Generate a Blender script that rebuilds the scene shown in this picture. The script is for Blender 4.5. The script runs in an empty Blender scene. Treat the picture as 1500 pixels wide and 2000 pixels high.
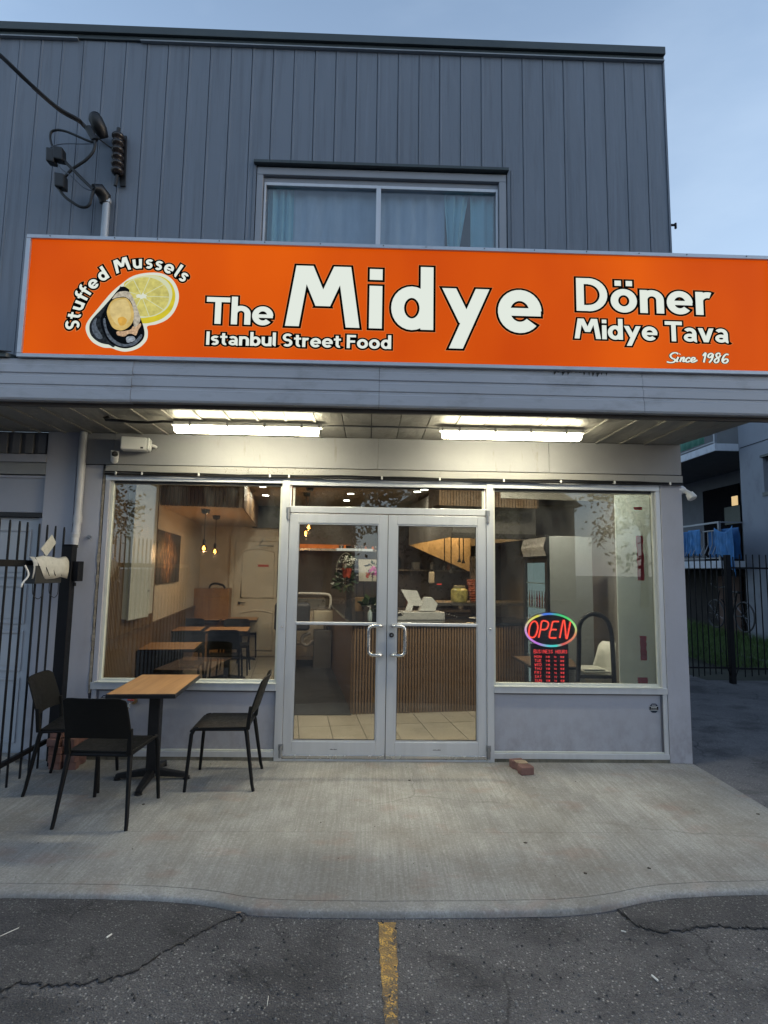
import bpy, math, random
from mathutils import Vector, Matrix
R = math.radians
rnd = random.Random(7)

# ------------------------------------------------------------------ camera
CX, CY, CZ = 0.0, -4.93686, 1.63621
YAW, PITCH, ROLL, FPX = 0.02503, 0.10417, 0.0149, 1080.0
fw = Vector((math.sin(YAW)*math.cos(PITCH), math.cos(YAW)*math.cos(PITCH), math.sin(PITCH)))
rt0 = Vector((math.cos(YAW), -math.sin(YAW), 0)); up0 = rt0.cross(fw)
rt = math.cos(ROLL)*rt0 + math.sin(ROLL)*up0
up = -math.sin(ROLL)*rt0 + math.cos(ROLL)*up0
cd = bpy.data.cameras.new('camera'); cam = bpy.data.objects.new('camera', cd)
C = bpy.context.scene.collection; C.objects.link(cam)
cam.matrix_world = Matrix(((rt.x, up.x, -fw.x, CX), (rt.y, up.y, -fw.y, CY), (rt.z, up.z, -fw.z, CZ), (0, 0, 0, 1)))
cd.sensor_fit = 'VERTICAL'; cd.sensor_height = 36.0; cd.lens = 36.0*FPX/2000.0
cd.clip_start = 0.05; cd.clip_end = 2000
sc = bpy.context.scene; sc.camera = cam

# ------------------------------------------------------------------ world, sun, exposure
SUN_EL, SUN_ROT = R(9), R(105)
EV = 1.15          # exposure: the photograph was exposed for dusk
w = bpy.data.worlds.new('World'); sc.world = w; w.use_nodes = True
nt = w.node_tree; nt.nodes.clear()
o_ = nt.nodes.new('ShaderNodeOutputWorld'); bg = nt.nodes.new('ShaderNodeBackground')
sk = nt.nodes.new('ShaderNodeTexSky'); sk.sky_type = 'NISHITA'; sk.sun_disc = False
sk.sun_elevation = SUN_EL; sk.sun_rotation = SUN_ROT; sk.altitude = 100
sk.air_density = 1.0; sk.dust_density = 1.2; sk.ozone_density = 2.5
tcw = nt.nodes.new('ShaderNodeTexCoord'); mpw = nt.nodes.new('ShaderNodeMapping'); mpw.inputs['Scale'].default_value = (1.2, 3.0, 5.0)
nzw = nt.nodes.new('ShaderNodeTexNoise'); nzw.inputs['Scale'].default_value = 2.2; nzw.inputs['Detail'].default_value = 6
rpw = nt.nodes.new('ShaderNodeMapRange'); rpw.inputs['From Min'].default_value = .45; rpw.inputs['From Max'].default_value = .8
rpw.inputs['To Min'].default_value = 0; rpw.inputs['To Max'].default_value = .13
sxw = nt.nodes.new('ShaderNodeSeparateXYZ'); nt.links.new(tcw.outputs['Generated'], sxw.inputs[0])
elw = nt.nodes.new('ShaderNodeMapRange'); elw.inputs['From Min'].default_value = .25; elw.inputs['From Max'].default_value = .95
elw.inputs['To Min'].default_value = .62; elw.inputs['To Max'].default_value = .04      # thin high haze, denser towards the horizon
adw = nt.nodes.new('ShaderNodeMath'); adw.operation = 'ADD'
mxw = nt.nodes.new('ShaderNodeMix'); mxw.data_type = 'RGBA'; mxw.inputs[7].default_value = (2.5, 3.0, 3.6, 1)
nt.links.new(tcw.outputs['Generated'], mpw.inputs['Vector']); nt.links.new(mpw.outputs[0], nzw.inputs['Vector'])
nt.links.new(nzw.outputs[0], rpw.inputs[0]); nt.links.new(sxw.outputs[2], elw.inputs[0]); nt.links.new(rpw.outputs[0], adw.inputs[0]); nt.links.new(elw.outputs[0], adw.inputs[1]); nt.links.new(adw.outputs[0], mxw.inputs[0])
nt.links.new(sk.outputs[0], mxw.inputs[6]); nt.links.new(mxw.outputs[2], bg.inputs['Color'])
bg.inputs['Strength'].default_value = 0.15
nt.links.new(bg.outputs[0], o_.inputs['Surface'])
sd = bpy.data.lights.new('sun', 'SUN'); sd.energy = 0.12; sd.angle = R(25); sd.color = (1, .86, .74)
so = bpy.data.objects.new('sun', sd); C.objects.link(so)
az = SUN_ROT  # sky rotation measured clockwise from +Y
sdir = Vector((math.sin(az)*math.cos(SUN_EL), math.cos(az)*math.cos(SUN_EL), math.sin(SUN_EL)))
so.rotation_euler = (-sdir).to_track_quat('-Z', 'Y').to_euler(); so.location = (0, -20, 20)
sc.view_settings.view_transform = 'Standard'; sc.view_settings.look = 'None'
sc.view_settings.exposure = EV; sc.view_settings.gamma = 1.0; sc.view_settings.use_curve_mapping = False
sc.render.engine = 'CYCLES'
sc.cycles.use_denoising = True
sc.cycles.max_bounces = 10; sc.cycles.transparent_max_bounces = 24; sc.cycles.glossy_bounces = 4; sc.cycles.diffuse_bounces = 4
sc.cycles.caustics_reflective = False; sc.cycles.caustics_refractive = False
sc.cycles.sample_clamp_indirect = 4.0

# ------------------------------------------------------------------ helpers
def ray(u, v): return fw + (u-750)/FPX*rt - (v-1000)/FPX*up
def atz(u, v, z=0.0):
    d = ray(u, v); t = (z-CZ)/d.z; return Vector((CX, CY, CZ))+t*d
def aty(u, v, y=0.0):
    d = ray(u, v); t = (y-CY)/d.y; return Vector((CX, CY, CZ))+t*d
def atx(u, v, x):
    d = ray(u, v); t = (x-CX)/d.x; return Vector((CX, CY, CZ))+t*d

MC = {}
def new_mat(name):
    m = bpy.data.materials.new(name); m.use_nodes = True
    n = m.node_tree; b = n.nodes['Principled BSDF']; return m, n, b
def N(n, t, **k):
    x = n.nodes.new(t)
    for a, v in k.items():
        if a in x.inputs.keys() if hasattr(x, 'inputs') else False: x.inputs[a].default_value = v
        else: setattr(x, a, v)
    return x
def noise(n, scale, detail=4, rough=.55, vec=None, dist=0):
    x = n.nodes.new('ShaderNodeTexNoise'); x.inputs['Scale'].default_value = scale
    x.inputs['Detail'].default_value = detail; x.inputs['Roughness'].default_value = rough; x.inputs['Distortion'].default_value = dist
    if vec is not None: n.links.new(vec, x.inputs['Vector'])
    return x.outputs[0]
def mapr(n, inp, a, b, c=0., d=1.):
    x = n.nodes.new('ShaderNodeMapRange'); x.inputs['From Min'].default_value = a; x.inputs['From Max'].default_value = b
    x.inputs['To Min'].default_value = c; x.inputs['To Max'].default_value = d; n.links.new(inp, x.inputs[0]); return x.outputs[0]
def mix(n, fac, a, b, bt='MIX'):
    x = n.nodes.new('ShaderNodeMix'); x.data_type = 'RGBA'; x.blend_type = bt
    for i, s in ((0, fac), (6, a), (7, b)):
        if hasattr(s, 'is_output'): n.links.new(s, x.inputs[i])
        elif i == 0: x.inputs[0].default_value = s
        else: x.inputs[i].default_value = (*s[:3], 1)
    return x.outputs[2]
def mth(n, op, a, b=None, clamp=False):
    x = n.nodes.new('ShaderNodeMath'); x.operation = op; x.use_clamp = clamp
    for i, s in enumerate((a, b)):
        if s is None: continue
        if hasattr(s, 'is_output'): n.links.new(s, x.inputs[i])
        else: x.inputs[i].default_value = s
    return x.outputs[0]
def objco(n, sc_=(1, 1, 1)):
    t = n.nodes.new('ShaderNodeNewGeometry'); m = n.nodes.new('ShaderNodeMapping'); m.inputs['Scale'].default_value = sc_
    n.links.new(t.outputs['Position'], m.inputs['Vector']); return m.outputs[0]
def bump(n, b, h, strength=.3, dist=.01, prev=None):
    x = n.nodes.new('ShaderNodeBump'); x.inputs['Strength'].default_value = strength; x.inputs['Distance'].default_value = dist
    n.links.new(h, x.inputs['Height'])
    if prev is not None: n.links.new(prev, x.inputs['Normal'])
    n.links.new(x.outputs[0], b.inputs['Normal']); return x.outputs[0]

def mat(name, col, rough=.5, metal=0., var=.12, scale=3., dirt=0., dirtcol=(.05, .045, .04), bmp=.05, bscale=60, stretch=(1, 1, 1), spec=.5, splash=0., streak=0., wave=0.):
    if name in MC: return MC[name]
    m, n, b = new_mat(name)
    v = objco(n, stretch)
    f = noise(n, scale, 5, .6, v)
    a = tuple(c*(1-var) for c in col); c2 = tuple(min(1, c*(1+var)) for c in col)
    cc = mix(n, mapr(n, f, .3, .7), a, c2)
    if dirt > 0:
        g = noise(n, scale*2.7, 8, .65, objco(n, (stretch[0]*1.3, stretch[1], stretch[2]*.6)))
        cc = mix(n, mapr(n, g, .52, .75, 0, dirt), cc, dirtcol)
    if splash > 0:
        g_ = n.nodes.new('ShaderNodeNewGeometry'); sx_ = n.nodes.new('ShaderNodeSeparateXYZ'); n.links.new(g_.outputs['Position'], sx_.inputs[0])
        k_ = mth(n, 'MULTIPLY', mapr(n, sx_.outputs[2], .55, .0), mapr(n, noise(n, 7, 7, .75, objco(n, (1.5, 1, 1))), .42, .62, 0, splash)); cc = mix(n, k_, cc, (.13, .115, .095))
        k_ = mapr(n, noise(n, 1, 6, .7, objco(n, (5, 1, 60))), .66, .72, 0, splash*.5); cc = mix(n, k_, cc, (.10, .10, .105))
    if streak > 0:
        k_ = mapr(n, noise(n, 1, 6, .7, objco(n, (11, 1, .5))), .50, .72, 0, streak); cc = mix(n, k_, cc, tuple(x*.45 for x in col))
        k_ = mapr(n, noise(n, 1, 5, .7, objco(n, (7, 1, .35))), .55, .72, 0, streak*.6); cc = mix(n, k_, cc, tuple(min(1, x*1.6) for x in col))
    n.links.new(cc, b.inputs['Base Color'])
    n.links.new(mapr(n, noise(n, scale*4, 4, .6, v), .3, .7, max(.02, rough-.07), min(1, rough+.08)), b.inputs['Roughness'])
    b.inputs['Metallic'].default_value = metal
    b.inputs['Specular IOR Level'].default_value = spec
    pv_ = bump(n, b, noise(n, bscale, 4, .6, v), bmp, .004) if bmp > 0 else None
    if wave > 0: bump(n, b, noise(n, 1, 3, .5, objco(n, (5, 1, 1.6))), wave, .02, pv_)
    MC[name] = m; return m
def emit(name, col, s, var=0., scale=3., disp=True):
    if disp: s = s/2**EV      # strengths are given as they show on the picture
    if name in MC: return MC[name]
    m = bpy.data.materials.new(name); m.use_nodes = True; n = m.node_tree; n.nodes.clear()
    o = n.nodes.new('ShaderNodeOutputMaterial'); e = n.nodes.new('ShaderNodeEmission')
    e.inputs['Color'].default_value = (*col, 1); e.inputs['Strength'].default_value = s
    if var > 0:
        f = noise(n, scale, 2, .5, objco(n)); n.links.new(mapr(n, f, .3, .7, s*(1-var), s*(1+var)), e.inputs['Strength'])
    n.links.new(e.outputs[0], o.inputs['Surface']); MC[name] = m; return m
def glass(name, tint=(.9, .93, .92), r0=.07, rough=0.0, dirt=0.0):
    if name in MC: return MC[name]
    m = bpy.data.materials.new(name); m.use_nodes = True; n = m.node_tree; n.nodes.clear()
    o = n.nodes.new('ShaderNodeOutputMaterial'); g = n.nodes.new('ShaderNodeNewGeometry')
    vm = n.nodes.new('ShaderNodeVectorMath'); vm.operation = 'DOT_PRODUCT'
    n.links.new(g.outputs['Incoming'], vm.inputs[0]); n.links.new(g.outputs['Normal'], vm.inputs[1])
    c = mth(n, 'ABSOLUTE', vm.outputs['Value']); k = mth(n, 'POWER', mth(n, 'SUBTRACT', 1.0, c, True), 5.0)
    r = mth(n, 'ADD', mth(n, 'MULTIPLY', k, 1-r0), r0)
    t = n.nodes.new('ShaderNodeBsdfTransparent'); t.inputs[0].default_value = (*tint, 1)
    gl = n.nodes.new('ShaderNodeBsdfGlossy'); gl.inputs['Roughness'].default_value = rough
    x = n.nodes.new('ShaderNodeMixShader'); n.links.new(r, x.inputs[0]); n.links.new(t.outputs[0], x.inputs[1]); n.links.new(gl.outputs[0], x.inputs[2])
    last = x.outputs[0]
    if dirt > 0:
        df = n.nodes.new('ShaderNodeBsdfDiffuse'); df.inputs[0].default_value = (.6, .6, .58, 1)
        y = n.nodes.new('ShaderNodeMixShader'); n.links.new(mapr(n, noise(n, 3.5, 7, .65, objco(n, (1, 1, .5))), .45, .8, 0.0, dirt), y.inputs[0])
        n.links.new(last, y.inputs[1]); n.links.new(df.outputs[0], y.inputs[2]); last = y.outputs[0]
    n.links.new(last, o.inputs['Surface']); MC[name] = m; return m

class MB:
    def __init__(s): s.v = []; s.f = []; s.m = []
    def add(s, vs, fs, mi=0):
        k = len(s.v); s.v += [tuple(p) for p in vs]; s.f += [tuple(i+k for i in f) for f in fs]; s.m += [mi]*len(fs); return s
    def box(s, a, b, mi=0):
        x0, y0, z0 = a; x1, y1, z1 = b
        return s.add([(x0,y0,z0),(x1,y0,z0),(x1,y1,z0),(x0,y1,z0),(x0,y0,z1),(x1,y0,z1),(x1,y1,z1),(x0,y1,z1)],
              [(0,3,2,1),(4,5,6,7),(0,1,5,4),(1,2,6,5),(2,3,7,6),(3,0,4,7)], mi)
    def hexa(s, vs, mi=0): # 8 verts bottom4 top4
        return s.add(vs, [(0,3,2,1),(4,5,6,7),(0,1,5,4),(1,2,6,5),(2,3,7,6),(3,0,4,7)], mi)
    def prism(s, poly, d, mi=0): # poly list of 3d points, extruded by vector d
        k = len(poly); d = Vector(d); vs = [Vector(p) for p in poly]; vs += [p+d for p in vs[:k]]
        return s.add(vs, [tuple(range(k))[::-1], tuple(range(k, 2*k))]+[(i, (i+1) % k, k+(i+1) % k, k+i) for i in range(k)], mi)
    def tube(s, pts, r, n=8, mi=0, closed=False):
        P = [Vector(p) for p in pts]; L = len(P); rs = r if isinstance(r, (list, tuple)) else [r]*L
        ref = None; rings = []
        for i in range(L):
            if closed: t = (P[(i+1) % L]-P[i-1])
            else: t = P[min(i+1, L-1)]-P[max(i-1, 0)]
            t.normalize()
            if ref is None: ref = Vector((0, 0, 1)) if abs(t.z) < .9 else Vector((1, 0, 0))
            a = t.cross(ref)
            if a.length < 1e-4: a = t.cross(Vector((0, 1, 0)))
            a.normalize(); b = a.cross(t); ref = b
            rings.append([P[i]+rs[i]*(math.cos(2*math.pi*j/n)*a+math.sin(2*math.pi*j/n)*b) for j in range(n)])
        vs = [p for q in rings for p in q]; fs = []
        for i in range(L if closed else L-1):
            for j in range(n):
                i2 = (i+1) % L
                fs.append((i*n+j, i2*n+j, i2*n+(j+1) % n, i*n+(j+1) % n))
        if not closed: fs += [tuple(range(n))[::-1], tuple((L-1)*n+j for j in range(n))]
        return s.add(vs, fs, mi)
    def bar(s, p, q, w, h, mi=0, upv=(0, 0, 1)):
        p = Vector(p); q = Vector(q); t = (q-p).normalized(); u = Vector(upv)
        a = t.cross(u)
        if a.length < 1e-3: a = t.cross(Vector((0, 1, 0)))
        a.normalize(); b = a.cross(t); a *= w/2; b *= h/2
        return s.hexa([p-a-b, p+a-b, q+a-b, q-a-b, p-a+b, p+a+b, q+a+b, q-a+b], mi)
    def lathe(s, prof, c=(0, 0, 0), n=16, mi=0):
        vs = [(c[0]+r*math.cos(2*math.pi*j/n), c[1]+r*math.sin(2*math.pi*j/n), c[2]+z) for r, z in prof for j in range(n)]; L = len(prof)
        fs = [(i*n+j, i*n+(j+1) % n, (i+1)*n+(j+1) % n, (i+1)*n+j) for i in range(L-1) for j in range(n)]
        fs += [tuple(range(n))[::-1], tuple((L-1)*n+j for j in range(n))]
        return s.add(vs, fs, mi)
    def ball(s, c, r, n=10, mi=0, sq=(1, 1, 1)):
        prof = [(max(1e-4, math.sin(math.pi*i/n)), -math.cos(math.pi*i/n)) for i in range(n+1)]
        vs = [(c[0]+r*sq[0]*a*math.cos(2*math.pi*j/(n+2)), c[1]+r*sq[1]*a*math.sin(2*math.pi*j/(n+2)), c[2]+r*sq[2]*z) for a, z in prof for j in range(n+2)]
        m_ = n+2
        return s.add(vs, [(i*m_+j, i*m_+(j+1) % m_, (i+1)*m_+(j+1) % m_, (i+1)*m_+j) for i in range(n) for j in range(m_)], mi)
    def xf(s, M_): s.v = [tuple(M_ @ Vector(p)) for p in s.v]; return s
    def build(s, name, mats, parent=None, world=True, bev=0, smooth=False, seg=2):
        if not isinstance(mats, (list, tuple)): mats = [mats]
        vs = s.v
        if parent is not None and world:
            L = Vector((0, 0, 0)); p = parent
            while p is not None: L += Vector(p.location); p = p.parent
            vs = [(a-L.x, b-L.y, c-L.z) for a, b, c in vs]
        me = bpy.data.meshes.new(name); me.from_pydata(vs, [], s.f)
        for m_ in mats: me.materials.append(m_)
        if len(mats) > 1: me.polygons.foreach_set('material_index', s.m)
        if smooth: me.polygons.foreach_set('use_smooth', [True]*len(me.polygons))
        me.update()
        o = bpy.data.objects.new(name, me); C.objects.link(o)
        if parent is not None: o.parent = parent
        if bev:
            b = o.modifiers.new('bevel', 'BEVEL'); b.width = bev; b.segments = seg; b.limit_method = 'ANGLE'; b.angle_limit = R(40)
        if smooth:
            try: me.set_sharp_from_angle(angle=R(40))
            except Exception: pass
        return o

def tag(o, label=None, cat=None, group=None, kind=None):
    if label: o['label'] = label
    if cat: o['category'] = cat
    if group: o['group'] = group
    if kind: o['kind'] = kind
    return o
def thing(name, label, cat, loc=(0, 0, 0), rz=0, group=None):
    o = bpy.data.objects.new(name, None); C.objects.link(o); o.location = loc; o.rotation_euler = (0, 0, rz); o.empty_display_size = .1
    return tag(o, label, cat, group)
def group_part(name, parent):
    o = bpy.data.objects.new(name, None); C.objects.link(o); o.parent = parent; o.empty_display_size = .05; return o
def kids(o): return list(o.children)
def copy_tree(o, parent=None):
    c = o.copy(); C.objects.link(c)
    if parent is not None: c.parent = parent
    for ch in kids(o): copy_tree(ch, c)
    return c
def box1(name, m, a, b, parent=None, bev=0, world=True):
    return MB().box(a, b).build(name, m, parent, world, bev)

# ------------------------------------------------------------------ materials
siding = mat('siding_paint', (.17, .198, .243), .45, 0, .07, .8, .12, (.1, .11, .12), .12, 240, (1, 1, .35), streak=.55, wave=.5)
trim_dark = mat('dark_flashing', (.05, .065, .07), .4, 0, .15, 2)
grey_paint = mat('grey_wall_paint', (.37, .37, .42), .5, 0, .06, 1.2, .22, (.17, .16, .15), .2, 45, splash=.4, wave=.25)
panel_paint = mat('grey_panel_paint', (.345, .35, .40), .45, 0, .06, .9, .1, (.2, .2, .2), .12, 70, splash=.35, wave=.3)
alu = mat('brushed_aluminium', (.60, .61, .64), .4, .4, .05, 2, .06, (.3, .3, .3), .05, 200, (8, 8, .6))
alu_white = mat('off_white_glazing_bead', (.62, .63, .58), .45, 0, .06, 3, .2, (.35, .34, .28), .05, 60)
alu_dark = mat('dark_gasket', (.02, .02, .022), .6, 0, .1, 5)
black = mat('black_plastic', (.012, .012, .013), .42, 0, .2, 6, 0, bmp=.1, bscale=300)
black_metal = mat('black_painted_metal', (.006, .0065, .009), .5, 0, .25, 9, .15, (.02, .017, .015), .15, 150, spec=.25)
white_pl = mat('white_plastic', (.66, .66, .66), .35, 0, .04, 3, .08)
fascia_m = mat('pale_fascia_metal', (.43, .445, .485), .42, .1, .08, 1.5, .45, (.13, .12, .11), .3, 18, (.5, 1, 2.5))
chrome = mat('satin_steel', (.62, .62, .62), .25, .95, .04, 3, bmp=0)

def header_mat():
    m, n, b = new_mat('stained_header_paint'); v = objco(n)
    base = mix(n, mapr(n, noise(n, 1.4, 5, .6, v), .3, .7), (.225, .225, .245), (.285, .285, .295))
    dr = noise(n, 1.0, 5, .65, objco(n, (13, 1, 1.6)))
    g = n.nodes.new('ShaderNodeNewGeometry'); sx = n.nodes.new('ShaderNodeSeparateXYZ'); n.links.new(g.outputs['Position'], sx.inputs[0])
    near = mth(n, 'MAXIMUM', mapr(n, mth(n, 'ABSOLUTE', mth(n, 'ADD', sx.outputs[0], .80)), .15, .75, 1, 0), mapr(n, mth(n, 'ABSOLUTE', mth(n, 'SUBTRACT', sx.outputs[0], 1.25)), .1, .6, 1, 0))
    brk_ = mapr(n, noise(n, 9, 4, .6, objco(n, (2, 1, .8))), .42, .6)
    f = mth(n, 'MULTIPLY', mth(n, 'MULTIPLY', mapr(n, dr, .56, .64), near), brk_)
    c = mix(n, mth(n, 'MULTIPLY', f, .7), base, (.13, .09, .05))
    n.links.new(c, b.inputs['Base Color']); b.inputs['Roughness'].default_value = .55
    bump(n, b, noise(n, 30, 4, .6, v), .25, .004); return m
header_m = header_mat()
def speck_mat():
    m, n, b = new_mat('rust_speckled_flashing'); v = objco(n)
    base = mix(n, mapr(n, noise(n, 4, 5, .6, v), .3, .7), (.25, .25, .255), (.31, .30, .285))
    vo = n.nodes.new('ShaderNodeTexVoronoi'); vo.inputs['Scale'].default_value = 75; n.links.new(objco(n, (1, 1, .8)), vo.inputs['Vector'])
    g = n.nodes.new('ShaderNodeNewGeometry'); sx = n.nodes.new('ShaderNodeSeparateXYZ'); n.links.new(g.outputs['Position'], sx.inputs[0])
    near = mapr(n, mth(n, 'ABSOLUTE', mth(n, 'SUBTRACT', sx.outputs[0], -1.0)), .35, .8, 1, 0)
    near = mth(n, 'MULTIPLY', near, mapr(n, noise(n, 12, 3, .5, v), .35, .6))
    f = mth(n, 'MULTIPLY', mapr(n, vo.outputs['Distance'], .30, .22), near)
    drip = mth(n, 'MULTIPLY', mapr(n, noise(n, 1, 5, .6, objco(n, (40, 1, 2))), .6, .7), .5)
    f = mth(n, 'MAXIMUM', f, drip)
    c = mix(n, mth(n, 'MULTIPLY', f, .8), base, (.10, .075, .045)); n.links.new(c, b.inputs['Base Color'])
    b.inputs['Roughness'].default_value = .5; return m
speck_m = speck_mat()

def concrete_mat(name='broomed_concrete', tone=1.0, broom=True):
    m, n, b = new_mat(name); v = objco(n)
    big = noise(n, .7, 6, .6, v); mid = noise(n, 3.2, 8, .7, v, .6)
    c = mix(n, mapr(n, big, .38, .62), tuple(x*tone for x in (.30, .293, .28)), tuple(x*tone for x in (.48, .475, .46)))
    st = mth(n, 'MULTIPLY', mapr(n, noise(n, 1.15, 5, .65, objco(n, (1, 1.3, 1))), .49, .62), .45)
    c = mix(n, st, c, (.235, .20, .165))
    c = mix(n, mapr(n, mid, .4, .75, 0, .55), c, (.20, .19, .17))
    wh = mapr(n, noise(n, 2.1, 7, .75, objco(n, (1.3, .6, 1))), .52, .64, 0, .4); c = mix(n, wh, c, (.58, .57, .54))
    g2 = noise(n, 85, 5, .8, v); c = mix(n, mapr(n, g2, .38, .66, 0, .62), c, (.17, .155, .135))
    g3 = noise(n, 48, 3, .7, v); c = mix(n, mapr(n, g3, .52, .70, 0, .28), c, (.62, .60, .56))
    rd = mapr(n, noise(n, 2.6, 5, .6, objco(n, (1, 1.6, 1))), .56, .68, 0, .4); c = mix(n, rd, c, (.30, .20, .165))
    pin = n.nodes.new('ShaderNodeTexVoronoi'); pin.inputs['Scale'].default_value = 17; n.links.new(v, pin.inputs['Vector'])
    c = mix(n, mapr(n, pin.outputs['Distance'], .07, .04, 0, .7), c, (.08, .07, .06))
    br = None
    if broom:
        br = noise(n, 1, 6, .85, objco(n, (52, 1.5, 1)))
        c = mix(n, mapr(n, br, .44, .60, 0, .38), c, (.17, .155, .135)); c = mix(n, mapr(n, br, .42, .34, 0, .2), c, (.60, .58, .54))
    # hairline cracks
    vo = n.nodes.new('ShaderNodeTexVoronoi'); vo.feature = 'DISTANCE_TO_EDGE'; vo.inputs['Scale'].default_value = .55
    wv = n.nodes.new('ShaderNodeMix'); wv.data_type = 'VECTOR'; wv.inputs[0].default_value = .12
    nz = n.nodes.new('ShaderNodeTexNoise'); nz.inputs['Scale'].default_value = 5; nz.inputs['Detail'].default_value = 6; n.links.new(v, nz.inputs['Vector'])
    n.links.new(v, wv.inputs[4]); n.links.new(nz.outputs['Color'], wv.inputs[5]); n.links.new(wv.outputs[1], vo.inputs['Vector'])
    cr = mth(n, 'MULTIPLY', mapr(n, vo.outputs['Distance'], .004, .0015), mapr(n, big, .5, .6)); c = mix(n, mth(n, 'MULTIPLY', cr, .3), c, (.07, .06, .05))
    n.links.new(c, b.inputs['Base Color']); b.inputs['Roughness'].default_value = .85; b.inputs['Specular IOR Level'].default_value = .25
    p = bump(n, b, g2, .35, .003)
    if br is not None: p = bump(n, b, br, .35, .003, p)
    bump(n, b, mid, .25, .01, p); return m
concrete = concrete_mat(); concrete_s = concrete_mat('trowelled_concrete', .92, False)

def asphalt_mat(name, tone=1.0, light=.5):
    m, n, b = new_mat(name); v = objco(n)
    c = mix(n, mapr(n, noise(n, .9, 6, .65, v), .3, .7), tuple(x*tone for x in (.050, .048, .050)), tuple(x*tone for x in (.082, .078, .078)))
    c = mix(n, mapr(n, noise(n, 3.3, 7, .7, v), .5, .75, 0, .6), c, (.03*tone, .029*tone, .032*tone))
    for s, lo, hi, amt, col in ((105, .42, .30, 1.0, (.17, .165, .16)), (62, .34, .24, light, (.30, .29, .275)), (38, .26, .20, light*.8, (.24, .225, .21)), (170, .5, .4, .9, (.02, .02, .022))):
        vo = n.nodes.new('ShaderNodeTexVoronoi'); vo.inputs['Scale'].default_value = s; n.links.new(v, vo.inputs['Vector'])
        vs_ = n.nodes.new('ShaderNodeSeparateColor'); n.links.new(vo.outputs['Color'], vs_.inputs[0])
        f = mth(n, 'MULTIPLY', mapr(n, vo.outputs['Distance'], lo, hi*.6), mapr(n, vs_.outputs[0], .5, .8, 0, amt))
        c = mix(n, f, c, tuple(x*(.6+.4*tone) for x in col))
    c = mix(n, mapr(n, noise(n, 1.6, 5, .6, objco(n, (1, 1.5, 1))), .50, .64, 0, .55), c, (.022, .022, .026))
    nz = n.nodes.new('ShaderNodeTexNoise'); nz.inputs['Scale'].default_value = 6; nz.inputs['Detail'].default_value = 7; n.links.new(v, nz.inputs['Vector'])
    wv = n.nodes.new('ShaderNodeMix'); wv.data_type = 'VECTOR'; wv.inputs[0].default_value = .16; n.links.new(v, wv.inputs[4]); n.links.new(nz.outputs['Color'], wv.inputs[5])
    cr = None
    for sc2, wd in ((1.5, .011), (4.5, .012)):
        vo = n.nodes.new('ShaderNodeTexVoronoi'); vo.feature = 'DISTANCE_TO_EDGE'; vo.inputs['Scale'].default_value = sc2; n.links.new(wv.outputs[1], vo.inputs['Vector'])
        k_ = mth(n, 'MULTIPLY', mapr(n, vo.outputs['Distance'], wd, wd*.3), mapr(n, noise(n, 1.1*sc2, 3, .5, v), .50, .60)); cr = k_ if cr is None else mth(n, 'MAXIMUM', cr, k_)
    c = mix(n, mth(n, 'MULTIPLY', cr, .5), c, (.01, .01, .012))
    n.links.new(c, b.inputs['Base Color']); b.inputs['Roughness'].default_value = .8; b.inputs['Specular IOR Level'].default_value = .35
    v2 = n.nodes.new('ShaderNodeTexVoronoi'); v2.inputs['Scale'].default_value = 120; n.links.new(v, v2.inputs['Vector'])
    p = bump(n, b, v2.outputs['Distance'], .9, .006); bump(n, b, noise(n, 260, 3, .7, v), .4, .003, p)
    return m
asph = asphalt_mat('worn_asphalt', 1.9, 1.0); asph_patch = asphalt_mat('patched_asphalt', 1.35, .75); asph_drive = asphalt_mat('driveway_asphalt', 2.5, .6)
tar = mat('tar_seam', (.022, .022, .024), .6, 0, .3, 20, bmp=.6, bscale=120)
def yellow_mat():
    m, n, b = new_mat('worn_yellow_paint'); v = objco(n)
    y = mix(n, mapr(n, noise(n, 14, 5, .7, v), .3, .7), (.58, .31, .06), (.74, .45, .11))
    f = mapr(n, noise(n, 30, 8, .8, v, .4), .44, .50); f2 = mapr(n, noise(n, 5, 4, .6, v), .35, .6, .5, 1.0)
    vo = n.nodes.new('ShaderNodeTexVoronoi'); vo.inputs['Scale'].default_value = 120; n.links.new(v, vo.inputs['Vector'])
    k = mth(n, 'MAXIMUM', mth(n, 'MULTIPLY', f, .9), mapr(n, vo.outputs['Distance'], .5, .7))
    c = mix(n, mth(n, 'MULTIPLY', k, f2), y, (.07, .066, .066)); n.links.new(c, b.inputs['Base Color']); b.inputs['Roughness'].default_value = .75
    bump(n, b, vo.outputs['Distance'], .8, .005); return m
yellow = yellow_mat()

def wood_mat(name, c0, c1, scale=1.0, rough=.42, axis='x'):
    if name in MC: return MC[name]
    m, n, b = new_mat(name)
    st = {'x': (1.5, 26, 26), 'y': (26, 1.5, 26), 'z': (26, 26, 1.5)}[axis]
    t = n.nodes.new('ShaderNodeTexCoord'); mp = n.nodes.new('ShaderNodeMapping'); mp.inputs['Scale'].default_value = tuple(s*scale for s in st)
    n.links.new(t.outputs['Object'], mp.inputs['Vector'])
    f = noise(n, 1, 7, .65, mp.outputs[0], .8); g = noise(n, .3, 3, .5, mp.outputs[0])
    c = mix(n, mapr(n, f, .35, .65), c0, c1); c = mix(n, mapr(n, g, .4, .7, 0, .3), c, tuple(x*.6 for x in c0))
    n.links.new(c, b.inputs['Base Color']); b.inputs['Roughness'].default_value = rough; bump(n, b, f, .1, .002); MC[name] = m; return m
oak = wood_mat('oak_laminate', (.38, .19, .075), (.52, .28, .12), 1, .4, 'x')
slatw = wood_mat('walnut_slat', (.17, .10, .05), (.25, .155, .085), 1, .5, 'z')
slatd = mat('dark_slat_backing', (.06, .035, .02), .7, 0, .2, 5)
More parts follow.
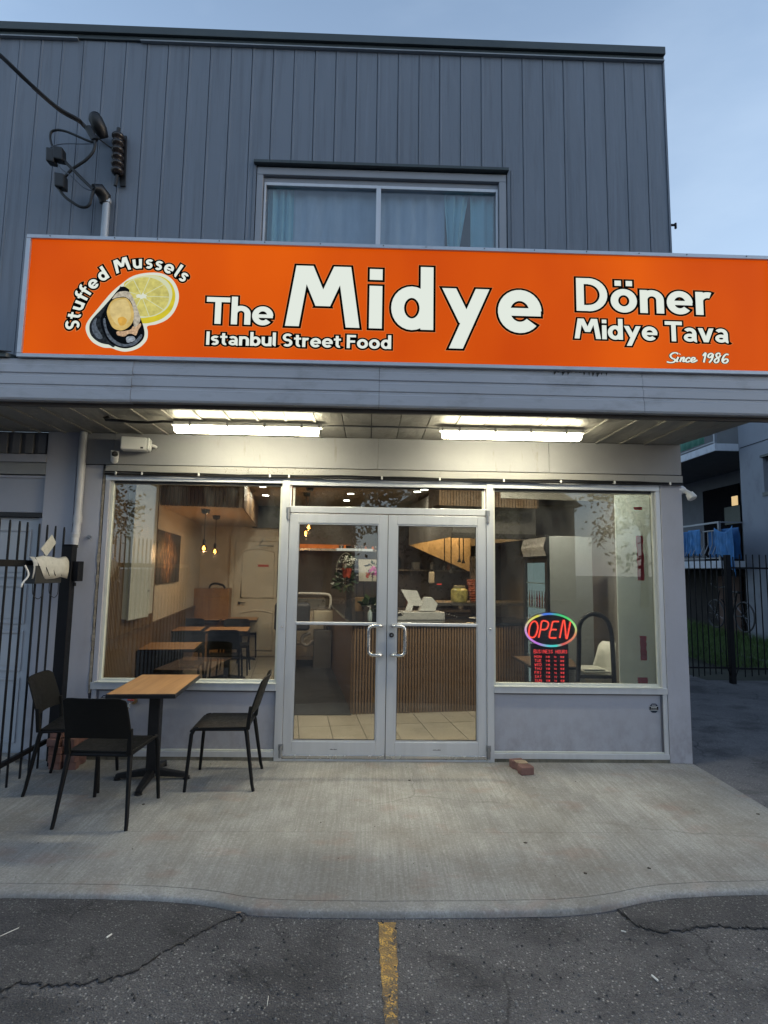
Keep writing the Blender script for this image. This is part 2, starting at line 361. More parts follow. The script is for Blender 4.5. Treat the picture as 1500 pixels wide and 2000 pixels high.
panelw = wood_mat('brown_side_panel', (.10, .06, .035), (.135, .085, .05), .6, .5, 'z')

# ------------------------------------------------------------------ ground
ASZ = -0.032
m_ = MB(); m_.add([(-300, -300, ASZ), (2.86, -300, ASZ), (2.86, 300, ASZ), (-300, 300, ASZ)], [(0, 1, 2, 3)])
tag(m_.build('road_surface', asph), 'dark grey asphalt parking surface in front of the shop', None, None, 'structure')
# driveway to the right, rising gently towards the back
def dz(y): return ASZ if y < -1 else (ASZ+.028*(y+1) if y < 3.3 else ASZ+.028*4.3+.0*(y-3.3))
g = MB(); g.add([(2.86, -1, ASZ-.1), (2.86, 40, ASZ-.1), (2.86, 40, dz(4)), (2.86, 3.3, dz(4)), (2.86, -1, ASZ)], [(0, 1, 2, 3, 4)]); ys = [-300, -30, -6, -1, 0, 1, 2, 3.3]
for i in range(len(ys)-1):
    g.add([(2.86, ys[i], dz(ys[i])), (300, ys[i], dz(ys[i])), (300, ys[i+1], dz(ys[i+1])), (2.86, ys[i+1], dz(ys[i+1]))], [(0, 1, 2, 3)])
g.add([(2.86, 3.3, dz(4)), (5.0, 3.3, dz(4)), (5.0, 300, dz(4)), (2.86, 300, dz(4))], [(0, 1, 2, 3)])
tag(g.build('driveway', asph_drive), 'darker asphalt driveway beside the shop', None, None, 'structure')

# concrete apron
front = [(-9, -1.93), (-2.4, -1.93), (-1.82, -1.935), (-1.3, -1.945), (-1.05, -1.96), (-.85, -1.985), (-.73, -2.01), (-.62, -2.045), (-.5, -2.07), (-.3, -2.083), (.1, -2.09), (.6, -2.085), (.95, -2.075), (1.12, -2.055), (1.28, -2.02), (1.42, -1.975), (1.58, -1.94), (1.85, -1.915), (2.3, -1.90), (2.86, -1.90)]
slab = thing('concrete_apron', None, None, (0, -1, 0)); slab['kind'] = 'structure'; slab['label'] = 'broom finished concrete apron in front of the doors'
inner = [(x, y+.085) for x, y in front]
joint_y = -1.28
# main slabs: back row and front row with a control joint
b_ = MB(); back = [(-9, .3, 0), (-9, joint_y+.0008, 0), (2.76, joint_y+.0008, 0), (2.76, .3, 0)]
b_.prism([Vector(p)-Vector((0, 0, .07)) for p in back], (0, 0, .07)); b_.build('slab_section', concrete, slab)
b_ = MB(); poly = [(x if x < 2.8 else 2.76, y, -.07) for x, y in inner] + [(2.76, joint_y-.0008, -.07), (-9, joint_y-.0008, -.07)]
b_.prism(poly, (0, 0, .07)); b_.build('slab_section', concrete, slab)
# rounded front edge strip
prof = [(0, 0), (.04, -.001), (.066, -.003), (.076, -.008), (.081, -.018), (.083, -.08)]
e = MB(); vs = []; L = len(front)
for k, (x, y) in enumerate(front):
    for a, z in prof: vs.append((x, y+.081-a, z))
P_ = len(prof); fs = [(i*P_+j, (i+1)*P_+j, (i+1)*P_+j+1, i*P_+j+1)[::-1] for i in range(L-1) for j in range(P_-1)]
e.add(vs, fs); e.build('slab_edge', concrete_s, slab, smooth=True)
e = MB(); e.box((2.765, -1.81, -.08), (2.855, .02, -.001)); e.build('slab_edge', concrete_s, slab, bev=.012)
# concrete sill strip under the wall
# patches of newer asphalt
def ragged(pts, amp, n=5, seed=1):
    r_ = random.Random(seed); out = []
    for i in range(len(pts)-1):
        for k in range(n):
            t = k/n; out.append((pts[i][0]*(1-t)+pts[i+1][0]*t+r_.uniform(-amp, amp), pts[i][1]*(1-t)+pts[i+1][1]*t+r_.uniform(-amp, amp)))
    out.append(pts[-1]); out.sort(); return out
def patch(edge, yb, label):
    m = MB(); n = len(edge); z0, z1 = ASZ-.002, ASZ+.007
    vs = [(x, y, z1) for x, y in edge]+[(x, yb, z1) for x, y in edge]+[(x, y-.004, z0) for x, y in edge]
    m.add(vs, [(i, i+1, n+i+1, n+i) for i in range(n-1)]+[(2*n+i, 2*n+i+1, i+1, i) for i in range(n-1)])
    tag(m.build('asphalt_patch', asph_patch), label, None, None, 'structure')
def gp(u, v): p = atz(u, v, ASZ); return (p.x, p.y)
edge = ragged([(-3.2, -2.68), gp(0, 1935), gp(45, 1918), gp(80, 1927), gp(150, 1922), gp(220, 1912), gp(262, 1898), gp(310, 1866), gp(372, 1832), gp(420, 1806), gp(468, 1786), (-.57, -2.12)], .011, 9, 3)
patch([(-9, -2.68)]+edge, -1.88, 'dark asphalt patch left of the yellow line')
sm = MB()
for i in range(len(edge)-1):
    a, b = edge[i], edge[i+1]; w_ = .0015+.009*abs(math.sin(i*1.7)*math.sin(i*.37+1))
    sm.prism([(a[0], a[1]-w_, ASZ+.002), (b[0], b[1]-w_, ASZ+.002), (b[0], b[1]+w_*.4, ASZ+.002), (a[0], a[1]+w_*.4, ASZ+.002)], (0, 0, .0035 if i % 2 else .0045))
tag(sm.build('tar_crack', tar), 'black tar seam along the left patch edge', None, None, 'structure')
edge = ragged([gp(1205, 1772), gp(1222, 1795), gp(1250, 1812), gp(1290, 1820), gp(1350, 1815), gp(1400, 1808), gp(1450, 1812), gp(1500, 1815), (3.4, -2.22)], .011, 9, 4)
patch(edge, -1.86, 'dark asphalt patch near the right end of the apron')
sm = MB()
for i in range(len(edge)-1):
    a, b = edge[i], edge[i+1]; w_ = .002+.011*abs(math.sin(i*1.3)*math.sin(i*.41+.5))
    sm.prism([(a[0], a[1]-w_, ASZ+.002), (b[0], b[1]-w_, ASZ+.002), (b[0], b[1]+w_*.4, ASZ+.002), (a[0], a[1]+w_*.4, ASZ+.002)], (0, 0, .0035 if i % 2 else .0045))
tag(sm.build('tar_crack', tar), 'black tar seam along the right patch edge', None, None, 'structure')
# worn yellow line
YA, YB, YA2, YB2 = atz(739, 1791, ASZ), atz(750, 1999, ASZ), atz(772, 1791, ASZ), atz(779, 1999, ASZ)
yl = MB(); nseg = 60; ya, yb = -2.125, -4.4
for i in range(nseg):
    y0 = ya+(yb-ya)*i/nseg; y1 = ya+(yb-ya)*(i+1)/nseg
    def ex(y, s):
        t_ = (y-YA.y)/(YB.y-YA.y); a_, b_ = (YA.x, YB.x) if s < 0 else (YA2.x, YB2.x); return a_+(b_-a_)*t_+.004*math.sin(y*71+s)+.003*math.sin(y*173*s)
    yl.add([(ex(y0, -1), y0, ASZ+.004), (ex(y0, 1), y0, ASZ+.004), (ex(y1, 1), y1, ASZ+.004), (ex(y1, -1), y1, ASZ+.004)], [(3, 2, 1, 0)])
tag(yl.build('painted_line', yellow), 'worn yellow painted parking line', None, None, 'structure')
# loose grit
def stones(n, xr, yr, seed, smin, smax, zf):
    r_ = random.Random(seed); g = MB()
    for _ in range(n):
        x = r_.uniform(*xr); y = r_.uniform(*yr); s = smin+(smax-smin)*r_.random()**3; a = r_.uniform(0, 6.3); z = zf(x, y)
        if z is None: continue
        vs = []
        for k in range(5):
            t = a+k*1.2566; vs.append((x+s*math.cos(t)*r_.uniform(.7, 1.2), y+s*math.sin(t)*r_.uniform(.6, 1.1), z))
        top = [(x+(p[0]-x)*.6, y+(p[1]-y)*.6, z+s*r_.uniform(.5, .9)) for p in vs]
        g.add(vs+top, [(5, 6, 7, 8, 9)]+[(i, (i+1) % 5, 5+(i+1) % 5, 5+i) for i in range(5)])
    return g
def fy(x):
    for i in range(len(front)-1):
        if front[i][0] <= x <= front[i+1][0]:
            t = (x-front[i][0])/(front[i+1][0]-front[i][0]); return front[i][1]*(1-t)+front[i+1][1]*t
    return -1.9
grit = mat('pale_grit', (.20, .195, .185), .8, 0, .5, 40, bmp=0)
tag(stones(2600, (-2.6, 2.9), (-3.6, -1.95), 15, .002, .008, lambda x, y: (ASZ+.002 if y < fy(x)-.01 else None)).build('loose_grit', mat('dark_grit', (.05, .05, .052), .8, 0, .5, 40, bmp=0)), 'dark grey loose grit scattered over the asphalt', None, None, 'stuff')
tag(stones(5600, (-2.6, 2.9), (-3.6, -1.95), 5, .0014, .0065, lambda x, y: (ASZ+.002 if y < fy(x)-.01 else None)).build('loose_grit', grit), 'pale loose grit scattered over the asphalt', None, None, 'stuff')
tag(stones(160, (-2.5, 2.7), (-1.8, -.05), 6, .001, .005, lambda x, y: 0.0).build('loose_grit', mat('dark_debris', (.09, .075, .06), .9, 0, .5, 30, bmp=0)), 'specks of dark debris on the concrete', None, None, 'stuff')

# litter
butt_w = mat('cigarette_paper', (.75, .73, .68), .7, 0, .1, 30, bmp=0)
def butt(u, v, ang, ln, r_, label, z=ASZ+.008, cat='cigarette butt', name='cigarette_butt', mt=None):
    p = atz(u, v, z); d = Vector((math.cos(ang), math.sin(ang), 0))*ln/2
    o = MB().tube([p-d, p-d*.3, p+d*.4, p+d], [r_*.85, r_, r_, r_*.9], 8).build(name, mt or butt_w, bev=0)
    tag(o, label, cat); return o
butt(213, 1828, 1.1, .028, .0042, 'white cigarette butt on the dark left patch')
butt(1279, 1910, 1.9, .032, .0042, 'white cigarette butt on the asphalt at lower right')
butt(1218, 1819, -.5, .022, .003, 'thin pale scrap beside the right patch', name='paper_scrap', cat='litter')
butt(19, 1820, .9, .075, .002, 'thin white stick lying on the asphalt at far left', name='lolly_stick', cat='stick')
butt(523, 1955, 1.65, .05, .0012, 'fine white sliver on the asphalt between left patch and yellow line', name='plastic_sliver', cat='litter')
butt(466, 1782, .1, .022, .003, 'brown stub against the kerb at the left dip', name='cigarette_stub', mt=mat('stub_brown', (.35, .22, .14), .8, 0, .2, 20, bmp=0))
butt(907, 1783, .2, .02, .003, 'pale butt against the kerb right of the yellow line')
for (u, v, a, lb) in ((799, 1524, .3, 'dark dry leaf on the apron in front of the right door'), (1268, 1696, .8, 'dark chewing gum fleck at the right of the apron'), (1143, 1706, .1, 'dark leaf fleck near the front right of the apron'), (280, 1571, 1., 'small brown leaf beside the front chair'), (1026, 1646, .5, 'dark fleck near the middle right of the apron'), (1480, 1590, .5, 'dry leaf near the right edge of the apron')):
    p = atz(u, v, .001); r_ = random.Random(u)
    pl = [(p.x+.011*math.cos(t)*(.5+.8*r_.random()), p.y+.009*math.sin(t)*(.4+1.0*r_.random()), .001) for t in [i*.785+a for i in range(8)]]
    tag(MB().prism(pl, (.001, .001, .0022)).build('dry_leaf', mat('dry_leaf_brown', (.045, .035, .025), .8, 0, .3, 20, bmp=0)), lb, 'leaf')

# ------------------------------------------------------------------ the shop building
B = thing('shop_building', 'grey metal clad shop building with a glazed storefront under a canopy', 'building', (0, 0.6, 0))
XR = 2.838; RP = .2035; RX0 = -1.43
ztop = 6.76
# upper cladding: backing, panels with a raised rib each
wc = MB(); wc.box((-6.5, .045, 2.9), (-1.142, .35, 6.7)).box((1.265, .045, 2.9), (XR-.014, .35, 6.7)).box((-1.141, .045, 5.515), (1.264, .35, 6.7)).box((-1.141, .045, 2.9), (1.264, .35, 4.30))
wc.build('wall_core', mat('wall_core', (.12, .13, .15), .8), B)
def sid_panel(x0, x1, z0, z1):
    p = MB()
    # flat pan with folded rib on its left side
    pr = [(x0+.001, .03), (x0+.001, .009), (x0+.0035, .008), (x0+.0055, -.003), (x0+.020, -.003), (x0+.023, .0), (x1-.003, .0), (x1-.001, .004), (x1-.001, .03)]
    p.prism([(x, y, z0) for x, y in pr], (0, 0, z1-z0)); return p
xs = []; k = -24
while RX0+k*RP < XR-.02:
    xs.append(RX0+k*RP); k += 1
UW = (-1.14, 1.262, 4.35, 5.485)   # opening x0,x1,z0,z1
full_mesh = None
for x0 in xs:
    x1 = min(x0+RP, XR-.012); 
    if x0 < -6.3: continue
    segs = [(3.0, 6.70)]
    if x1 > UW[0]+.02 and x0 < UW[1]-.02:
        segs = [(UW[3]+.003, 6.70), (3.0, UW[2]-.003)]
        if x1 > UW[1]+.03: sid_panel(UW[1]+.0305, x1, UW[2]-.002, UW[3]+.002).build('siding_panel', siding, B)
        if x0 < UW[0]-.045: sid_panel(x0, UW[0]-.0305, UW[2]-.002, UW[3]+.002).build('siding_panel', siding, B)
    for z0, z1 in segs:
        xa, xb = x0, x1
        if segs[0][1] == 6.70 and len(segs) == 1 and abs(x1-x0-RP) < 1e-3:
            if full_mesh is None:
                o = sid_panel(xa, xb, z0, z1).build('siding_panel', siding, B); full_mesh = (o, xa)
            else:
                o = full_mesh[0].copy(); C.objects.link(o); o.location = (xa-full_mesh[1], 0, 0); o.parent = B
        else:
            sid_panel(xa, xb, z0, z1).build('siding_panel', siding, B)
for s_ in (-1, 1):
    pass
# jamb strips where panels meet the window opening
box1('opening_trim', siding, (UW[0]-.03, -.006, UW[2]), (UW[0]-.001, .03, UW[3]+.03), B); box1('opening_trim', siding, (UW[1]+.001, -.006, UW[2]), (UW[1]+.03, .03, UW[3]+.03), B)
# corner trim, roof edge
MB().box((XR-.012, -.012, 2.9), (XR+.004, .06, 6.72)).build('corner_trim', siding, B)
rc = MB(); rc.box((-6.5, -.05, 6.745), (XR-.0, .42, 6.825)); rc.box((-6.5, -.022, 6.70), (XR-.003, .03, 6.744))
rc.build('roof_flashing', trim_dark, B, bev=.004)
for a_, b_ in ((-6.5, -2.9), (-2.3, XR-.004)): box1('roof_drip_strip', mat('pale_drip', (.3, .33, .36), .5), (a_, -.035, 6.688), (b_, .0, 6.699), B)
# body behind
MB().box((XR-.2, .36, 2.9), (XR-.012, 9.0, 6.6)).box((-6.5, .36, 6.5), (XR-.2, 9.0, 6.6)).build('upper_storey', siding, B)
MB().box((XR-.14, .14, -.3), (XR-.005, 9.0, 2.89)).build('side_wall', grey_paint, B)
# upper window (recess)
uw = group_part('upper_window', B); uw.location = (0, 0, 0)
wf = mat('window_frame_grey', (.30, .32, .36), .45, 0, .06, 2)
m0 = MB(); Y0 = .03
# head visor
m0.box((-1.16, -.05, 5.455), (1.27, .16, 5.485)); 
m0.build('window_visor', trim_dark, uw, bev=.003)
m1 = MB()
m1.box((-1.135, .0, 5.37), (1.255, .09, 5.445)).box((-1.12, .04, 5.32), (1.24, .11, 5.366))
m1.box((-1.135, .0, UW[2]), (-1.075, .09, 5.368)).box((1.185, .0, UW[2]), (1.255, .09, 5.368))
m1.build('window_casing', wf, uw, bev=.004)
m2 = MB(); 
m2.box((-1.070, .035, UW[2]), (-1.05, .10, 5.318)).box((1.162, .035, UW[2]), (1.182, .10, 5.318)).box((-1.05, .035, 5.285), (1.162, .10, 5.318))
m2.box((.005, .03, UW[2]), (.05, .10, 5.284)).box((-1.05, .035, UW[2]), (1.162, .10, UW[2]+.05))
m2.build('window_frame', alu, uw, bev=.003)
gl_up = glass('upstairs_glass', (.80, .85, .88), .10)
for a, b in ((-1.05, .005), (.05, 1.162)):
    MB().box((a, .065, UW[2]+.05), (b, .072, 5.285)).build('pane', gl_up, uw)
MB().box((-1.14, 1.4, UW[2]), (1.26, 1.45, 5.49)).build('room_back', mat('dim_room', (.10, .11, .13), .9), uw)
mm = MB().box((-1.16, .36, UW[2]-.02), (-1.141, 1.4, 5.49)); mm.box((1.262, .36, UW[2]-.02), (1.28, 1.4, 5.49)); mm.box((-1.14, .12, 5.49), (1.262, 1.4, 5.51)); mm.box((-1.14, .12, UW[2]-.03), (1.262, 1.4, UW[2]-.005))
mm.build('room_side', mat('dim_room', (.10, .11, .13), .9), uw)
# curtains upstairs (each its own thing)
def curtain(x0, x1, z0, z1, y, amp, wl, mt, label, lean=0., seed=0):
    r_ = random.Random(seed); n = int((x1-x0)/wl*8)+8; ph = 0; xs_ = []
    g = MB(); rows = 8; vs = []
    for j in range(rows+1):
        tz = j/rows; z = z0+(z1-z0)*tz
        for i in range(n+1):
            t = i/n; x = x0+(x1-x0)*t + lean*(1-tz)*(t-.3)
            a = t*(x1-x0)/wl*6.283
            vs.append((x, y+amp*(math.sin(a+.6*math.sin(a*.37+seed))+.35*math.sin(2.3*a+seed))*(1-.25*tz), z))
    fs = [(j*(n+1)+i, j*(n+1)+i+1, (j+1)*(n+1)+i+1, (j+1)*(n+1)+i) for j in range(rows) for i in range(n)]
    g.add(vs, fs); o = g.build('curtain', mt, smooth=True)
    so_ = o.modifiers.new('thick', 'SOLIDIFY'); so_.thickness = .003
    tag(o, label, 'curtain'); return o
teal = mat('teal_curtain', (.42, .74, .80), .8, 0, .08, 6, bmp=.1)
sheer = mat('sheer_curtain', (.62, .68, .78), .85, 0, .08, 10, 0, bmp=.25, bscale=120, stretch=(2, 1, .4))
zc0 = UW[2]-.0
curtain(-1.045, -.80, zc0, 5.42, .13, .025, .075, teal, 'teal curtain at the left edge of the upstairs window', .0, 1)
curtain(-.80, .02, zc0, 5.42, .145, .012, .22, sheer, 'pale sheer curtain filling the left pane upstairs', .0, 2)
curtain(.04, .68, zc0, 5.42, .145, .014, .17, sheer, 'pale sheer curtain in the right pane beside the teal one', .0, 3)
curtain(.66, .93, zc0, 5.42, .12, .028, .12, teal, 'teal curtain bunched in leaning folds in the right pane', -.25, 4)
curtain(.93, 1.16, zc0, 5.42, .13, .022, .16, teal, 'teal curtain at the right edge of the upstairs window', -.0, 5)

# ------------------------------------------------------------------ canopy
YC = -.985; ZS = 2.822
can = group_part('canopy', B)
# fascia: four stepped strips
XL = -6.5; XE = 3.06
def fprof():
    return [(-.93, ZS-.002), (YC-.004, ZS-.002), (YC-.012, ZS+.012), (YC-.012, ZS+.085), (YC+.004, ZS+.095), (YC+.004, ZS+.112), (YC-.004, ZS+.118), (YC-.004, ZS+.175),
            (YC+.012, ZS+.185), (YC+.012, ZS+.20), (YC+.002, ZS+.206), (YC+.002, ZS+.262), (YC+.016, ZS+.268), (YC+.016, ZS+.31), (-.93, ZS+.31)]
cuts = [XL, -3.2, -1.75, .05, 2.02, XE]
for a, b in zip(cuts[:-1], cuts[1:]):
    r_ = random.Random(int(a*10)); dy = r_.uniform(-.003, .003); dzz = r_.uniform(-.004, .004)
    MB().prism([(a+.0015, y+dy, z+dzz) for y, z in fprof()][::-1], (b-a-.003, 0, 0)).build('fascia_strip', fascia_m, can)
dm_ = mat('black_drip_stain', (.01, .01, .01), .5); r_ = random.Random(12); q_ = MB()
for i in range(13):
    x = 1.35+.033*i+r_.uniform(-.01, .01); h_ = r_.uniform(.008, .035) if i not in (4, 5, 6) else .004
    q_.prism([(x, YC-.0008-.0006, ZS+.305), (x+r_.uniform(.01, .03), YC-.0008-.0006, ZS+.305), (x+.006, YC-.0014, ZS+.305-h_)], (0, -.001, 0))
q_.xf(Matrix.Translation((0, .012, 0))).build('tar_drips', dm_, can)['kind'] = 'stuff'
# canopy end flashing and roof
MB().prism([(2.86, .0, ZS+.03), (XE-.004, -.93, ZS+.03), (XE-.004, -.93, ZS+.30), (2.86, .0, ZS+.30)][::-1], (.012, 0, 0)).build('end_flashing', trim_dark, can)
MB().prism([(XL, .02, ZS+.06), (XL, -.95, ZS+.06), (XE-.02, -.95, ZS+.06), (2.85, .02, ZS+.06)], (0, 0, .22)).build('canopy_roof', mat('canopy_roof', (.08, .08, .085), .8), can)
# dark inner drip behind the fascia
MB().box((XL, -.929, ZS-.03), (XE-.05, -.90, ZS+.03)).build('drip_edge', mat('dark_drip', (.06, .05, .045), .6, 0, .3, 4), can)
# soffit panels running front to back
def soffit_mat():
    m, n, b = new_mat('aged_soffit_metal'); v = objco(n)
    c = mix(n, mapr(n, noise(n, 2, 6, .6, v), .3, .7), (.24, .225, .20), (.33, .315, .285))
    c = mix(n, mapr(n, noise(n, 5, 7, .7, v), .55, .8, 0, .5), c, (.16, .12, .09))
    n.links.new(c, b.inputs['Base Color']); b.inputs['Roughness'].default_value = .5; b.inputs['Metallic'].default_value = .3
    bump(n, b, noise(n, 2.4, 3, .5, objco(n, (2.4, 1, 1)), .1), .55, .07); return m
sof = soffit_mat()
pw = .2285; x = -6.4; i = 0
while x < 2.95:
    x1 = x+pw
    xe_f = min(x1, 3.0); xe_b = min(x1, 2.84)
    if x < 2.84:
        r_ = random.Random(i); dzp = r_.uniform(-.003, .003)
        MB().hexa([(x+.004, -.899, ZS+.0+dzp), (x+.004, .0, ZS+dzp), (xe_b-.003, .0, ZS+dzp), (xe_f-.003, -.899, ZS+dzp),
                   (x+.003, -.899, ZS+.012+dzp), (x+.003, .0, ZS+.012+dzp), (xe_b-.003, .0, ZS+.012+dzp), (xe_f-.003, -.899, ZS+.012+dzp)]).build('soffit_panel', sof, can, bev=.0025, seg=1)
    x = x1; i += 1
MB().box((XL, -.9, ZS+.02), (2.8, 0, ZS+.03)).build('soffit_backing', alu_dark, can)
# raised battens between some panels
for k in range(40):
    xx = -6.4+pw*k
    if xx > 2.7: break
    if xx < .55 - 1.0 or xx > 1.8:
        MB().box((xx-.009, -.895, ZS-.010), (xx+.009, -.004, ZS+.001)).build('soffit_batten', sof, can)

# header wall under the canopy
MB().box((-2.30, -.012, 2.538), (.06, .10, ZS-.002)).build('header_panel', header_m, B, bev=.002)
MB().box((.063, -.012, 2.538), (1.62, .10, ZS-.002)).build('header_panel', header_m, B, bev=.002)
MB().box((1.623, -.012, 2.538), (XR+.004, .10, ZS-.002)).build('header_panel', header_m, B, bev=.002)
box1('lintel_joint', alu_dark, (-2.6, .0, 2.5305), (XR-.01, .09, 2.5375), B)
for a, b in ((-2.36, -1.10), (-1.098, .62), (.622, XR+.008)):
    MB().box((a, -.022, 2.455), (b, .09, 2.530)).build('lintel_flashing', speck_m, B, bev=.002)

# ------------------------------------------------------------------ storefront frame
SF = group_part('storefront_frame', B)
def fr(a, b, name='frame_bar', m=alu, bev=.002, parent=None): MB().box(a, b).build(name, m, parent or SF, bev=bev)
ZT = 2.445
fr((-2.362, 0, 2.395), (-.7885, .09, ZT))                # head left
fr((-.7215, 0, 2.382), (1.0475, .09, ZT-.001))           # head mid
fr((1.1085, 0, 2.388), (2.64, .09, ZT-.001))             # head right
fr((-2.362, 0, .03), (-2.322, .09, 2.394), m=grey_paint)    # left jamb
fr((-.788, -.006, .0), (-.722, .10, ZT-.002))               # left mullion
fr((1.048, -.006, .0), (1.108, .10, ZT-.002))             # right mullion
fr((2.60, .0, .035), (2.64, .09, 2.387), m=alu)
fr((-.7215, -.003, 2.135), (1.0475, .09, 2.192))          # transom bar over doors
# glazing beads (pale) set in a little
def bead(x0, x1, z0, z1, m=alu_white, wdt=.022, y0=.03, y1=.075, tp=True):
    b_ = MB(); b_.box((x0, y0, z0), (x0+wdt, y1, z1)); b_.box((x1-wdt, y0, z0), (x1, y1, z1))
    b_.box((x0+wdt, y0, z0), (x1-wdt, y1, z0+wdt*1.0))
    if tp: b_.box((x0+wdt, y0+.01, z1-wdt*1.1), (x1-wdt, y1, z1))
    b_.build('glazing_bead', m, SF, bev=.002)
bead(-2.3215, -.7885, .645, 2.3945); bead(1.1085, 2.5995, .640, 2.3875)
box1('glazing_bead', alu_white, (-.7, .035, 2.196), (-.684, .07, 2.37), SF); box1('glazing_bead', alu_white, (1.02, .035, 2.196), (1.036, .07, 2.37), SF)
# dark top shadow gaskets
for a_, b_ in (((-2.29, .026, 2.372), (-.8, .06, 2.3945)), ((-.7, .02, 2.372), (1.035, .06, 2.3815)), ((1.13, .026, 2.366), (2.57, .06, 2.3875))): box1('gasket', alu_dark, a_, b_, SF)
# sills and bulkhead panels
fr((-2.37, -.012, .583), (-.7885, .09, .640)); fr((1.1085, -.012, .583), (2.64, .09, .634))
fr((-2.34, -.02, .641), (-.789, .03, .649), 'sill_lip', alu_white); fr((1.109, -.02, .635), (2.598, .03, .643), 'sill_lip', alu_white)
fr((-2.321, .018, .09), (-.789, .05, .582), 'kick_panel', panel_paint, .001); fr((1.109, .018, .09), (2.599, .05, .582), 'kick_panel', panel_paint, .001)
fr((-2.362, -.004, .03), (-.789, .06, .075)); fr((1.109, -.004, .03), (2.642, .06, .075))
fr((-2.321, .004, .0755), (-.789, .04, .0895), 'base_bead', alu_white); fr((1.109, .004, .0755), (2.599, .04, .0895), 'base_bead', alu_white)
for a_, b_ in (((-2.318, .008, .57), (-.79, .018, .5815)), ((1.11, .008, .57), (2.598, .018, .5815)), ((2.585, .008, .091), (2.598, .018, .569)), ((-2.318, .008, .091), (-2.305, .018, .569))): box1('gasket', mat('shadow_gasket', (.10, .10, .12), .7), a_, b_, SF)
MB().box((-2.6, .005, -.05), (XR+.01, .12, .028)).build('footing', mat('stained_footing', (.17, .155, .12), .9, 0, .35, 9, .7, (.03, .035, .02), .5, 60), B)
pane = glass('shop_glass', (.64, .67, .66), .12, 0, .06)
MB().box((-2.305, .050, .66), (-.80, .058, 2.38)).build('shop_window', pane, B)
MB().box((1.125, .050, .655), (2.585, .058, 2.375)).build('shop_window', pane, B)
MB().box((-.70, .050, 2.19), (1.036, .058, 2.385)).build('transom_window', pane, B)
# right pilaster and side return
MB().box((2.6425, -.008, .0), (XR+.002, .13, 2.453)).build('pilaster', grey_paint, B, bev=.004)

# doors
def door(x0, x1, hs, label):   # hs: +1 hinge on left
    d = group_part('glass_door', B); d['label'] = label
    y0, y1 = .004, .048; z0, z1 = .018, 2.128
    def p(a, b, nm='door_rail', m=alu, bev=.003): MB().box(a, b).build(nm, m, d, bev=bev)
    st = .078; tr = .085; br = .142
    p((x0, y0, z0), (x0+st, y1, z1), 'door_stile'); p((x1-st, y0, z0), (x1, y1, z1), 'door_stile')
    p((x0+st+.0005, y0, z1-tr), (x1-st-.0005, y1, z1)); p((x0+st+.0005, y0, z0), (x1-st-.0005, y1, z0+br))
    q = MB(); a, b = x0+st, x1-st; c, e_ = z0+br, z1-tr
    q.box((a+.0005, y0+.006, c), (a+.011, y0+.03, e_)).box((b-.011, y0+.006, c), (b-.0005, y0+.03, e_)).box((a+.011, y0+.006, e_-.011), (b-.011, y0+.03, e_-.0005)).box((a+.011, y0+.006, c+.0005), (b-.011, y0+.03, c+.011))
    q.build('glazing_bead', alu, d)
    q = MB(); q.box((a+.011, y0+.014, c+.011), (a+.015, y0+.03, e_-.011)).box((b-.015, y0+.014, c+.011), (b-.011, y0+.03, e_-.011)).box((a+.015, y0+.014, c+.011), (b-.015, y0+.03, c+.015)).box((a+.015, y0+.014, e_-.015), (b-.015, y0+.03, e_-.011))
    q.build('gasket', alu_dark, d)
    MB().box((a+.012, y0+.02, c+.012), (b-.012, y0+.026, e_-.012)).build('pane', glass('door_glass', (.68, .71, .70), .11, 0, .04), d)
    MB().box((a+.001, y0+.001, 1.146), (b-.001, y0+.03, 1.172)).build('push_bar', alu, d, bev=.006)
    # sweep at the foot
    MB().box((x0+.003, -.006, .022), (x1-.003, .003, .052)).build('door_sweep', chrome, d, bev=.003)
    # pull handle
    hx = (x1-.040) if hs > 0 else (x0+.040); dx = -.115*hs
    pts = []
    for t in range(7): a_ = t/6*math.pi/2; pts.append((hx+dx+(.045*(1-math.sin(a_)))*hs*1.0, -.055, 1.150-.045+.045*math.sin(math.pi/2-a_+0)))
    top = [(hx, .003, 1.150), (hx, -.035, 1.150)]
    mid = [(hx-.010*hs, -.05, 1.150)]
    h = MB(); P1 = [(hx, .004, 1.150), (hx, -.03, 1.150), (hx-.012*hs, -.046, 1.150), (hx-.03*hs, -.052, 1.150), (hx+dx+.04*hs, -.052, 1.150), (hx+dx+.018*hs, -.052, 1.144), (hx+dx+.004*hs, -.052, 1.130), (hx+dx, -.052, 1.11)]
    P2 = [(x_, y_, 2*1.025-z_) for x_, y_, z_ in reversed(P1)]
    h.tube(P1+P2, .0145, 10).build('pull_handle', chrome, d, smooth=True)
    # hinges top and bottom
    xh = x0-.012 if hs > 0 else x1+.012
    for zz in (2.07, .03):
        MB().tube([(xh, -.012, zz), (xh, -.012, zz+.10)], .014, 10).box((xh-.02, -.008, zz+.06), (xh+.02, .0, zz+.11)).build('hinge', mat('dull_steel', (.30, .31, .33), .35, .8), d, smooth=True)
    # maker's strip of small print
    r_ = random.Random(int(x0*100)); q = MB(); xx = (x0+x1)/2-.03
    while xx < (x0+x1)/2+.03:
        w_ = r_.uniform(.003, .007); q.box((xx, y0-.0012, .094), (xx+w_, y0+.0003, .094+r_.uniform(.004, .008))); xx += w_+.002
    q.build('makers_mark', alu_dark, d)
    return d
d1 = door(-.7195, .160, 1, 'left leaf of the glazed double door')
d2 = door(.166, 1.0455, -1, 'right leaf of the glazed double door with the key lock')
box1('meeting_gasket', alu_dark, (.1605, .010, .018), (.1655, .044, 2.128), B)
lk = MB().tube([(.206, .006, 1.068), (.206, -.006, 1.068)], [.021, .021], 16).build('lock_cylinder', mat('lock_dark', (.05, .05, .055), .3, .8), d2, smooth=True)
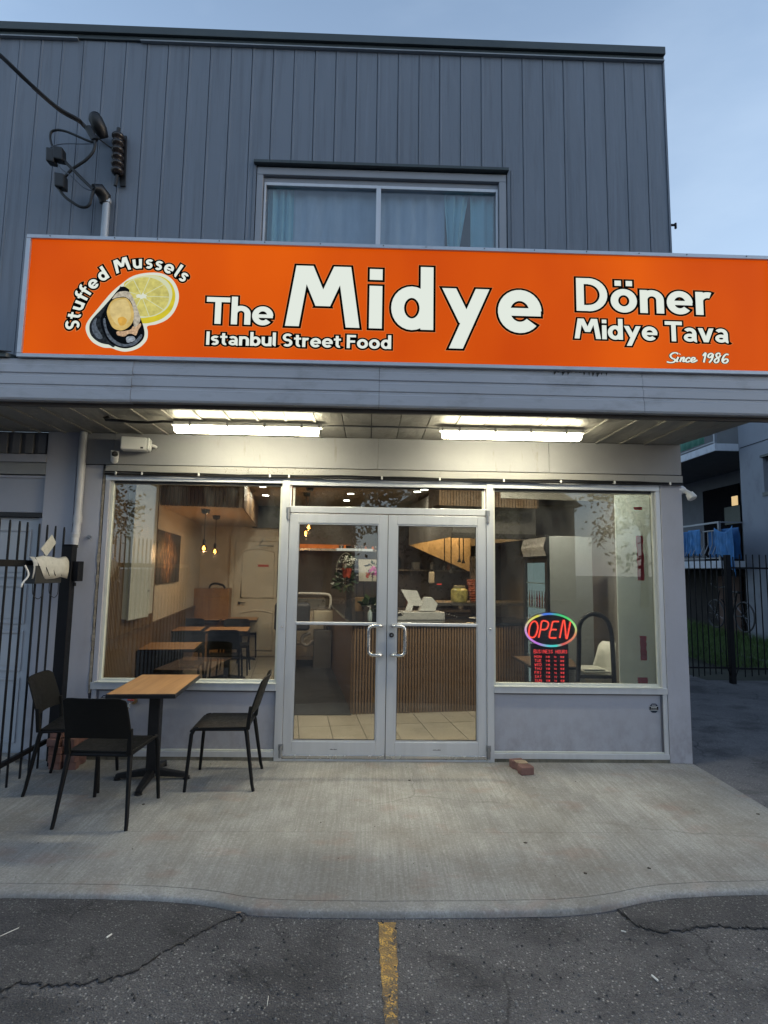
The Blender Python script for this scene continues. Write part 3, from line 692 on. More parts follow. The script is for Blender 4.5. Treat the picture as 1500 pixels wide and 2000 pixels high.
MB().tube([(.206, -.004, 1.068), (.206, -.009, 1.068)], .009, 10).build('keyway', chrome, lk)
MB().box((-.7215, .0, .0), (1.0475, .12, .016)).build('door_threshold', alu, B, bev=.003)
for xx in (-.752, 1.078):
    MB().ball((xx, -.008, 1.13), .009, 8).build('screw_cap', chrome, B, smooth=True)

# left pilaster / door bay at far left
MB().box((-2.895, .0, -.05), (-2.625, .12, 2.83)).build('left_pilaster', grey_paint, B, bev=.004)
MB().box((-2.622, .004, -.05), (-2.392, .10, 2.531)).build('left_pier', grey_paint, B, bev=.003)
MB().box((-2.622, -.008, 2.5385), (-2.302, .10, ZS-.002)).build('header_panel', header_m, B, bev=.002)
# crumbling sealant strip
sl = MB(); r_ = random.Random(3); z = .55
while z < 2.50:
    h_ = r_.uniform(.03, .07); w_ = r_.uniform(.006, .014); sl.box((-2.377-w_, -.004+r_.uniform(0, .005), z), (-2.377+w_*.8, .02, z+h_-.001)); z += h_
MB.build(sl, 'sealant_strip', mat('crumbled_sealant', (.27, .235, .19), .9, 0, .4, 25, .5, (.1, .08, .06), .5, 80), B)
# upper grille panel, beam, transom panel and panelled door in the left bay
LB = group_part('left_bay', B)
MB().box((-6, .06, 2.62), (-2.896, .12, 2.83)).build('bay_panel', mat('bay_panel', (.20, .20, .215), .5), LB)
for k in range(14):
    x = -2.93-.115*k; MB().box((x-.072, .035, 2.63), (x, .06, 2.815)).build('flute', mat('bay_panel', (.2, .2, .21), .5), LB, bev=.006)
MB().box((-6, -.004, 2.545), (-2.896, .12, 2.618)).build('bay_rail', grey_paint, LB, bev=.004)
MB().box((-6, .0, 2.435), (-2.896, .12, 2.54)).build('bay_beam', speck_m, LB, bev=.004)
MB().box((-6, .03, 2.095), (-2.896, .12, 2.425)).build('bay_transom_panel', panel_paint, LB, bev=.004)
MB().box((-6, .015, 2.405), (-2.896, .03, 2.425)).build('bay_transom_panel', grey_paint, LB)
MB().box((-6, .0, 2.055), (-2.896, .12, 2.09)).build('bay_beam', alu_dark, LB)
bd = group_part('panelled_door', B); bd['label'] = 'pale panelled door behind the black gate'
pd = mat('pale_door_paint', (.42, .44, .48), .45, 0, .06, 2, .2, (.25, .25, .25))
MB().box((-4.0, .05, -.03), (-2.93, .10, 2.05)).build('door_slab', pd, bd)
MB().box((-2.929, .02, -.03), (-2.897, .10, 2.05)).build('door_jamb', grey_paint, bd)
for z0, z1 in ((1.52, 1.95), (1.12, 1.46), (.72, 1.06), (.12, .66)):
    for x0, x1 in ((-3.36, -3.0), (-3.88, -3.44)):
        q = MB(); q.box((x0, .038, z0), (x1, .05, z0+.02)).box((x0, .038, z1-.02), (x1, .05, z1)).box((x0, .038, z0+.02), (x0+.02, .05, z1-.02)).box((x1-.02, .038, z0+.02), (x1, .05, z1-.02))
        q.box((x0+.045, .044, z0+.045), (x1-.045, .05, z1-.045)); q.build('door_panel', pd, bd, bev=.004)
MB().box((-6, -.10, -.05), (-2.9, .02, .05)).build('door_step', concrete_s, B, bev=.01)

# drain pipe
pipe = MB(); pipe.tube([(-2.568, -.03, 2.83), (-2.568, -.03, 1.99), (-2.568, -.035, 1.95), (-2.562, -.05, 1.90), (-2.562, -.06, 1.86), (-2.562, -.065, 1.80)], .032, 14)
pw_ = mat('painted_pipe', (.43, .43, .46), .45, 0, .06, 4, .3, (.25, .22, .18))
dp = thing('drain_pipe', 'grey painted drain pipe running down the left pier to an elbow', 'pipe', (-2.568, -.03, 1.8))
pipe.build('pipe', pw_, dp, smooth=True)
MB().tube([(-2.568, -.03, 2.00), (-2.568, -.03, 2.07)], .037, 14).build('pipe_collar', pw_, dp, smooth=True); MB().tube([(-2.564, -.055, 1.88), (-2.562, -.06, 1.915)], .036, 14).build('pipe_collar', pw_, dp, smooth=True)
MB().tube([(-2.562, -.065, 1.80), (-2.562, -.066, 1.792)], .033, 14).build('pipe_mouth', alu_dark, dp)
q = thing('hose_bib_hook', 'small round grey hook plate on the pier beside the pipe mouth', 'hook', (-2.46, -.0, 1.88))
MB().tube([(-2.472, .004, 1.885), (-2.472, -.012, 1.885)], .017, 12).tube([(-2.472, -.01, 1.885), (-2.45, -.02, 1.87), (-2.445, -.02, 1.85)], .005, 6).build('hook', mat('dull_steel', (.3, .31, .33), .35, .8), q, smooth=True)

# ------------------------------------------------------------------ cable along the lintel
def wob(x, s): return .0035*math.sin(x*3.1+s)+.002*math.sin(x*9.7+2*s)
cb = MB(); 
for s, dz_ in ((0, 0), (2, .012), (4, -.010)):
    cb.tube([(-2.36+.1*i, -.030-.004*s*.3, 2.452+dz_+wob(-2.36+.1*i, s)) for i in range(53)], .0058, 6)
tag(cb.build('lintel_cable', black, smooth=True), 'bundle of black cables clipped along the lintel above the shopfront', 'cable')
for i, x in enumerate((-2.26, -2.03, -1.53, -.90, -.73, .10, .62, 1.20, 1.72, 2.21, 2.72)):
    r_ = random.Random(i); o = MB().box((x-.008, -.043, 2.440), (x+.008, -.022, 2.468)).build('cable_clip', white_pl, bev=.003)
    where = ['at its left end', 'second from its left end', 'above the middle of the left window', 'near the right end of the left window', 'over the left mullion', 'above the left door', 'above the right door', 'just right of the right mullion', 'above the OPEN sign', 'above the right half of the right window', 'at its right end by the corner'][i]
    tag(o, 'white cable clip on the lintel cable '+where, 'cable clip', 'white clips along the lintel cable')

# ------------------------------------------------------------------ fluorescent fixtures
tube_e = emit('fluorescent_glow', (1.0, .93, .66), 24.0, disp=False)
def fixture(x0, x1, y, label):
    t = thing('fluorescent_light', label, 'light', ((x0+x1)/2, y, 2.735), 0, 'fluorescent lights under the canopy')
    pr = lambda s, z: [(-.048*s, z+.0), (-.062*s, z+.03), (-.055*s, z+.045), (.055*s, z+.045), (.062*s, z+.03), (.048*s, z+.0)]
    MB().prism([(x0, y+a, b) for a, b in [(-.05, 2.768), (-.05, 2.802), (.05, 2.802), (.05, 2.768)]][::-1], (x1-x0, 0, 0)).build('housing', white_pl, t, bev=.006)
    MB().prism([(x0+.012, y+a, b) for a, b in [(-.052, 2.767), (.052, 2.767), (.048, 2.738), (.03, 2.722), (-.03, 2.722), (-.048, 2.738)]], (x1-x0-.024, 0, 0)).build('diffuser', tube_e, t)
    for k in range(4):
        xx = x0+.14+(x1-x0-.28)*k/3
        MB().box((xx-.008, y-.060, 2.755), (xx+.008, y-.0505, 2.80)).box((xx-.008, y+.0505, 2.755), (xx+.008, y+.060, 2.80)).build('latch', mat('dull_steel', (.3, .31, .33), .35, .8), t)
    MB().box((x0-.02, y-.03, 2.775), (x0-.001, y+.03, 2.80)).box((x1+.001, y-.03, 2.775), (x1+.02, y+.03, 2.80)).build('end_cap', white_pl, t, bev=.004)
    return t
fixture(-1.60, -.425, -.50, 'long glowing fluorescent light under the canopy above the left window')
fixture(.575, 1.73, -.50, 'long glowing fluorescent light under the canopy right of the doors')
cd_ = MB().tube([(-.40, -.50, 2.795)]+[(-.40+.97*i/8, -.50+.002*(i % 2), 2.803) for i in range(1, 8)]+[(.552, -.50, 2.795)], .008, 8).build('conduit', mat('grey_conduit', (.18, .18, .18), .5), smooth=True)
tag(cd_, 'thin dark conduit on the soffit joining the two fluorescent lights', 'conduit')
lp = [atz(338, 824, 2.79), atz(318, 823, 2.785), atz(290, 825, 2.775), atz(255, 824, 2.765), atz(228, 821, 2.765), atz(207, 820, 2.775), atz(203, 816, 2.795), atz(213, 814, 2.805)]
tag(MB().tube(lp, .011, 8).build('soffit_cable', black, smooth=True), 'black cable looping along the soffit left of the left fluorescent light', 'cable')

# wall speaker and cameras
sp = thing('wall_speaker', 'white box loudspeaker on the header at upper left', 'speaker', (-2.03, -.12, 2.72))
p0 = aty(237, 868, -.13)
def orient(parts, yaw, pitch, loc):
    Mx = Matrix.Translation(loc) @ Matrix.Rotation(yaw, 4, 'Z') @ Matrix.Rotation(pitch, 4, 'X')
    for p in parts: p.xf(Mx)
body = MB().box((-.115, -.055, -.058), (.10, .055, .058)); cap = MB().prism([(.101, -.052, -.05), (.101, .052, -.05), (.101, .052, .056), (.101, -.052, .056)], (.018, 0, 0)).prism([(.119, -.03, -.045), (.119, .03, -.045), (.119, .03, .045), (.119, -.03, .045)], (.010, 0, 0))
brk = MB().tube([(.12, 0, 0), (.145, .02, 0), (.16, .08, .0)], .014, 8); port = MB().box((.05, -.058, -.045), (.072, -.0551, -.03))
loc = aty(265, 868, -.11); orient([body, cap, brk, port], R(12), R(0), loc); sp.location = loc
body.build('housing', white_pl, sp, bev=.014, seg=3); cap.build('end_plate', white_pl, sp, bev=.005); brk.build('bracket', white_pl, sp, smooth=True); port.build('port', alu_dark, sp)
def bullet(loc, yaw, pitch, label, s=1.0):
    t = thing('security_camera', label, 'camera', loc)
    a = MB().tube([(0, .05, 0), (0, -.04, 0)], [.03*s, .03*s], 14); a2 = MB().tube([(0, -.0401, 0), (0, -.055, 0)], [.026*s, .024*s], 14)
    a4 = MB().tube([(0, -.0551, 0), (0, -.0565, 0)], [.012*s, .012*s], 10)
    hd = MB().box((-.033*s, -.052, .026*s), (.033*s, .05, .034*s)); a3 = MB().tube([(0, .05, -.0), (0, .07, .02), (0, .09, .045)], .012, 8).tube([(0, .085, .035), (0, .095, .05)], .034*s, 12)
    orient([a, a2, a3, a4, hd], yaw, pitch, loc)
    a.build('housing', white_pl, t, smooth=True); a2.build('lens_hood', black, t, smooth=True); a4.build('lens', mat('lens_glass', (.05, .05, .06), .05), t); a3.build('mount', white_pl, t, smooth=True); hd.build('sun_shield', white_pl, t, bev=.004)
bullet(aty(224, 893, -.10), R(25), R(-28), 'white bullet security camera below the speaker at upper left')
cr_ = thing('security_camera', 'white security camera fixed on the right corner of the building', 'camera', (2.90, .02, 2.40))
c0 = aty(1334, 957, .02); c1 = aty(1348, 968, -.01)
MB().ball((c0.x, .03, c0.z), .034, 10).tube([(c0.x-.05, .03, c0.z), (c0.x, .03, c0.z)], .04, 14).build('mount', white_pl, cr_, smooth=True)
MB().tube([(c0.x+.01, .02, c0.z-.005), (c1.x, -.02, c1.z+.01)], .022, 10).build('arm', white_pl, cr_, smooth=True)
MB().tube([(c1.x-.012, -.015, c1.z+.018), (c1.x+.006, -.03, c1.z-.022), (c1.x+.009, -.035, c1.z-.032)], [.034, .042, .036], 14).build('housing', white_pl, cr_, smooth=True)

# water tap in the left kick panel
tp = thing('water_tap', 'small brass water tap on the panel under the left window', 'tap', (-2.02, 0, .49))
pt_ = aty(256, 1371, -.03); brass = mat('brass', (.45, .30, .16), .3, .9)
MB().tube([(pt_.x+.01, .02, pt_.z), (pt_.x+.01, -.01, pt_.z)], .026, 14).build('flange', brass, tp, smooth=True)
MB().tube([(pt_.x+.01, -.01, pt_.z), (pt_.x+.008, -.06, pt_.z), (pt_.x+.005, -.08, pt_.z-.01), (pt_.x+.005, -.085, pt_.z-.04)], .009, 8).build('spout', chrome, tp, smooth=True)
MB().tube([(pt_.x-.022, -.05, pt_.z+.022), (pt_.x+.03, -.05, pt_.z+.018)], .007, 8).build('lever', mat('red_lever', (.45, .05, .04), .4), tp, smooth=True)

# alarm stickers (octagons)
def sticker(u, v, label):
    c = aty(u, v, .0165); t = thing('alarm_sticker', label, 'sticker', (c.x, c.y, c.z), 0, 'octagonal alarm stickers')
    def octo(r, y, z=0): return [(r*math.cos(R(22.5+45*i)), y, r*math.sin(R(22.5+45*i))) for i in range(8)]
    MB().prism(octo(.0425, .0), (0, -.0008, 0)).build('backing', white_pl, t, False)
    navy = mat('navy_print', (.012, .016, .04), .9, spec=.03); blk = mat('black_print', (.006, .006, .009), .9, spec=.03)
    s_ = .039; k = .4142*s_
    MB().prism([(-k, -.0009, s_), (-s_*.98, -.0009, k+.001), (s_*.98, -.0009, k+.001), (k, -.0009, s_)], (0, -.0012, 0)).build('print', navy, t, False)
    MB().prism([(-k, -.0009, -s_), (-s_*.98, -.0009, -k-.004), (s_*.98, -.0009, -k-.004), (k, -.0009, -s_)][::-1], (0, -.0012, 0)).build('print', mat('slate_print', (.03, .042, .06), .9, spec=.03), t, False)
    MB().box((-s_, -.0021, -k), (s_, -.0009, k-.003)).build('print', blk, t, False)
    q = MB(); r_ = random.Random(1)
    for z0, n_, wd in ((.0235, 5, .018), (.002, 7, .026), (-.009, 9, .03)):
        for i in range(n_): q.box((-wd+2*wd*i/n_, -.0030, z0), (-wd+2*wd*(i+.72)/n_, -.0016, z0+(.006 if z0 != -.009 else .003)))
    q.build('print_text', white_pl, t, False)
sticker(1277, 1383, 'dark octagonal alarm sticker on the right kick panel')
sticker(205, 1367, 'dark octagonal alarm sticker on the left kick panel beside the table')
# ------------------------------------------------------------------ stroke lettering
# glyph: (advance, [strokes]); stroke = ('l',x0,y0,x1,y1,cut,w) or ('a',cx,cy,rx,ry,a0,a1,w)   cap height 1
S_ = .19
def st(x, z0, z1, w=S_): return ('l', x, z0, x, z1, 'n', w)
G = {
 'T': (.72, [('l', 0, .91, .72, .91, 'n', .18), st(.36, 0, .83)]),
 'h': (.60, [st(.095, 0, 1.04), ('a', .30, .405, .205, .205, 180, 0, S_), st(.505, 0, .41)]),
 'n': (.60, [st(.095, 0, .70), ('a', .30, .405, .205, .205, 165, 0, S_), st(.505, 0, .41)]),
 'e': (.65, [('a', .325, .35, .235, .265, 2, 318, .185), ('l', .12, .34, .64, .34, 'n', .13)]),
 'M': (1.10, [('l', .105, 0, .245, 1, 'h', .20), ('l', .29, 1, .55, .34, 'h', .20), ('l', .81, 1, .55, .34, 'h', .20), ('l', .995, 0, .855, 1, 'h', .20)]),
 'i': (.20, [st(.1, 0, .70), ('l', .1, .80, .1, .98, 'n', .19)]),
 'd': (.63, [('a', .305, .35, .21, .265, 0, 360, S_), st(.53, 0, 1.04)]),
 'b': (.63, [('a', .325, .35, .21, .265, 0, 360, S_), st(.10, 0, 1.04)]),
 'y': (.70, [('l', .10, .70, .355, .13, 'h', .19), ('l', .60, .70, .20, -.29, 'h', .19)]),
 'I': (.22, [st(.11, 0, 1)]),
 's': (.50, [('a', .265, .49, .165, .125, 35, 270, .17), ('a', .235, .22, .165, .145, 90, -140, .17)]),
 't': (.44, [st(.20, .2, .90, .18), ('a', .335, .22, .135, .135, 180, 285, .17), ('l', 0, .62, .43, .62, 'n', .15)]),
 'a': (.57, [('a', .265, .45, .19, .17, 145, 0, .17), st(.46, .10, .46, .18), ('a', .26, .205, .17, .125, 0, 360, .155), ('a', .56, .14, .10, .10, 180, 270, .13)]),
 'u': (.60, [st(.095, .29, .70), ('a', .30, .29, .205, .205, 180, 360, S_), st(.505, 0, .70)]),
 'l': (.24, [st(.095, .12, 1.04), ('a', .19, .14, .095, .07, 180, 270, .14)]),
 'S': (.64, [('a', .325, .70, .215, .205, 35, 270, .18), ('a', .305, .295, .215, .205, 90, -140, .18)]),
 'r': (.42, [st(.095, 0, .70), ('a', .31, .40, .215, .21, 165, 72, .18)]),
 'F': (.56, [st(.095, 0, 1), ('l', .18, .91, .55, .91, 'n', .175), ('l', .18, .50, .50, .50, 'n', .17)]),
 'o': (.66, [('a', .33, .35, .235, .265, 0, 360, S_)]),
 'ö': (.66, [('a', .33, .35, .235, .265, 0, 360, S_), ('l', .19, .80, .19, .96, 'n', .16), ('l', .47, .80, .47, .96, 'n', .16)]),
 'D': (.78, [st(.095, 0, 1), ('a', .30, .5, .38, .41, 90, -90, .19), ('l', .18, .91, .31, .91, 'n', .18), ('l', .18, .09, .31, .09, 'n', .18)]),
 'v': (.66, [('l', .10, .70, .33, 0, 'h', .19), ('l', .56, .70, .33, 0, 'h', .19)]),
 'f': (.42, [st(.18, 0, .82), ('a', .335, .80, .155, .155, 180, 75, .17), ('l', .01, .62, .42, .62, 'n', .15)]),
 'c': (.52, [('a', .30, .35, .22, .265, 45, 318, .17)]),
 '1': (.42, [('l', .24, 0, .24, 1, 'n', .17), ('l', .05, .80, .26, .95, 'n', .13)]),
 '9': (.60, [('a', .29, .68, .20, .235, 0, 360, .15), ('a', .13, .55, .36, .50, 15, -75, .14)]),
 '8': (.60, [('a', .30, .73, .16, .185, 0, 360, .15), ('a', .30, .28, .20, .215, 0, 360, .15)]),
 '6': (.60, [('a', .30, .31, .20, .235, 0, 360, .15), ('a', .46, .44, .36, .50, 195, 105, .14)]),
}
def offs_poly(poly, o):
    # offset a convex polygon outward by o (mitred)
    n = len(poly); A = sum(poly[i][0]*poly[(i+1) % n][1]-poly[(i+1) % n][0]*poly[i][1] for i in range(n))
    if A < 0: poly = poly[::-1]
    if o == 0: return poly
    L = []
    for i in range(n):
        a = poly[i]; b = poly[(i+1) % n]; d = (b[0]-a[0], b[1]-a[1]); l = math.hypot(*d) or 1e-9; nx, ny = d[1]/l, -d[0]/l
        L.append((a[0]+nx*o, a[1]+ny*o, d[0]/l, d[1]/l))
    out = []
    for i in range(n):
        p = L[i-1]; q = L[i]; den = p[2]*q[3]-p[3]*q[2]
        if abs(den) < 1e-6: out.append((q[0], q[1])); continue
        t = ((q[0]-p[0])*q[3]-(q[1]-p[1])*q[2])/den; t2 = (p[0]+p[2]*t, p[1]+p[3]*t)
        out.append(t2)
    return out
def glyph_polys(ch, o, wk=1.0):
    out = []
    for s in G[ch][1]:
        if s[0] == 'l':
            _, x0, y0, x1, y1, cut, w = s; w = w*wk; dx, dy = x1-x0, y1-y0; l = math.hypot(dx, dy)
            if cut == 'h':
                hw = w/2*l/abs(dy); P = [(x0-hw, y0), (x0+hw, y0), (x1+hw, y1), (x1-hw, y1)]
            else:
                nx, ny = -dy/l*w/2, dx/l*w/2; P = [(x0-nx, y0-ny), (x1-nx, y1-ny), (x1+nx, y1+ny), (x0+nx, y0+ny)]
            out.append([offs_poly(P, o)])
        else:
            _, cx, cy, rx, ry, a0, a1, w = s; w = w*wk; full = abs(a1-a0) >= 360; n = 28 if full else max(6, int(abs(a1-a0)/12))
            hw = w/2+o; quads = []
            e_ = 0 if full else math.degrees(o/((rx+ry)/2)); sg = 1 if a1 > a0 else -1; b0 = a0-sg*e_; b1 = a1+sg*e_
            pts = []
            for i in range(n+1):
                t = R(b0+(b1-b0)*i/n); c, s2 = math.cos(t), math.sin(t); nx, ny = c*ry, s2*rx; l = math.hypot(nx, ny); nx /= l; ny /= l
                px, py = cx+rx*c, cy+ry*s2; pts.append(((px-nx*hw, py-ny*hw), (px+nx*hw, py+ny*hw)))
            for i in range(n): quads.append([pts[i][0], pts[i][1], pts[i+1][1], pts[i+1][0]])
            out.append(quads)
    return out
def letter_obj(ch, xform, layers, parent, yf, wk=1.0):
    # layers: list of (outline in glyph units, depth, material); xform maps glyph (x,z) to sign plane (x,z)
    m = MB(); mats = []
    for li, (o, dep, mt) in enumerate(layers):
        mats.append(mt)
        for si, polys in enumerate(glyph_polys(ch, o, wk)):
            y = yf-dep-si*.00025
            for P in polys:
                Q = [xform(*p) for p in P]
                A = sum(Q[i][0]*Q[(i+1) % len(Q)][1]-Q[(i+1) % len(Q)][0]*Q[i][1] for i in range(len(Q)))
                if A > 0: Q = Q[::-1]
                m.add([(q[0], y, q[1]) for q in Q], [tuple(range(len(Q)))[::-1]], li)
    return m.build('letter', mats, parent)
def word(text, x0, x1, zb, cap, slope, layers, parent, yf, gap=.075, space=.30, shear=0., wk=1.0):
    adv = 0; pos = []
    for ch in text:
        if ch == ' ': adv += space-gap; continue
        pos.append((ch, adv)); adv += G[ch][0]+gap
    tot = adv-gap; sx = (x1-x0)/(tot)
    for ch, a in pos:
        letter_obj(ch, lambda gx, gz, a=a: (x0+(a+gx+shear*gz)*sx, zb+gz*cap+slope*((a+gx)*sx)), layers, parent, yf, wk)

YS = -.985
SG = thing('shop_sign', 'long backlit orange sign board reading The Midye above the canopy', 'sign', (.2, YS+.1, 3.14))
sx0, sx1, sz0, sz1 = -2.585, 3.055, 3.138, 4.078
def sign_face():
    m = bpy.data.materials.new('backlit_orange_vinyl'); m.use_nodes = True; n = m.node_tree; n.nodes.clear()
    o = n.nodes.new('ShaderNodeOutputMaterial'); e = n.nodes.new('ShaderNodeEmission'); v = objco(n)
    f = noise(n, .9, 3, .5, objco(n, (1, 1, .5))); c = mix(n, mapr(n, f, .3, .7), (.60, .062, .001), (.84, .122, .001))
    f2 = noise(n, 420, 2, .5, v); c = mix(n, mapr(n, f2, .4, .6, 0, .07), c, (.45, .05, .01)); n.links.new(c, e.inputs[0]); e.inputs[1].default_value = 1.0
    gl = n.nodes.new('ShaderNodeBsdfPrincipled'); gl.inputs['Base Color'].default_value = (.12, .02, .001, 1); gl.inputs['Roughness'].default_value = .5; gl.inputs['Specular IOR Level'].default_value = .08
    a = n.nodes.new('ShaderNodeAddShader'); n.links.new(e.outputs[0], a.inputs[0]); n.links.new(gl.outputs[0], a.inputs[1]); e.inputs[1].default_value = .88/2**EV
    n.links.new(a.outputs[0], o.inputs[0]); return m
org = sign_face()
MB().box((sx0+.03, YS+.006, sz0+.022), (sx1-.028, YS+.02, sz1-.028)).build('sign_face', org, SG)
MB().box((sx0+.01, YS+.03, sz0+.005), (sx1-.01, YS+.22, sz1-.005)).build('sign_cabinet', mat('sign_cabinet', (.25, .26, .28), .5, .3), SG)
salu = mat('sign_frame_aluminium', (.50, .52, .56), .35, .5, .06, 3, .25, (.2, .19, .18), .08, 80, (.6, 1, 1))
MB().box((sx0, YS-.014, sz1-.030), (sx1, YS+.028, sz1)).build('sign_frame', salu, SG, bev=.003)
MB().box((sx0, YS-.014, sz0-.004), (sx1, YS+.028, sz0+.024)).build('sign_frame', salu, SG, bev=.003)
MB().box((sx0, YS-.014, sz0+.0245), (sx0+.032, YS+.028, sz1-.0305)).build('sign_frame', salu, SG, bev=.003)
MB().box((sx1-.030, YS-.014, sz0+.0245), (sx1, YS+.028, sz1-.0305)).build('sign_frame', salu, SG, bev=.003)
rv = MB(); r_ = random.Random(8)
for k in range(14):
    x = sx0+.2+k*.4+r_.uniform(-.05, .05); rv.tube([(x, YS-.012, sz1-.012), (x, YS-.018, sz1-.012)], .004, 6)
rv.build('rivets', alu_dark, SG)
wht = emit('backlit_white_vinyl', (.82, .88, .80), .93); blkv = mat('black_vinyl_outline', (.004, .003, .002), .8, bmp=0, spec=.02); halo = emit('pale_vinyl_edge', (.78, .22, .06), .9)
YF = YS+.006
def smooth2(P, k=5):
    Q = []; n = len(P)
    for i in range(n-1):
        p0 = P[max(i-1, 0)]; p1 = P[i]; p2 = P[i+1]; p3 = P[min(i+2, n-1)]
        for t in [j/k for j in range(k)]: Q.append(tuple(.5*((2*b)+(-a+c)*t+(2*a-5*b+4*c-d)*t*t+(-a+3*b-3*c+d)*t**3) for a, b, c, d in zip(p0, p1, p2, p3)))
    Q.append(P[-1]); return Q
def lay(o, h=None): return [(o*.95+(h or o*.2), .0006, halo), (o*.95, .0020, blkv), (0, .0040, wht)]
def sp_(u, v): p = aty(u, v, YF-.002); return p.x, p.z
def wd(text, ul, ur, vb_l, vb_r, vt_l, o, **k):
    xl, zl = sp_(ul, vb_l); xr, zr = sp_(ur, vb_r); _, zt = sp_(ul, vt_l)
    word(text, xl, xr, zl, zt-zl, (zr-zl)/(xr-xl), lay(o), SG, YF, **k)
wd('The', 402, 533, 632, 636, 580, .068, gap=.05)
wd('Midye', 556, 1058, 636.5, 651, 518, .036, gap=.13)
wd('Istanbul Street Food', 402, 764, 673.5, 682, 647.5, .13, gap=.06, space=.34)
wd('Döner', 1126, 1392, 607, 616, 543, .058, gap=.075)
wd('Midye Tava', 1122, 1423, 661, 670, 622, .085, gap=.045, space=.32)
# brush script line
scr = {'S': [[(856, 702), (845, 693), (822, 694), (802, 710), (812, 730), (836, 742), (826, 758), (800, 762), (776, 756)]], 'i': [[(858, 722), (846, 752), (858, 754)], [(868, 704), (871, 700)]], 'n': [[(882, 724), (870, 757)], [(875, 742), (890, 727), (900, 728), (892, 754), (906, 751)]],
       'c': [[(942, 734), (932, 727), (915, 738), (913, 754), (926, 758), (940, 750)]], 'e': [[(950, 747), (972, 741), (976, 730), (962, 727), (949, 742), (953, 757), (970, 757), (994, 744)]],
       '1': [[(1034, 714), (1054, 694), (1040, 761)]], '9': [[(1106, 704), (1092, 697), (1075, 706), (1072, 722), (1086, 726), (1103, 708)], [(1108, 702), (1098, 738), (1078, 763)]],
       '8': [[(1158, 704), (1146, 695), (1130, 704), (1132, 720), (1146, 734), (1142, 756), (1126, 763), (1116, 752), (1124, 738), (1150, 722), (1160, 708)]], '6': [[(1216, 708), (1204, 702), (1186, 714), (1172, 744), (1180, 762), (1198, 764), (1212, 750), (1206, 738), (1192, 738), (1178, 750)]]}
for ch, strokes in scr.items():
    m = MB(); mats_ = [halo, blkv, wht]
    for li, (wd_, dep) in enumerate(((.0265, .0006), (.0225, .0020), (.0125, .0040))):
        for si, st_ in enumerate(strokes):
            P = smooth2([sp_(1090+x*.27333, 500+y*.27333) for x, y in st_])
            y = YF-dep-si*.0002; L_ = []
            for i in range(len(P)):
                a_ = P[max(i-1, 0)]; b_ = P[min(i+1, len(P)-1)]; dx, dz_ = b_[0]-a_[0], b_[1]-a_[1]; l = math.hypot(dx, dz_) or 1e-6
                w_ = wd_/2*(1 if li < 2 else 1)*(.75+.45*abs(dz_/l)); L_.append(((P[i][0]-dz_/l*w_, P[i][1]+dx/l*w_), (P[i][0]+dz_/l*w_, P[i][1]-dx/l*w_)))
            for i in range(len(L_)-1):
                yy = y-i*.000008; q = [L_[i][0], L_[i][1], L_[i+1][1], L_[i+1][0]]; m.add([(p[0], yy, p[1]) for p in q], [(0, 1, 2, 3)], li)
    m.build('letter', mats_, SG)
# arched lettering
arc = [('S', 180.5), ('t', 172.5), ('u', 163), ('f', 154.3), ('f', 148.3), ('e', 139.6), ('d', 128.5), ('M', 110), ('u', 96.6), ('s', 86.2), ('s', 77.6), ('e', 68.2), ('l', 59.8), ('s', 53)]
ccx, ccz = sp_(275.7, 636.6); px = (sp_(375.7, 636.6)[0]-ccx)/100
for ch, ang in arc:
    ca, sa = math.cos(R(ang)), math.sin(R(ang)); base = (119.5)*px; cap = 28*px; k = 27.5*px; wch = G[ch][0]
    def xf(gx, gz, ca=ca, sa=sa, wch=wch):
        t = (gx-wch/2)*k; r = base+gz*cap; th = t/base   # bend slightly with the arc
        tx, tz = sa, -ca
        return (ccx+r*(ca*math.cos(th)+tx*math.sin(th)), ccz+r*(sa*math.cos(th)+tz*math.sin(th)))
    letter_obj(ch, xf, lay(.125, .03), SG, YF)
# mussel and lemon picture
def pic(pts, dep, mt, name='picture_print', smooth_=True):
    P = [Vector(sp_(100+x*.186667, 480+y*.186667)) for x, y in pts]
    if smooth_:
        Q = []; n = len(P)
        for i in range(n):
            p0, p1, p2, p3 = P[i-1], P[i], P[(i+1) % n], P[(i+2) % n]
            for t in (0, .25, .5, .75):
                Q.append(.5*((2*p1)+(-p0+p2)*t+(2*p0-5*p1+4*p2-p3)*t*t+(-p0+3*p1-3*p2+p3)*t**3))
        P = Q
    A = sum(P[i].x*P[(i+1) % len(P)].y-P[(i+1) % len(P)].x*P[i].y for i in range(len(P)))
    if A > 0: P = P[::-1]
    return MB().add([(p.x, YF-dep, p.y) for p in P], [tuple(range(len(P)))[::-1]]).build(name, mt, SG)
def ell(cx, cy, rx, ry, n=28, rot=0): return [(cx+rx*math.cos(t)*math.cos(rot)-ry*math.sin(t)*math.sin(rot), cy+rx*math.cos(t)*math.sin(rot)+ry*math.sin(t)*math.cos(rot)) for t in [i/n*6.2832 for i in range(n)]]
wst = emit('sticker_white', (.80, .84, .72), .85)
border = [(735, 400), (850, 320), (1000, 285), (1150, 290), (1260, 350), (1320, 450), (1332, 560), (1290, 680), (1210, 770), (1100, 820), (1005, 840), (1010, 900), (1000, 980), (940, 1050), (860, 1090), (770, 1105), (690, 1090), (630, 1068), (540, 1060), (440, 1010), (380, 930), (362, 850), (390, 780), (470, 680), (560, 570), (640, 480)]
pic([(x+(x-850)*.006, y+(y-700)*.006) for x, y in border], .0010, wst)
pic([(760, 430), (850, 350), (1000, 312), (1140, 318), (1240, 375), (1290, 465), (1297, 560), (1260, 670), (1180, 750), (1080, 795), (960, 812), (900, 760)], .0020, emit('lemon_rind', (.72, .60, .04), .85, .12, 14))
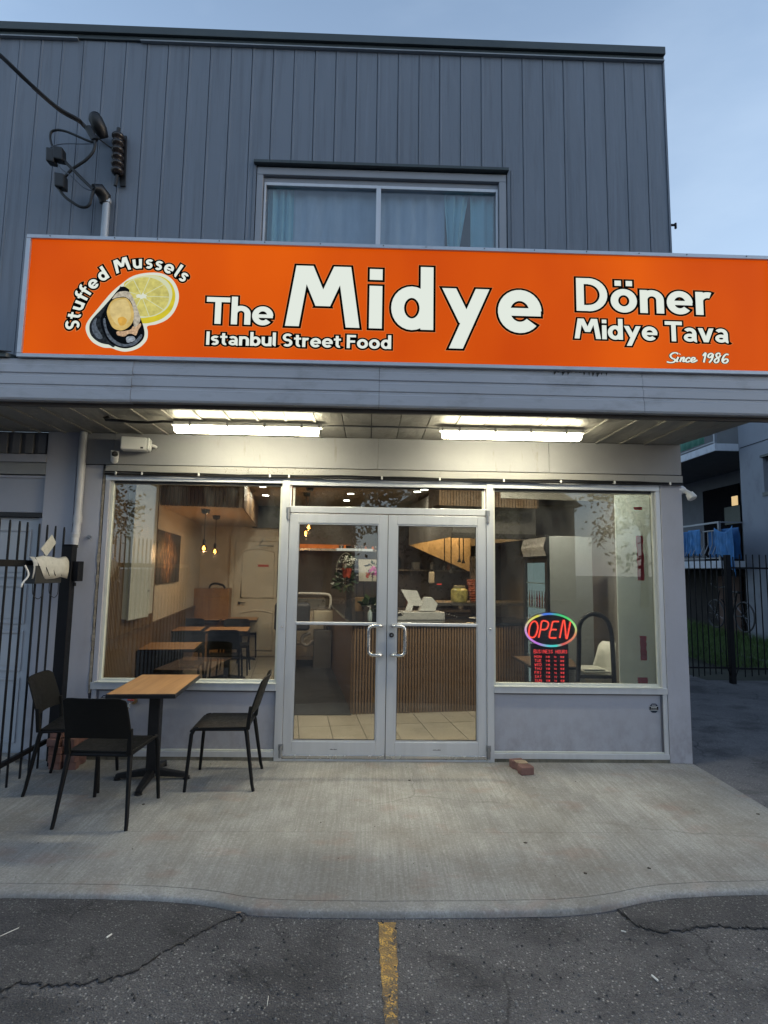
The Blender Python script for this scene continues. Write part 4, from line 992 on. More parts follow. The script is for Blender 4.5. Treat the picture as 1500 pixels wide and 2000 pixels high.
pic([(765, 425), (860, 350), (1000, 315), (1130, 322), (1220, 380), (1262, 460), (1262, 550), (1215, 650), (1130, 715), (1030, 745), (900, 745), (800, 600)], .0026, emit('lemon_pith', (.72, .76, .50), .85))
pulp = emit('lemon_pulp', (.66, .60, .18), .85, .18, 30)
def wedge(a0, a1):
    cx, cy, rx, ry = 985, 535, 250, 205; P = [(950+8*math.cos((a0+a1)/2), 527+8*math.sin((a0+a1)/2))]
    for i in range(6):
        a = a0+(a1-a0)*i/5; P.append((cx+rx*math.cos(a), cy+ry*math.sin(a)))
    return P
for i in range(9):
    a0 = i*math.pi*2/9+.03; pic(wedge(a0, a0+math.pi*2/9-.035), .0032, pulp, smooth_=False)
pic([(885, 525), (915, 505), (945, 515), (960, 490), (980, 512), (1005, 515), (990, 535), (1005, 550), (970, 548), (940, 560), (925, 545), (900, 545)], .0037, emit('lemon_core', (.80, .84, .70), .85), smooth_=False)
shell = mat('mussel_black_print', (.006, .008, .010), .7, 0, .5, 40, bmp=0, spec=.05)
shl2 = emit('mussel_shine_print', (.12, .15, .19), .7, .5, 60); shl3 = emit('mussel_dark_print', (.02, .026, .032), .8, .6, 50)
pic([(735, 430), (690, 480), (540, 650), (430, 770), (400, 850), (420, 940), (500, 1010), (600, 1035), (680, 1030), (760, 600)], .0042, shl3)
pic([(425, 850), (450, 780), (480, 760), (470, 820), (500, 890), (540, 960), (500, 975), (450, 930)], .0046, shl2)
pic([(740, 430), (815, 458), (820, 490), (870, 590), (930, 740), (975, 880), (968, 970), (900, 1040), (800, 1075), (700, 1062), (610, 1010), (545, 900), (518, 780), (560, 680), (640, 540)], .0050, shell)
pic([(545, 800), (565, 760), (590, 880), (660, 980), (760, 1030), (860, 1010), (940, 930), (950, 960), (880, 1035), (780, 1058), (680, 1035), (590, 950)], .0054, shl2)
pic([(790, 960), (860, 950), (880, 990), (800, 1015)], .0056, emit('mussel_glint_print', (.35, .40, .46), .8, .4, 60))
shim = emit('mussel_rim_print', (.55, .50, .40), .8, .3, 50)
pic([(700, 490), (800, 480), (850, 530), (905, 660), (935, 780), (870, 850), (850, 620), (780, 540), (690, 545), (640, 560)], .0058, shim)
pic([(690, 900), (760, 895), (830, 880), (860, 845), (880, 855), (935, 812), (940, 840), (915, 880), (890, 940), (850, 925), (810, 925), (770, 950), (720, 945), (690, 930)], .0060, emit('crumb_print', (.62, .42, .26), .85, .35, 80))
pic([(700, 550), (790, 550), (845, 620), (868, 720), (850, 810), (790, 870), (720, 890), (650, 860), (610, 790), (585, 700), (610, 620), (650, 570)], .0064, emit('mussel_meat_edge', (.68, .48, .16), .85, .15, 40))
pic([(710, 570), (785, 570), (825, 640), (840, 720), (825, 780), (780, 820), (720, 840), (670, 810), (630, 740), (615, 680), (640, 610)], .0068, emit('mussel_meat_print', (.72, .56, .24), .88, .12, 25))
pic([(700, 770), (750, 745), (795, 780), (770, 830), (720, 835)], .0071, emit('mussel_meat_orange', (.74, .42, .08), .88, .15, 30))

# dark end of the neighbouring sign cabinet / roof edge at far left
nb = thing('roof_edge_flashing', 'dark bent roof flashing at the far left just below the sign', 'flashing', (-3.0, -.97, 3.1))
MB().prism([(-6.4, -1.0, 3.134), (-2.66, -1.0, 3.134), (-2.60, -.9, 3.134), (-6.4, -.2, 3.134)], (0, 0, .03)).build('flashing', trim_dark, nb)
MB().prism([(-6.4, -1.02, 3.165), (-2.69, -1.02, 3.165), (-2.62, -1.0, 3.165), (-6.4, -.9, 3.165)], (0, 0, .008)).build('flashing_lip', alu_dark, nb)

# ------------------------------------------------------------------ electric service on the upper wall
yw = -.04
mast = thing('service_mast', 'grey electric service mast with black weatherhead rising behind the sign', 'mast', (-2.56, -.06, 3.2))
a = aty(202, 395, -.06); bq = aty(203, 470, -.06)
cm = mat('mast_grey', (.42, .45, .48), .4, .3, .08, 4)
MB().tube([(bq.x, -.06, 3.2), (bq.x, -.06, a.z)], .034, 14).build('mast_pipe', cm, mast, smooth=True)
MB().tube([(bq.x, -.06, a.z-.01), (bq.x, -.06, a.z+.03)], .040, 14).build('collar', cm, mast, smooth=True)
w0 = aty(203, 389, -.08); w1 = aty(190, 368, -.13)
MB().tube([(w0.x, -.06, w0.z-.03), (w0.x, -.07, w0.z+.03), (w1.x+.01, -.12, w1.z), (w1.x-.02, -.16, w1.z-.02)], [.045, .058, .055, .035], 12).build('weatherhead', black, mast, smooth=True)
MB().tube([aty(193, 366, -.12)+Vector((.0, 0, 0)), aty(200, 369, -.12)], .018, 10).build('clamp_bolt', chrome, mast, smooth=True)
def wpt(u, v, y=-.18): return aty(70+u*.13996, 200+v*.14, y)
def smoothpath(P, k=5):
    Q = []; n = len(P)
    for i in range(n-1):
        p0 = P[max(i-1, 0)]; p1 = P[i]; p2 = P[i+1]; p3 = P[min(i+2, n-1)]
        for t in [j/k for j in range(k)]:
            Q.append(.5*((2*p1)+(-p0+p2)*t+(2*p0-5*p1+4*p2-p3)*t*t+(-p0+3*p1-3*p2+p3)*t**3))
    Q.append(P[-1]); return Q
dr = thing('service_drop_cable', 'thick black overhead electric cable coming down to the upper wall', 'cable', tuple(wpt(780, 430)))
far = aty(0, 108, -.95); far2 = aty(-420, -170, -3.2)
path = [far2, aty(-60, 60, -1.6), far, aty(60, 165, -.55), aty(112, 210, -.35), aty(150, 232, -.25), wpt(640, 290, -.2), wpt(720, 375), wpt(770, 450)]
MB().tube(smoothpath(path), .017, 8).build('cable', black, dr, smooth=True)
MB().tube(smoothpath([p+Vector((.012, 0, -.03)) for p in path[3:]]), .006, 6).build('messenger_wire', black, dr, smooth=True)
MB().tube([wpt(740, 360), wpt(820, 530)], [.034, .028], 10).build('splice_boot', black, dr, smooth=True)
MB().tube([wpt(820, 470, -.18), wpt(880, 510, -.16)], .014, 8).tube([wpt(880, 510, -.16), wpt(1090, 665, -.07)], .006, 6).build('tie_wire', black, dr, smooth=True)
lp_ = thing('service_cable_loop', 'looped black electric cables with connector blocks beside the mast', 'cable loop', tuple(wpt(500, 900)))
def lw(pts, r_): MB().tube(smoothpath([wpt(u, v, -.2) for u, v in pts]), r_, 8).build('cable', black, lp_, smooth=True)
lw([(800, 548), (740, 540), (560, 462), (420, 405), (300, 385), (220, 410), (200, 480), (215, 570), (255, 670), (300, 720)], .0105)
lw([(825, 540), (825, 600), (790, 700), (700, 800), (600, 870), (510, 930), (440, 1000), (390, 1060)], .0125)
lw([(385, 800), (440, 860), (520, 940), (640, 1060), (800, 1215)], .0135)
lw([(310, 1150), (320, 1200), (400, 1310), (520, 1400), (620, 1455), (700, 1460), (750, 1420), (775, 1330), (795, 1240)], .0125)
gw = mat('grey_wire', (.07, .09, .12), .5)
MB().tube(smoothpath([wpt(u, v, -.21) for u, v in [(810, 575), (650, 580), (480, 576), (350, 582), (250, 605), (190, 640)]]), .004, 6).build('thin_wire', gw, lp_)
MB().tube(smoothpath([wpt(u, v, -.21) for u, v in [(300, 850), (370, 940), (470, 1010), (560, 1090), (660, 1180), (740, 1220), (790, 1228)]]), .005, 6).build('thin_wire', gw, lp_)
for (u, v, w_, h_) in ((225, 765, .042, .075), (330, 740, .05, .07), (352, 1115, .05, .075)):
    c = wpt(u, v, -.2); MB().hexa([(c.x-w_*.8, -.24, c.z-h_*.8), (c.x+w_*1.0, -.24, c.z-h_), (c.x+w_*1.0, -.16, c.z-h_), (c.x-w_*.8, -.16, c.z-h_*.8), (c.x-w_, -.24, c.z+h_), (c.x+w_*.8, -.24, c.z+h_*.8), (c.x+w_*.8, -.16, c.z+h_*.8), (c.x-w_, -.16, c.z+h_)]).build('connector_block', black, lp_, bev=.012)
fl = thing('dark_housing', 'long black rounded plastic housing on a stub above the insulator rack', 'housing', tuple(wpt(890, 360, -.1)))
MB().tube([wpt(820, 195, -.14), wpt(830, 230, -.14), wpt(900, 380, -.10), wpt(950, 500, -.05)], [.05, .062, .062, .045], 12).tube([wpt(820, 190, -.14), wpt(817, 183, -.14)], [.05, .03], 12).build('housing', black, fl, smooth=True)
ir = thing('insulator_rack', 'black ribbed insulator rack bolted to the upper wall', 'insulator', tuple(wpt(1140, 1100, -.08)))
t0, t1 = wpt(1150, 430, -.07), wpt(1135, 1010, -.07)
MB().bar(Vector((t0.x+.035, -.022, t0.z+.01)), Vector((t1.x+.035, -.022, t1.z-.08)), .045, .02, upv=(0, 1, 0)).build('back_plate', black, ir)
sp2 = MB(); L_ = t0-t1; n_ = 40
pts = [t1+L_*(i/n_) for i in range(n_+1)]; rs = [.034+.022*abs(math.sin(i/n_*math.pi*6)) for i in range(n_+1)]
sp2.tube(pts, rs, 14); sp2.build('insulators', mat('brown_black_porcelain', (.025, .018, .015), .25), ir, smooth=True)
MB().tube([t0, t0+Vector((0, 0, .05))], .018, 8).tube([t1, t1+Vector((-.01, 0, -.11))], .016, 8).build('rod', black, ir, smooth=True)
# small bracket on the right building edge
br = aty(1314, 441, .5); t = thing('corner_bracket', 'small dark bracket sticking out of the right edge of the upper wall', 'bracket', tuple(br))
MB().tube([(br.x-.12, .5, br.z), (br.x+.03, .5, br.z+.01)], .012, 6).tube([(br.x+.03, .5, br.z-.03), (br.x+.03, .5, br.z+.03)], .012, 6).build('bracket', black_metal, t)
# ------------------------------------------------------------------ outdoor furniture
def make_chair(loc, rz, label, group, dims=True):
    t = thing('chair', label, 'chair', loc, rz, group)
    seatm = mat('chair_black_plastic', (.0065, .0065, .0065), .5, 0, .15, 8, bmp=.2, bscale=420, spec=.2)
    legm = mat('chair_black_steel', (.006, .0065, .008), .45, 0, .1, 8, spec=.18)
    # seat: dished sheet
    n = 10; vs = []; hw = .205
    for j in range(n+1):
        ty = j/n; y = -.19+.41*ty
        for i in range(n+1):
            tx = i/n*2-1; wd_ = .205+.012*ty; r_ = 1.0
            z = .452-.010*(1-tx*tx)*(1-(ty*2-1)**2)-(.02*max(0, ty-.85)/.15)
            vs.append((tx*wd_, y, z))
    fs = [(j*(n+1)+i, j*(n+1)+i+1, (j+1)*(n+1)+i+1, (j+1)*(n+1)+i) for j in range(n) for i in range(n)]
    k = len(vs); vs += [(x, y, z-.016) for x, y, z in vs]; fs2 = [tuple(a+k for a in f[::-1]) for f in fs]
    rim = [i for i in range(n+1)]+[(j+1)*(n+1)-1 for j in range(1, n+1)]+[n*(n+1)+i for i in range(n-1, -1, -1)]+[j*(n+1) for j in range(n-1, 0, -1)]
    fs3 = [(rim[i], rim[i]+k, rim[(i+1) % len(rim)]+k, rim[(i+1) % len(rim)]) for i in range(len(rim))]
    MB().add(vs, fs+fs2+fs3).build('seat', seatm, t, False, smooth=True, bev=.004)
    # back: curved panel leaning back
    nz, nx = 8, 12; vs = []
    for j in range(nz+1):
        tz = j/nz; z = .535+.275*tz
        for i in range(nx+1):
            tx = i/nx*2-1; w_ = .212-.012*tz*tz
            zz = z-(.018*max(0, abs(tx)-.8)/.2 if j == nz else 0)+(.010*(1-tx*tx) if j == 0 else 0)
            y = -.205-.075*tz-.032*(1-tx*tx)-.015*tz*tz*(1 if True else 0)
            vs.append((tx*w_, y, zz))
    fs = [(j*(nx+1)+i, (j+1)*(nx+1)+i, (j+1)*(nx+1)+i+1, j*(nx+1)+i+1) for j in range(nz) for i in range(nx)]
    k = len(vs); vs += [(x, y-.013, z) for x, y, z in vs]; n = nx
    rim = [i for i in range(nx+1)]+[j*(nx+1)+nx for j in range(1, nz+1)]+[nz*(nx+1)+i for i in range(nx-1, -1, -1)]+[j*(nx+1) for j in range(nz-1, 0, -1)]
    MB().add(vs, fs+[tuple(a+k for a in f[::-1]) for f in fs]+[(rim[i], rim[(i+1) % len(rim)], rim[(i+1) % len(rim)]+k, rim[i]+k) for i in range(len(rim))]).build('backrest', seatm, t, False, smooth=True, bev=.004)
    for s in (-1, 1):
        MB().hexa([(s*.198-.018, -.215, .43), (s*.198+.018, -.215, .43), (s*.198+.018, -.185, .43), (s*.198-.018, -.185, .43), (s*.205-.012, -.232, .60), (s*.205+.012, -.232, .60), (s*.205+.012, -.205, .60), (s*.205-.012, -.205, .60)]).build('back_support', seatm, t, False, bev=.005)
        MB().tube([(s*.232, -.262, 0), (s*.228, -.25, .05), (s*.200, -.195, .40), (s*.198, -.185, .44)], [.0115, .0125, .0165, .0165], 10).build('leg', legm, t, False, smooth=True)
        MB().tube([(s*.228, .235, 0), (s*.225, .232, .05), (s*.208, .208, .40), (s*.205, .19, .435), (s*.203, .16, .442)], [.0115, .0125, .0145, .0145, .013], 10).build('leg', legm, t, False, smooth=True)
    MB().tube([(-.2, -.19, .428), (.2, -.19, .428)], .011, 8).tube([(-.2, .185, .43), (.2, .185, .43)], .010, 8).tube([(-.2, -.19, .43), (-.2, .19, .432)], .010, 8).tube([(.2, -.19, .43), (.2, .19, .432)], .010, 8).build('seat_frame', legm, t, False, smooth=True)
    return t
grp = 'black chairs around the outdoor table'
ch0 = make_chair((-1.705, -1.005, 0), R(-2), 'black chair nearest the camera with its back to the viewer', grp)
ch1 = copy_tree(ch0); ch1.location = (-1.10, -.43, 0); ch1.rotation_euler[2] = R(93); ch1['label'] = 'black chair seen side on at the right of the outdoor table'
ch2 = copy_tree(ch0); ch2.location = (-2.20, -.50, 0); ch2.rotation_euler[2] = R(-82); ch2['label'] = 'black chair beside the gate at the left of the outdoor table'

def make_table(loc, rz, sx, sy, h, label, group=None, foot=True, name='table'):
    t = thing(name, label, 'table', loc, rz, group)
    MB().box((-sx/2+.006, -sy/2+.006, h-.004), (sx/2-.006, sy/2-.006, h+.001)).build('tabletop', oak, t, False)
    MB().box((-sx/2, -sy/2, h-.032), (sx/2, sy/2, h-.0045)).box((-sx/2, -sy/2, h-.0045), (-sx/2+.0055, sy/2, h)).box((sx/2-.0055, -sy/2, h-.0045), (sx/2, sy/2, h)).box((-sx/2+.0055, -sy/2, h-.0045), (sx/2-.0055, -sy/2+.0055, h)).box((-sx/2+.0055, sy/2-.0055, h-.0045), (sx/2-.0055, sy/2, h)).build('edge_band', mat('table_black_edge', (.014, .014, .015), .35), t, False, bev=.003)
    cast = mat('cast_iron_black', (.012, .012, .014), .45, .3, .2, 8, .2, (.04, .035, .03), .2, 90)
    MB().box((-.042, -.042, .06), (.042, .042, h-.05)).box((-.13, -.11, h-.05), (.13, .11, h-.0325)).build('column', cast, t, False, bev=.006)
    for (dx, dy, l) in ((1, 0, .27), (-1, 0, .27), (0, 1, .31), (0, -1, .31)):
        q = MB(); w_ = .026
        if dx: q.hexa([(dx*.03, -w_, .03), (dx*l, -w_*.8, .015), (dx*l, w_*.8, .015), (dx*.03, w_, .03), (dx*.03, -w_, .085), (dx*l, -w_*.7, .045), (dx*l, w_*.7, .045), (dx*.03, w_, .085)])
        else: q.hexa([(-w_, dy*.03, .03), (w_, dy*.03, .03), (w_*.8, dy*l, .015), (-w_*.8, dy*l, .015), (-w_, dy*.03, .085), (w_, dy*.03, .085), (w_*.7, dy*l, .045), (-w_*.7, dy*l, .045)])
        q.tube([(dx*l*.96, dy*l*.96, 0), (dx*l*.96, dy*l*.96, .02)], .024, 10)
        q.build('foot', cast, t, False, bev=.004)
    return t
TH = .72
cs = [atz(u, v, TH) for u, v in ((211.5, 1355), (341, 1357), (389, 1319), (278, 1316))]
cen = sum(cs, Vector())/4; ax = ((cs[2]-cs[1])+(cs[3]-cs[0])).normalized()
sx_ = ((cs[1]-cs[0]).length+(cs[2]-cs[3]).length)/2; sy_ = ((cs[2]-cs[1]).length+(cs[3]-cs[0]).length)/2
print('table', [tuple(round(q, 2) for q in c) for c in cs], sx_, sy_)
oak_y = wood_mat('oak_laminate_outdoor', (.38, .19, .075), (.52, .28, .12), 1, .38, 'y')
T0 = make_table((cen.x, cen.y, 0), math.atan2(-ax.x, ax.y)*.8, sx_, sy_, TH, 'small outdoor cafe table with oak top and black pedestal')
[c for c in T0.children if c.name.startswith('tabletop')][0].data.materials[0] = oak_y

# red paver stack by the gate and loose paver by the doors
brickm = mat('red_paver', (.20, .105, .09), .85, 0, .25, 14, .5, (.12, .09, .08), .6, 90)
ps = thing('paver_pile', 'pile of red brick pavers behind the left chair at the foot of the gate post', 'bricks', (-2.42, -.12, 0))
def paver(parent, c, rz, s=1.0, l=.20, w_=.10, h=.06, world=True):
    # interlocking shape with notched sides
    pr = [(-l/2, -w_/2), (-l*.2, -w_/2), (-l*.12, -w_*.36), (l*.12, -w_*.36), (l*.2, -w_/2), (l/2, -w_/2), (l/2, w_/2), (l*.2, w_/2), (l*.12, w_*.36), (-l*.12, w_*.36), (-l*.2, w_/2), (-l/2, w_/2)]
    ca, sa = math.cos(rz), math.sin(rz)
    return MB().prism([(c[0]+x*ca-y*sa, c[1]+x*sa+y*ca, c[2]) for x, y in pr], (0, 0, h))
r_ = random.Random(2)
for lv in range(5):
    for k in range(2 if lv < 4 else 1):
        paver(ps, (-2.50+k*.125+r_.uniform(-.012, .012), -.16+r_.uniform(-.02, .02), lv*.0615), R(90+r_.uniform(-10, 10))).build('paver', brickm, ps, bev=.006)
bp = atz(1019, 1506, 0)
lb = thing('loose_paver', 'loose reddish brick paver lying in front of the right door post', 'brick', (bp.x, bp.y, 0))
pb = paver(lb, (bp.x, bp.y+.01, 0), R(102), l=.225, w_=.115, h=.065); q = pb.build('paver', brickm, lb, bev=.008)
lb2 = MB().prism([(bp.x-.05, bp.y+.05, .066), (bp.x+.045, bp.y+.06, .066), (bp.x+.05, bp.y-.02, .066), (bp.x+.0, bp.y-.03, .066), (bp.x-.045, bp.y+.0, .066)], (0, 0, .004)).build('mortar_crust', mat('mortar_crust', (.36, .27, .18), .9, 0, .3, 40, bmp=.6), lb)

# ------------------------------------------------------------------ black gate at far left
GX = -2.62
gt = thing('metal_gate', 'black metal bar gate standing open at the far left', 'gate', (GX, -.9, 0))
ybar = [aty_ for aty_ in []]
def gate_y(u): return CY+ (atx(u, 1100, GX).y-CY)
us = [126.7, 109.6, 93.6, 78, 54.5, 39, 20]
yb = [atx(u, 1020, GX).y for u in us]
step = -.115
yy = yb[-1]
while yy > -3.0: yy += step; yb.append(yy)
for y in yb:
    zb = .03 + r_.uniform(-.02, .02)
    MB().tube([(GX, y, zb), (GX, y, 1.93), (GX, y, 1.96)], [.0085, .0085, .006], 8).build('bar', black_metal, gt, smooth=True)
MB().box((GX-.016, -3.0, 1.62), (GX+.016, -.16, 1.67)).build('top_rail', black_metal, gt, bev=.004)
p0 = atx(0, 1512, GX); p1 = atx(112, 1440, GX)
MB().bar((GX, -3.0, .20), (GX, -.16, .20), .03, .035).build('bottom_rail', black_metal, gt, bev=.003)
gp_ = thing('gate_post', 'black square steel post with a latch plate beside the left pier', 'post', (-2.56, -.14, 0))
MB().box((-2.60, -.17, 0), (-2.52, -.09, 1.80)).box((-2.605, -.175, 1.801), (-2.515, -.085, 1.812)).build('post', black_metal, gp_, bev=.004)
MB().box((-2.515, -.15, 1.50), (-2.47, -.06, 1.67)).build('latch_plate', black_metal, gp_, bev=.004)
MB().tube([(-2.50, -.13, 1.49), (-2.50, -.13, 1.46)], .012, 8).build('latch_pin', black_metal, gp_)
lbx = thing('lock_box', 'dark metal electric lock box hanging on the gate with thin wires', 'box', (GX, -.6, 1.4))
b0 = atx(50, 1140, GX+.02); b1 = atx(105, 1105, GX+.02)
MB().box((GX+.012, b0.y, b0.z+.0), (GX+.09, b1.y, b1.z)).build('box', mat('dark_box_metal', (.05, .052, .055), .4, .4, .2, 9), lbx, bev=.004)
for s in (0, 1):
    yA = b0.y+.04+s*.22; MB().tube(smoothpath([Vector((GX+.05, yA, b0.z)), Vector((GX+.05, yA+.01, b0.z-.08)), Vector((GX+.05, yA+.08, b0.z-.12)), Vector((GX+.05, yA+.13, b0.z-.09)), Vector((GX+.05, yA+.13, b0.z))]), .003, 6).build('wire', black, lbx)
paper = mat('plain_paper', (.46, .45, .42), .8, 0, .12, 20, .3, (.1, .1, .1), .3, 60)
nt_ = thing('paper_notice', 'curled pale plastic sheet tied over the gate top rail', 'paper', (GX, -.45, 1.65))
rows = []; 
for j in range(7):
    t = j/6; rows.append([Vector((GX+.03+.05*math.sin(t*2.2)+.01*i, -.66+.08*i*1.0, 1.70-.17*t*t-.01*math.sin(i*2+t*3))) for i in range(6)])
vs = [p for q in rows for p in q]; MB().add([tuple(p) for p in vs], [(j*6+i, j*6+i+1, (j+1)*6+i+1, (j+1)*6+i) for j in range(6) for i in range(5)]).build('sheet', paper, nt_, smooth=True).modifiers.new('t', 'SOLIDIFY').thickness = .002
a0 = [atx(u, v, GX+.03) for u, v in ((90, 1087), (79, 1072), (101, 1044), (109, 1060))]
MB().add([tuple(p) for p in a0]+[tuple(p+Vector((.004, 0, 0))) for p in a0], [(0, 1, 2, 3), (7, 6, 5, 4), (0, 4, 5, 1), (1, 5, 6, 2), (2, 6, 7, 3), (3, 7, 4, 0)]).build('upright_flap', paper, nt_)
pm = MB(); r2 = random.Random(5)
for j in range(4):
    y0 = a0[1].y+.02+j*.03; 
for j in range(5):
    yA = -.62+.085*j; pm.tube([Vector((GX+.062+.0*j, yA, 1.69)), Vector((GX+.105, yA+.01, 1.60)), Vector((GX+.115, yA+.03, 1.55))], .0035, 5)
pm.build('printed_lines', black, nt_)
MB().tube(smoothpath([Vector((GX+.05, -.72, 1.63)), Vector((GX+.07, -.70, 1.56)), Vector((GX+.05, -.73, 1.50)), Vector((GX+.06, -.76, 1.47))]), .007, 6).build('twisted_tie', white_pl, nt_, smooth=True)
# ------------------------------------------------------------------ interior (turned 8 degrees against the facade)
IA = R(8.2); E1 = Vector((math.cos(IA), math.sin(IA), 0)); E2 = Vector((-math.sin(IA), math.cos(IA), 0)); OI = Vector((-2.36, .11, 0))
def I(s, t, z=0): return OI+E1*s+E2*t+Vector((0, 0, z))
def ibox(s0, s1, t0, t1, z0, z1): 
    return MB().hexa([I(s0, t0, z0), I(s1, t0, z0), I(s1, t1, z0), I(s0, t1, z0), I(s0, t0, z1), I(s1, t0, z1), I(s1, t1, z1), I(s0, t1, z1)])
FZ = .008; CZ_ = 2.80; TB = 5.35
def clip(poly, inside, inter):
    out = []
    for i in range(len(poly)):
        a, b = poly[i-1], poly[i]; ia, ib = inside(a), inside(b)
        if ia != ib: out.append(inter(a, b))
        if ib: out.append(b)
    return out
def clipy(poly, y0): return clip(poly, lambda p: p.y >= y0, lambda a, b: a+(b-a)*((y0-a.y)/(b.y-a.y)))
def clipx(poly, x0): return clip(poly, lambda p: p.x <= x0, lambda a, b: a+(b-a)*((x0-a.x)/(b.x-a.x)))
def tile_mat():
    m, n, b = new_mat('beige_floor_tile'); t = n.nodes.new('ShaderNodeObjectInfo'); v = objco(n, (2, 5, 1))
    c = mix(n, mapr(n, noise(n, 1.6, 6, .65, v, .8), .3, .7), (.33, .29, .22), (.48, .43, .35))
    c = mix(n, mth(n, 'MULTIPLY', t.outputs['Random'], .35), c, (.30, .26, .20)); n.links.new(c, b.inputs['Base Color']); b.inputs['Roughness'].default_value = .28; return m
tm = tile_mat()
FL = thing('shop_floor', None, None, (0, 2, 0)); FL['kind'] = 'structure'; FL['label'] = 'beige tiled floor inside the shop'
MB().add([(-3.4, .1, 0.001), (2.7, .1, 0.001), (2.7, 7, 0.001), (-3.4, 7, 0.001)], [(0, 1, 2, 3)]).build('grout_bed', mat('grout', (.06, .052, .045), .9), FL)
TWd, TLn = .325, .60; s0_ = (atz(715, 1440, 0)-OI).dot(E1) % TWd; t0_ = (atz(646, 1419.6, 0)-OI).dot(E2) % TLn
s = s0_-TWd*1
while s < 6.2:
    t = t0_-TLn*2
    while t < TB:
        P = [I(s+.004, t+.004, 0), I(s+TWd-.004, t+.004, 0), I(s+TWd-.004, min(t+TLn, TB)-.004, 0), I(s+.004, min(t+TLn, TB)-.004, 0)]
        P = clipy(P, .125)
        if len(P) > 2: P = clipx(P, 2.69)
        if len(P) > 2 and s > -.4: MB().prism([(p.x, p.y, .0015) for p in P], (0, 0, FZ-.0015)).build('floor_tile', tm, FL)
        t += TLn
    s += TWd
# ceiling, walls
cream = mat('cream_wall_paint', (.58, .50, .40), .7, 0, .05, 2)
ceil_m = mat('ceiling_grey_brown', (.26, .235, .205), .8, 0, .06, 2)
P = [Vector((-2.5, .10, 0)), Vector((2.7, .10, 0)), Vector((2.7, 7.2, 0)), Vector((-3.5, 7.2, 0))]
MB().prism([(p.x, p.y, CZ_) for p in P], (0, 0, .05)).build('ceiling', ceil_m, B)
MB().box((-2.36, .101, 2.46), (2.69, .16, CZ_-.002)).build('interior_head', mat('interior_head', (.2, .18, .16), .8), B)
ibox(-.10, -.002, -.02, TB+.1, 0, CZ_-.003).build('interior_wall', cream, B)
kit = mat('kitchen_tile_dark', (.10, .085, .07), .35, 0, .15, 3)
ibox(-.1, 2.3, TB, TB+.12, 0, CZ_-.004).build('interior_wall', cream, B)
ibox(2.302, 6.6, TB, TB+.12, 0, CZ_-.004).build('interior_wall', kit, B)
MB().box((2.66, .132, 0), (2.69, 7.0, CZ_-.005)).build('interior_wall', mat('grey_interior', (.20, .19, .175), .7), B)
# unseen dark block added outside the room so nothing shines through
MB().box((-6.4, .5, -.1), (-3.6, 9, 2.88)).build('light_block', mat('dim_room', (.1, .11, .13), .9), B)
# wainscot and slat wall on the left
wn = group_part('wainscot', B)
ibox(0, .012, 1.78, TB-.01, .0, .93).build('wainscot_panel', panelw, wn)
ibox(0, .03, 1.78, TB-.01, .931, .965).build('wainscot_cap', panelw, wn)
k = 0; t = 1.80; first = None
def islat(parent, s, t, z0, z1, w_, d, along, m):
    if along == 't': return ibox(s, s+d, t, t+w_, z0, z1)
    return ibox(s, s+w_, t-d, t, z0, z1)
ws = group_part('slat_wall', B)
ibox(0, .010, .0, 1.76, .0, CZ_-.01).build('slat_backing', slatd, ws)
src = ibox(.0105, .030, .02, .050, .97, CZ_-.012).build('slat', slatw, ws)
src2 = ibox(.0105, .030, .02, .050, .01, .93).build('slat', slatw, ws)
for i in range(1, 37):
    for q_ in (src, src2):
        o = q_.copy(); C.objects.link(o); o.parent = ws; o.location = E2*(.0475*i)
ibox(.0, .04, .0, 1.78, .931, .969).build('slat_rail', panelw, ws)
# lowered ceiling over the seating with a slatted face
lc = group_part('lowered_ceiling', B); TL0 = 1.95
sR = (aty(478, 991, 2.4)-OI).dot(E1); sR = 1.00
ibox(.002, sR, TL0, TB-.002, 2.405, CZ_-.004).build('ceiling_box', mat('tan_soffit_paint', (.50, .40, .30), .7), lc)
src = ibox(.02, .058, TL0-.018, TL0-.001, 2.40, CZ_-.005).build('slat', slatw, lc)
for i in range(1, 20):
    if .058+.05*i < sR: o = src.copy(); C.objects.link(o); o.parent = lc; o.location = E1*(.05*i)
src = ibox(sR+.001, sR+.018, TL0+.02, TL0+.058, 2.40, CZ_-.005).build('slat', slatw, lc)
for i in range(1, 66):
    if TL0+.058+.05*i < TB: o = src.copy(); C.objects.link(o); o.parent = lc; o.location = E2*(.05*i)
# slatted bulkhead above the counter
bk = group_part('counter_bulkhead', B)
b0, b1 = atz(893, 985, 2.42), None
BX0 = 3.35; BT = 1.0
ibox(BX0, 4.62, BT, BT+.5, 2.42, CZ_-.004).build('bulkhead_box', slatd, bk)
src = ibox(BX0+.004, BX0+.030, BT-.016, BT-.001, 2.41, CZ_-.005).build('slat', slatw, bk)
for i in range(1, 36):
    if BX0+.03+.0355*i < 4.62: o = src.copy(); C.objects.link(o); o.parent = bk; o.location = E1*(.0355*i)
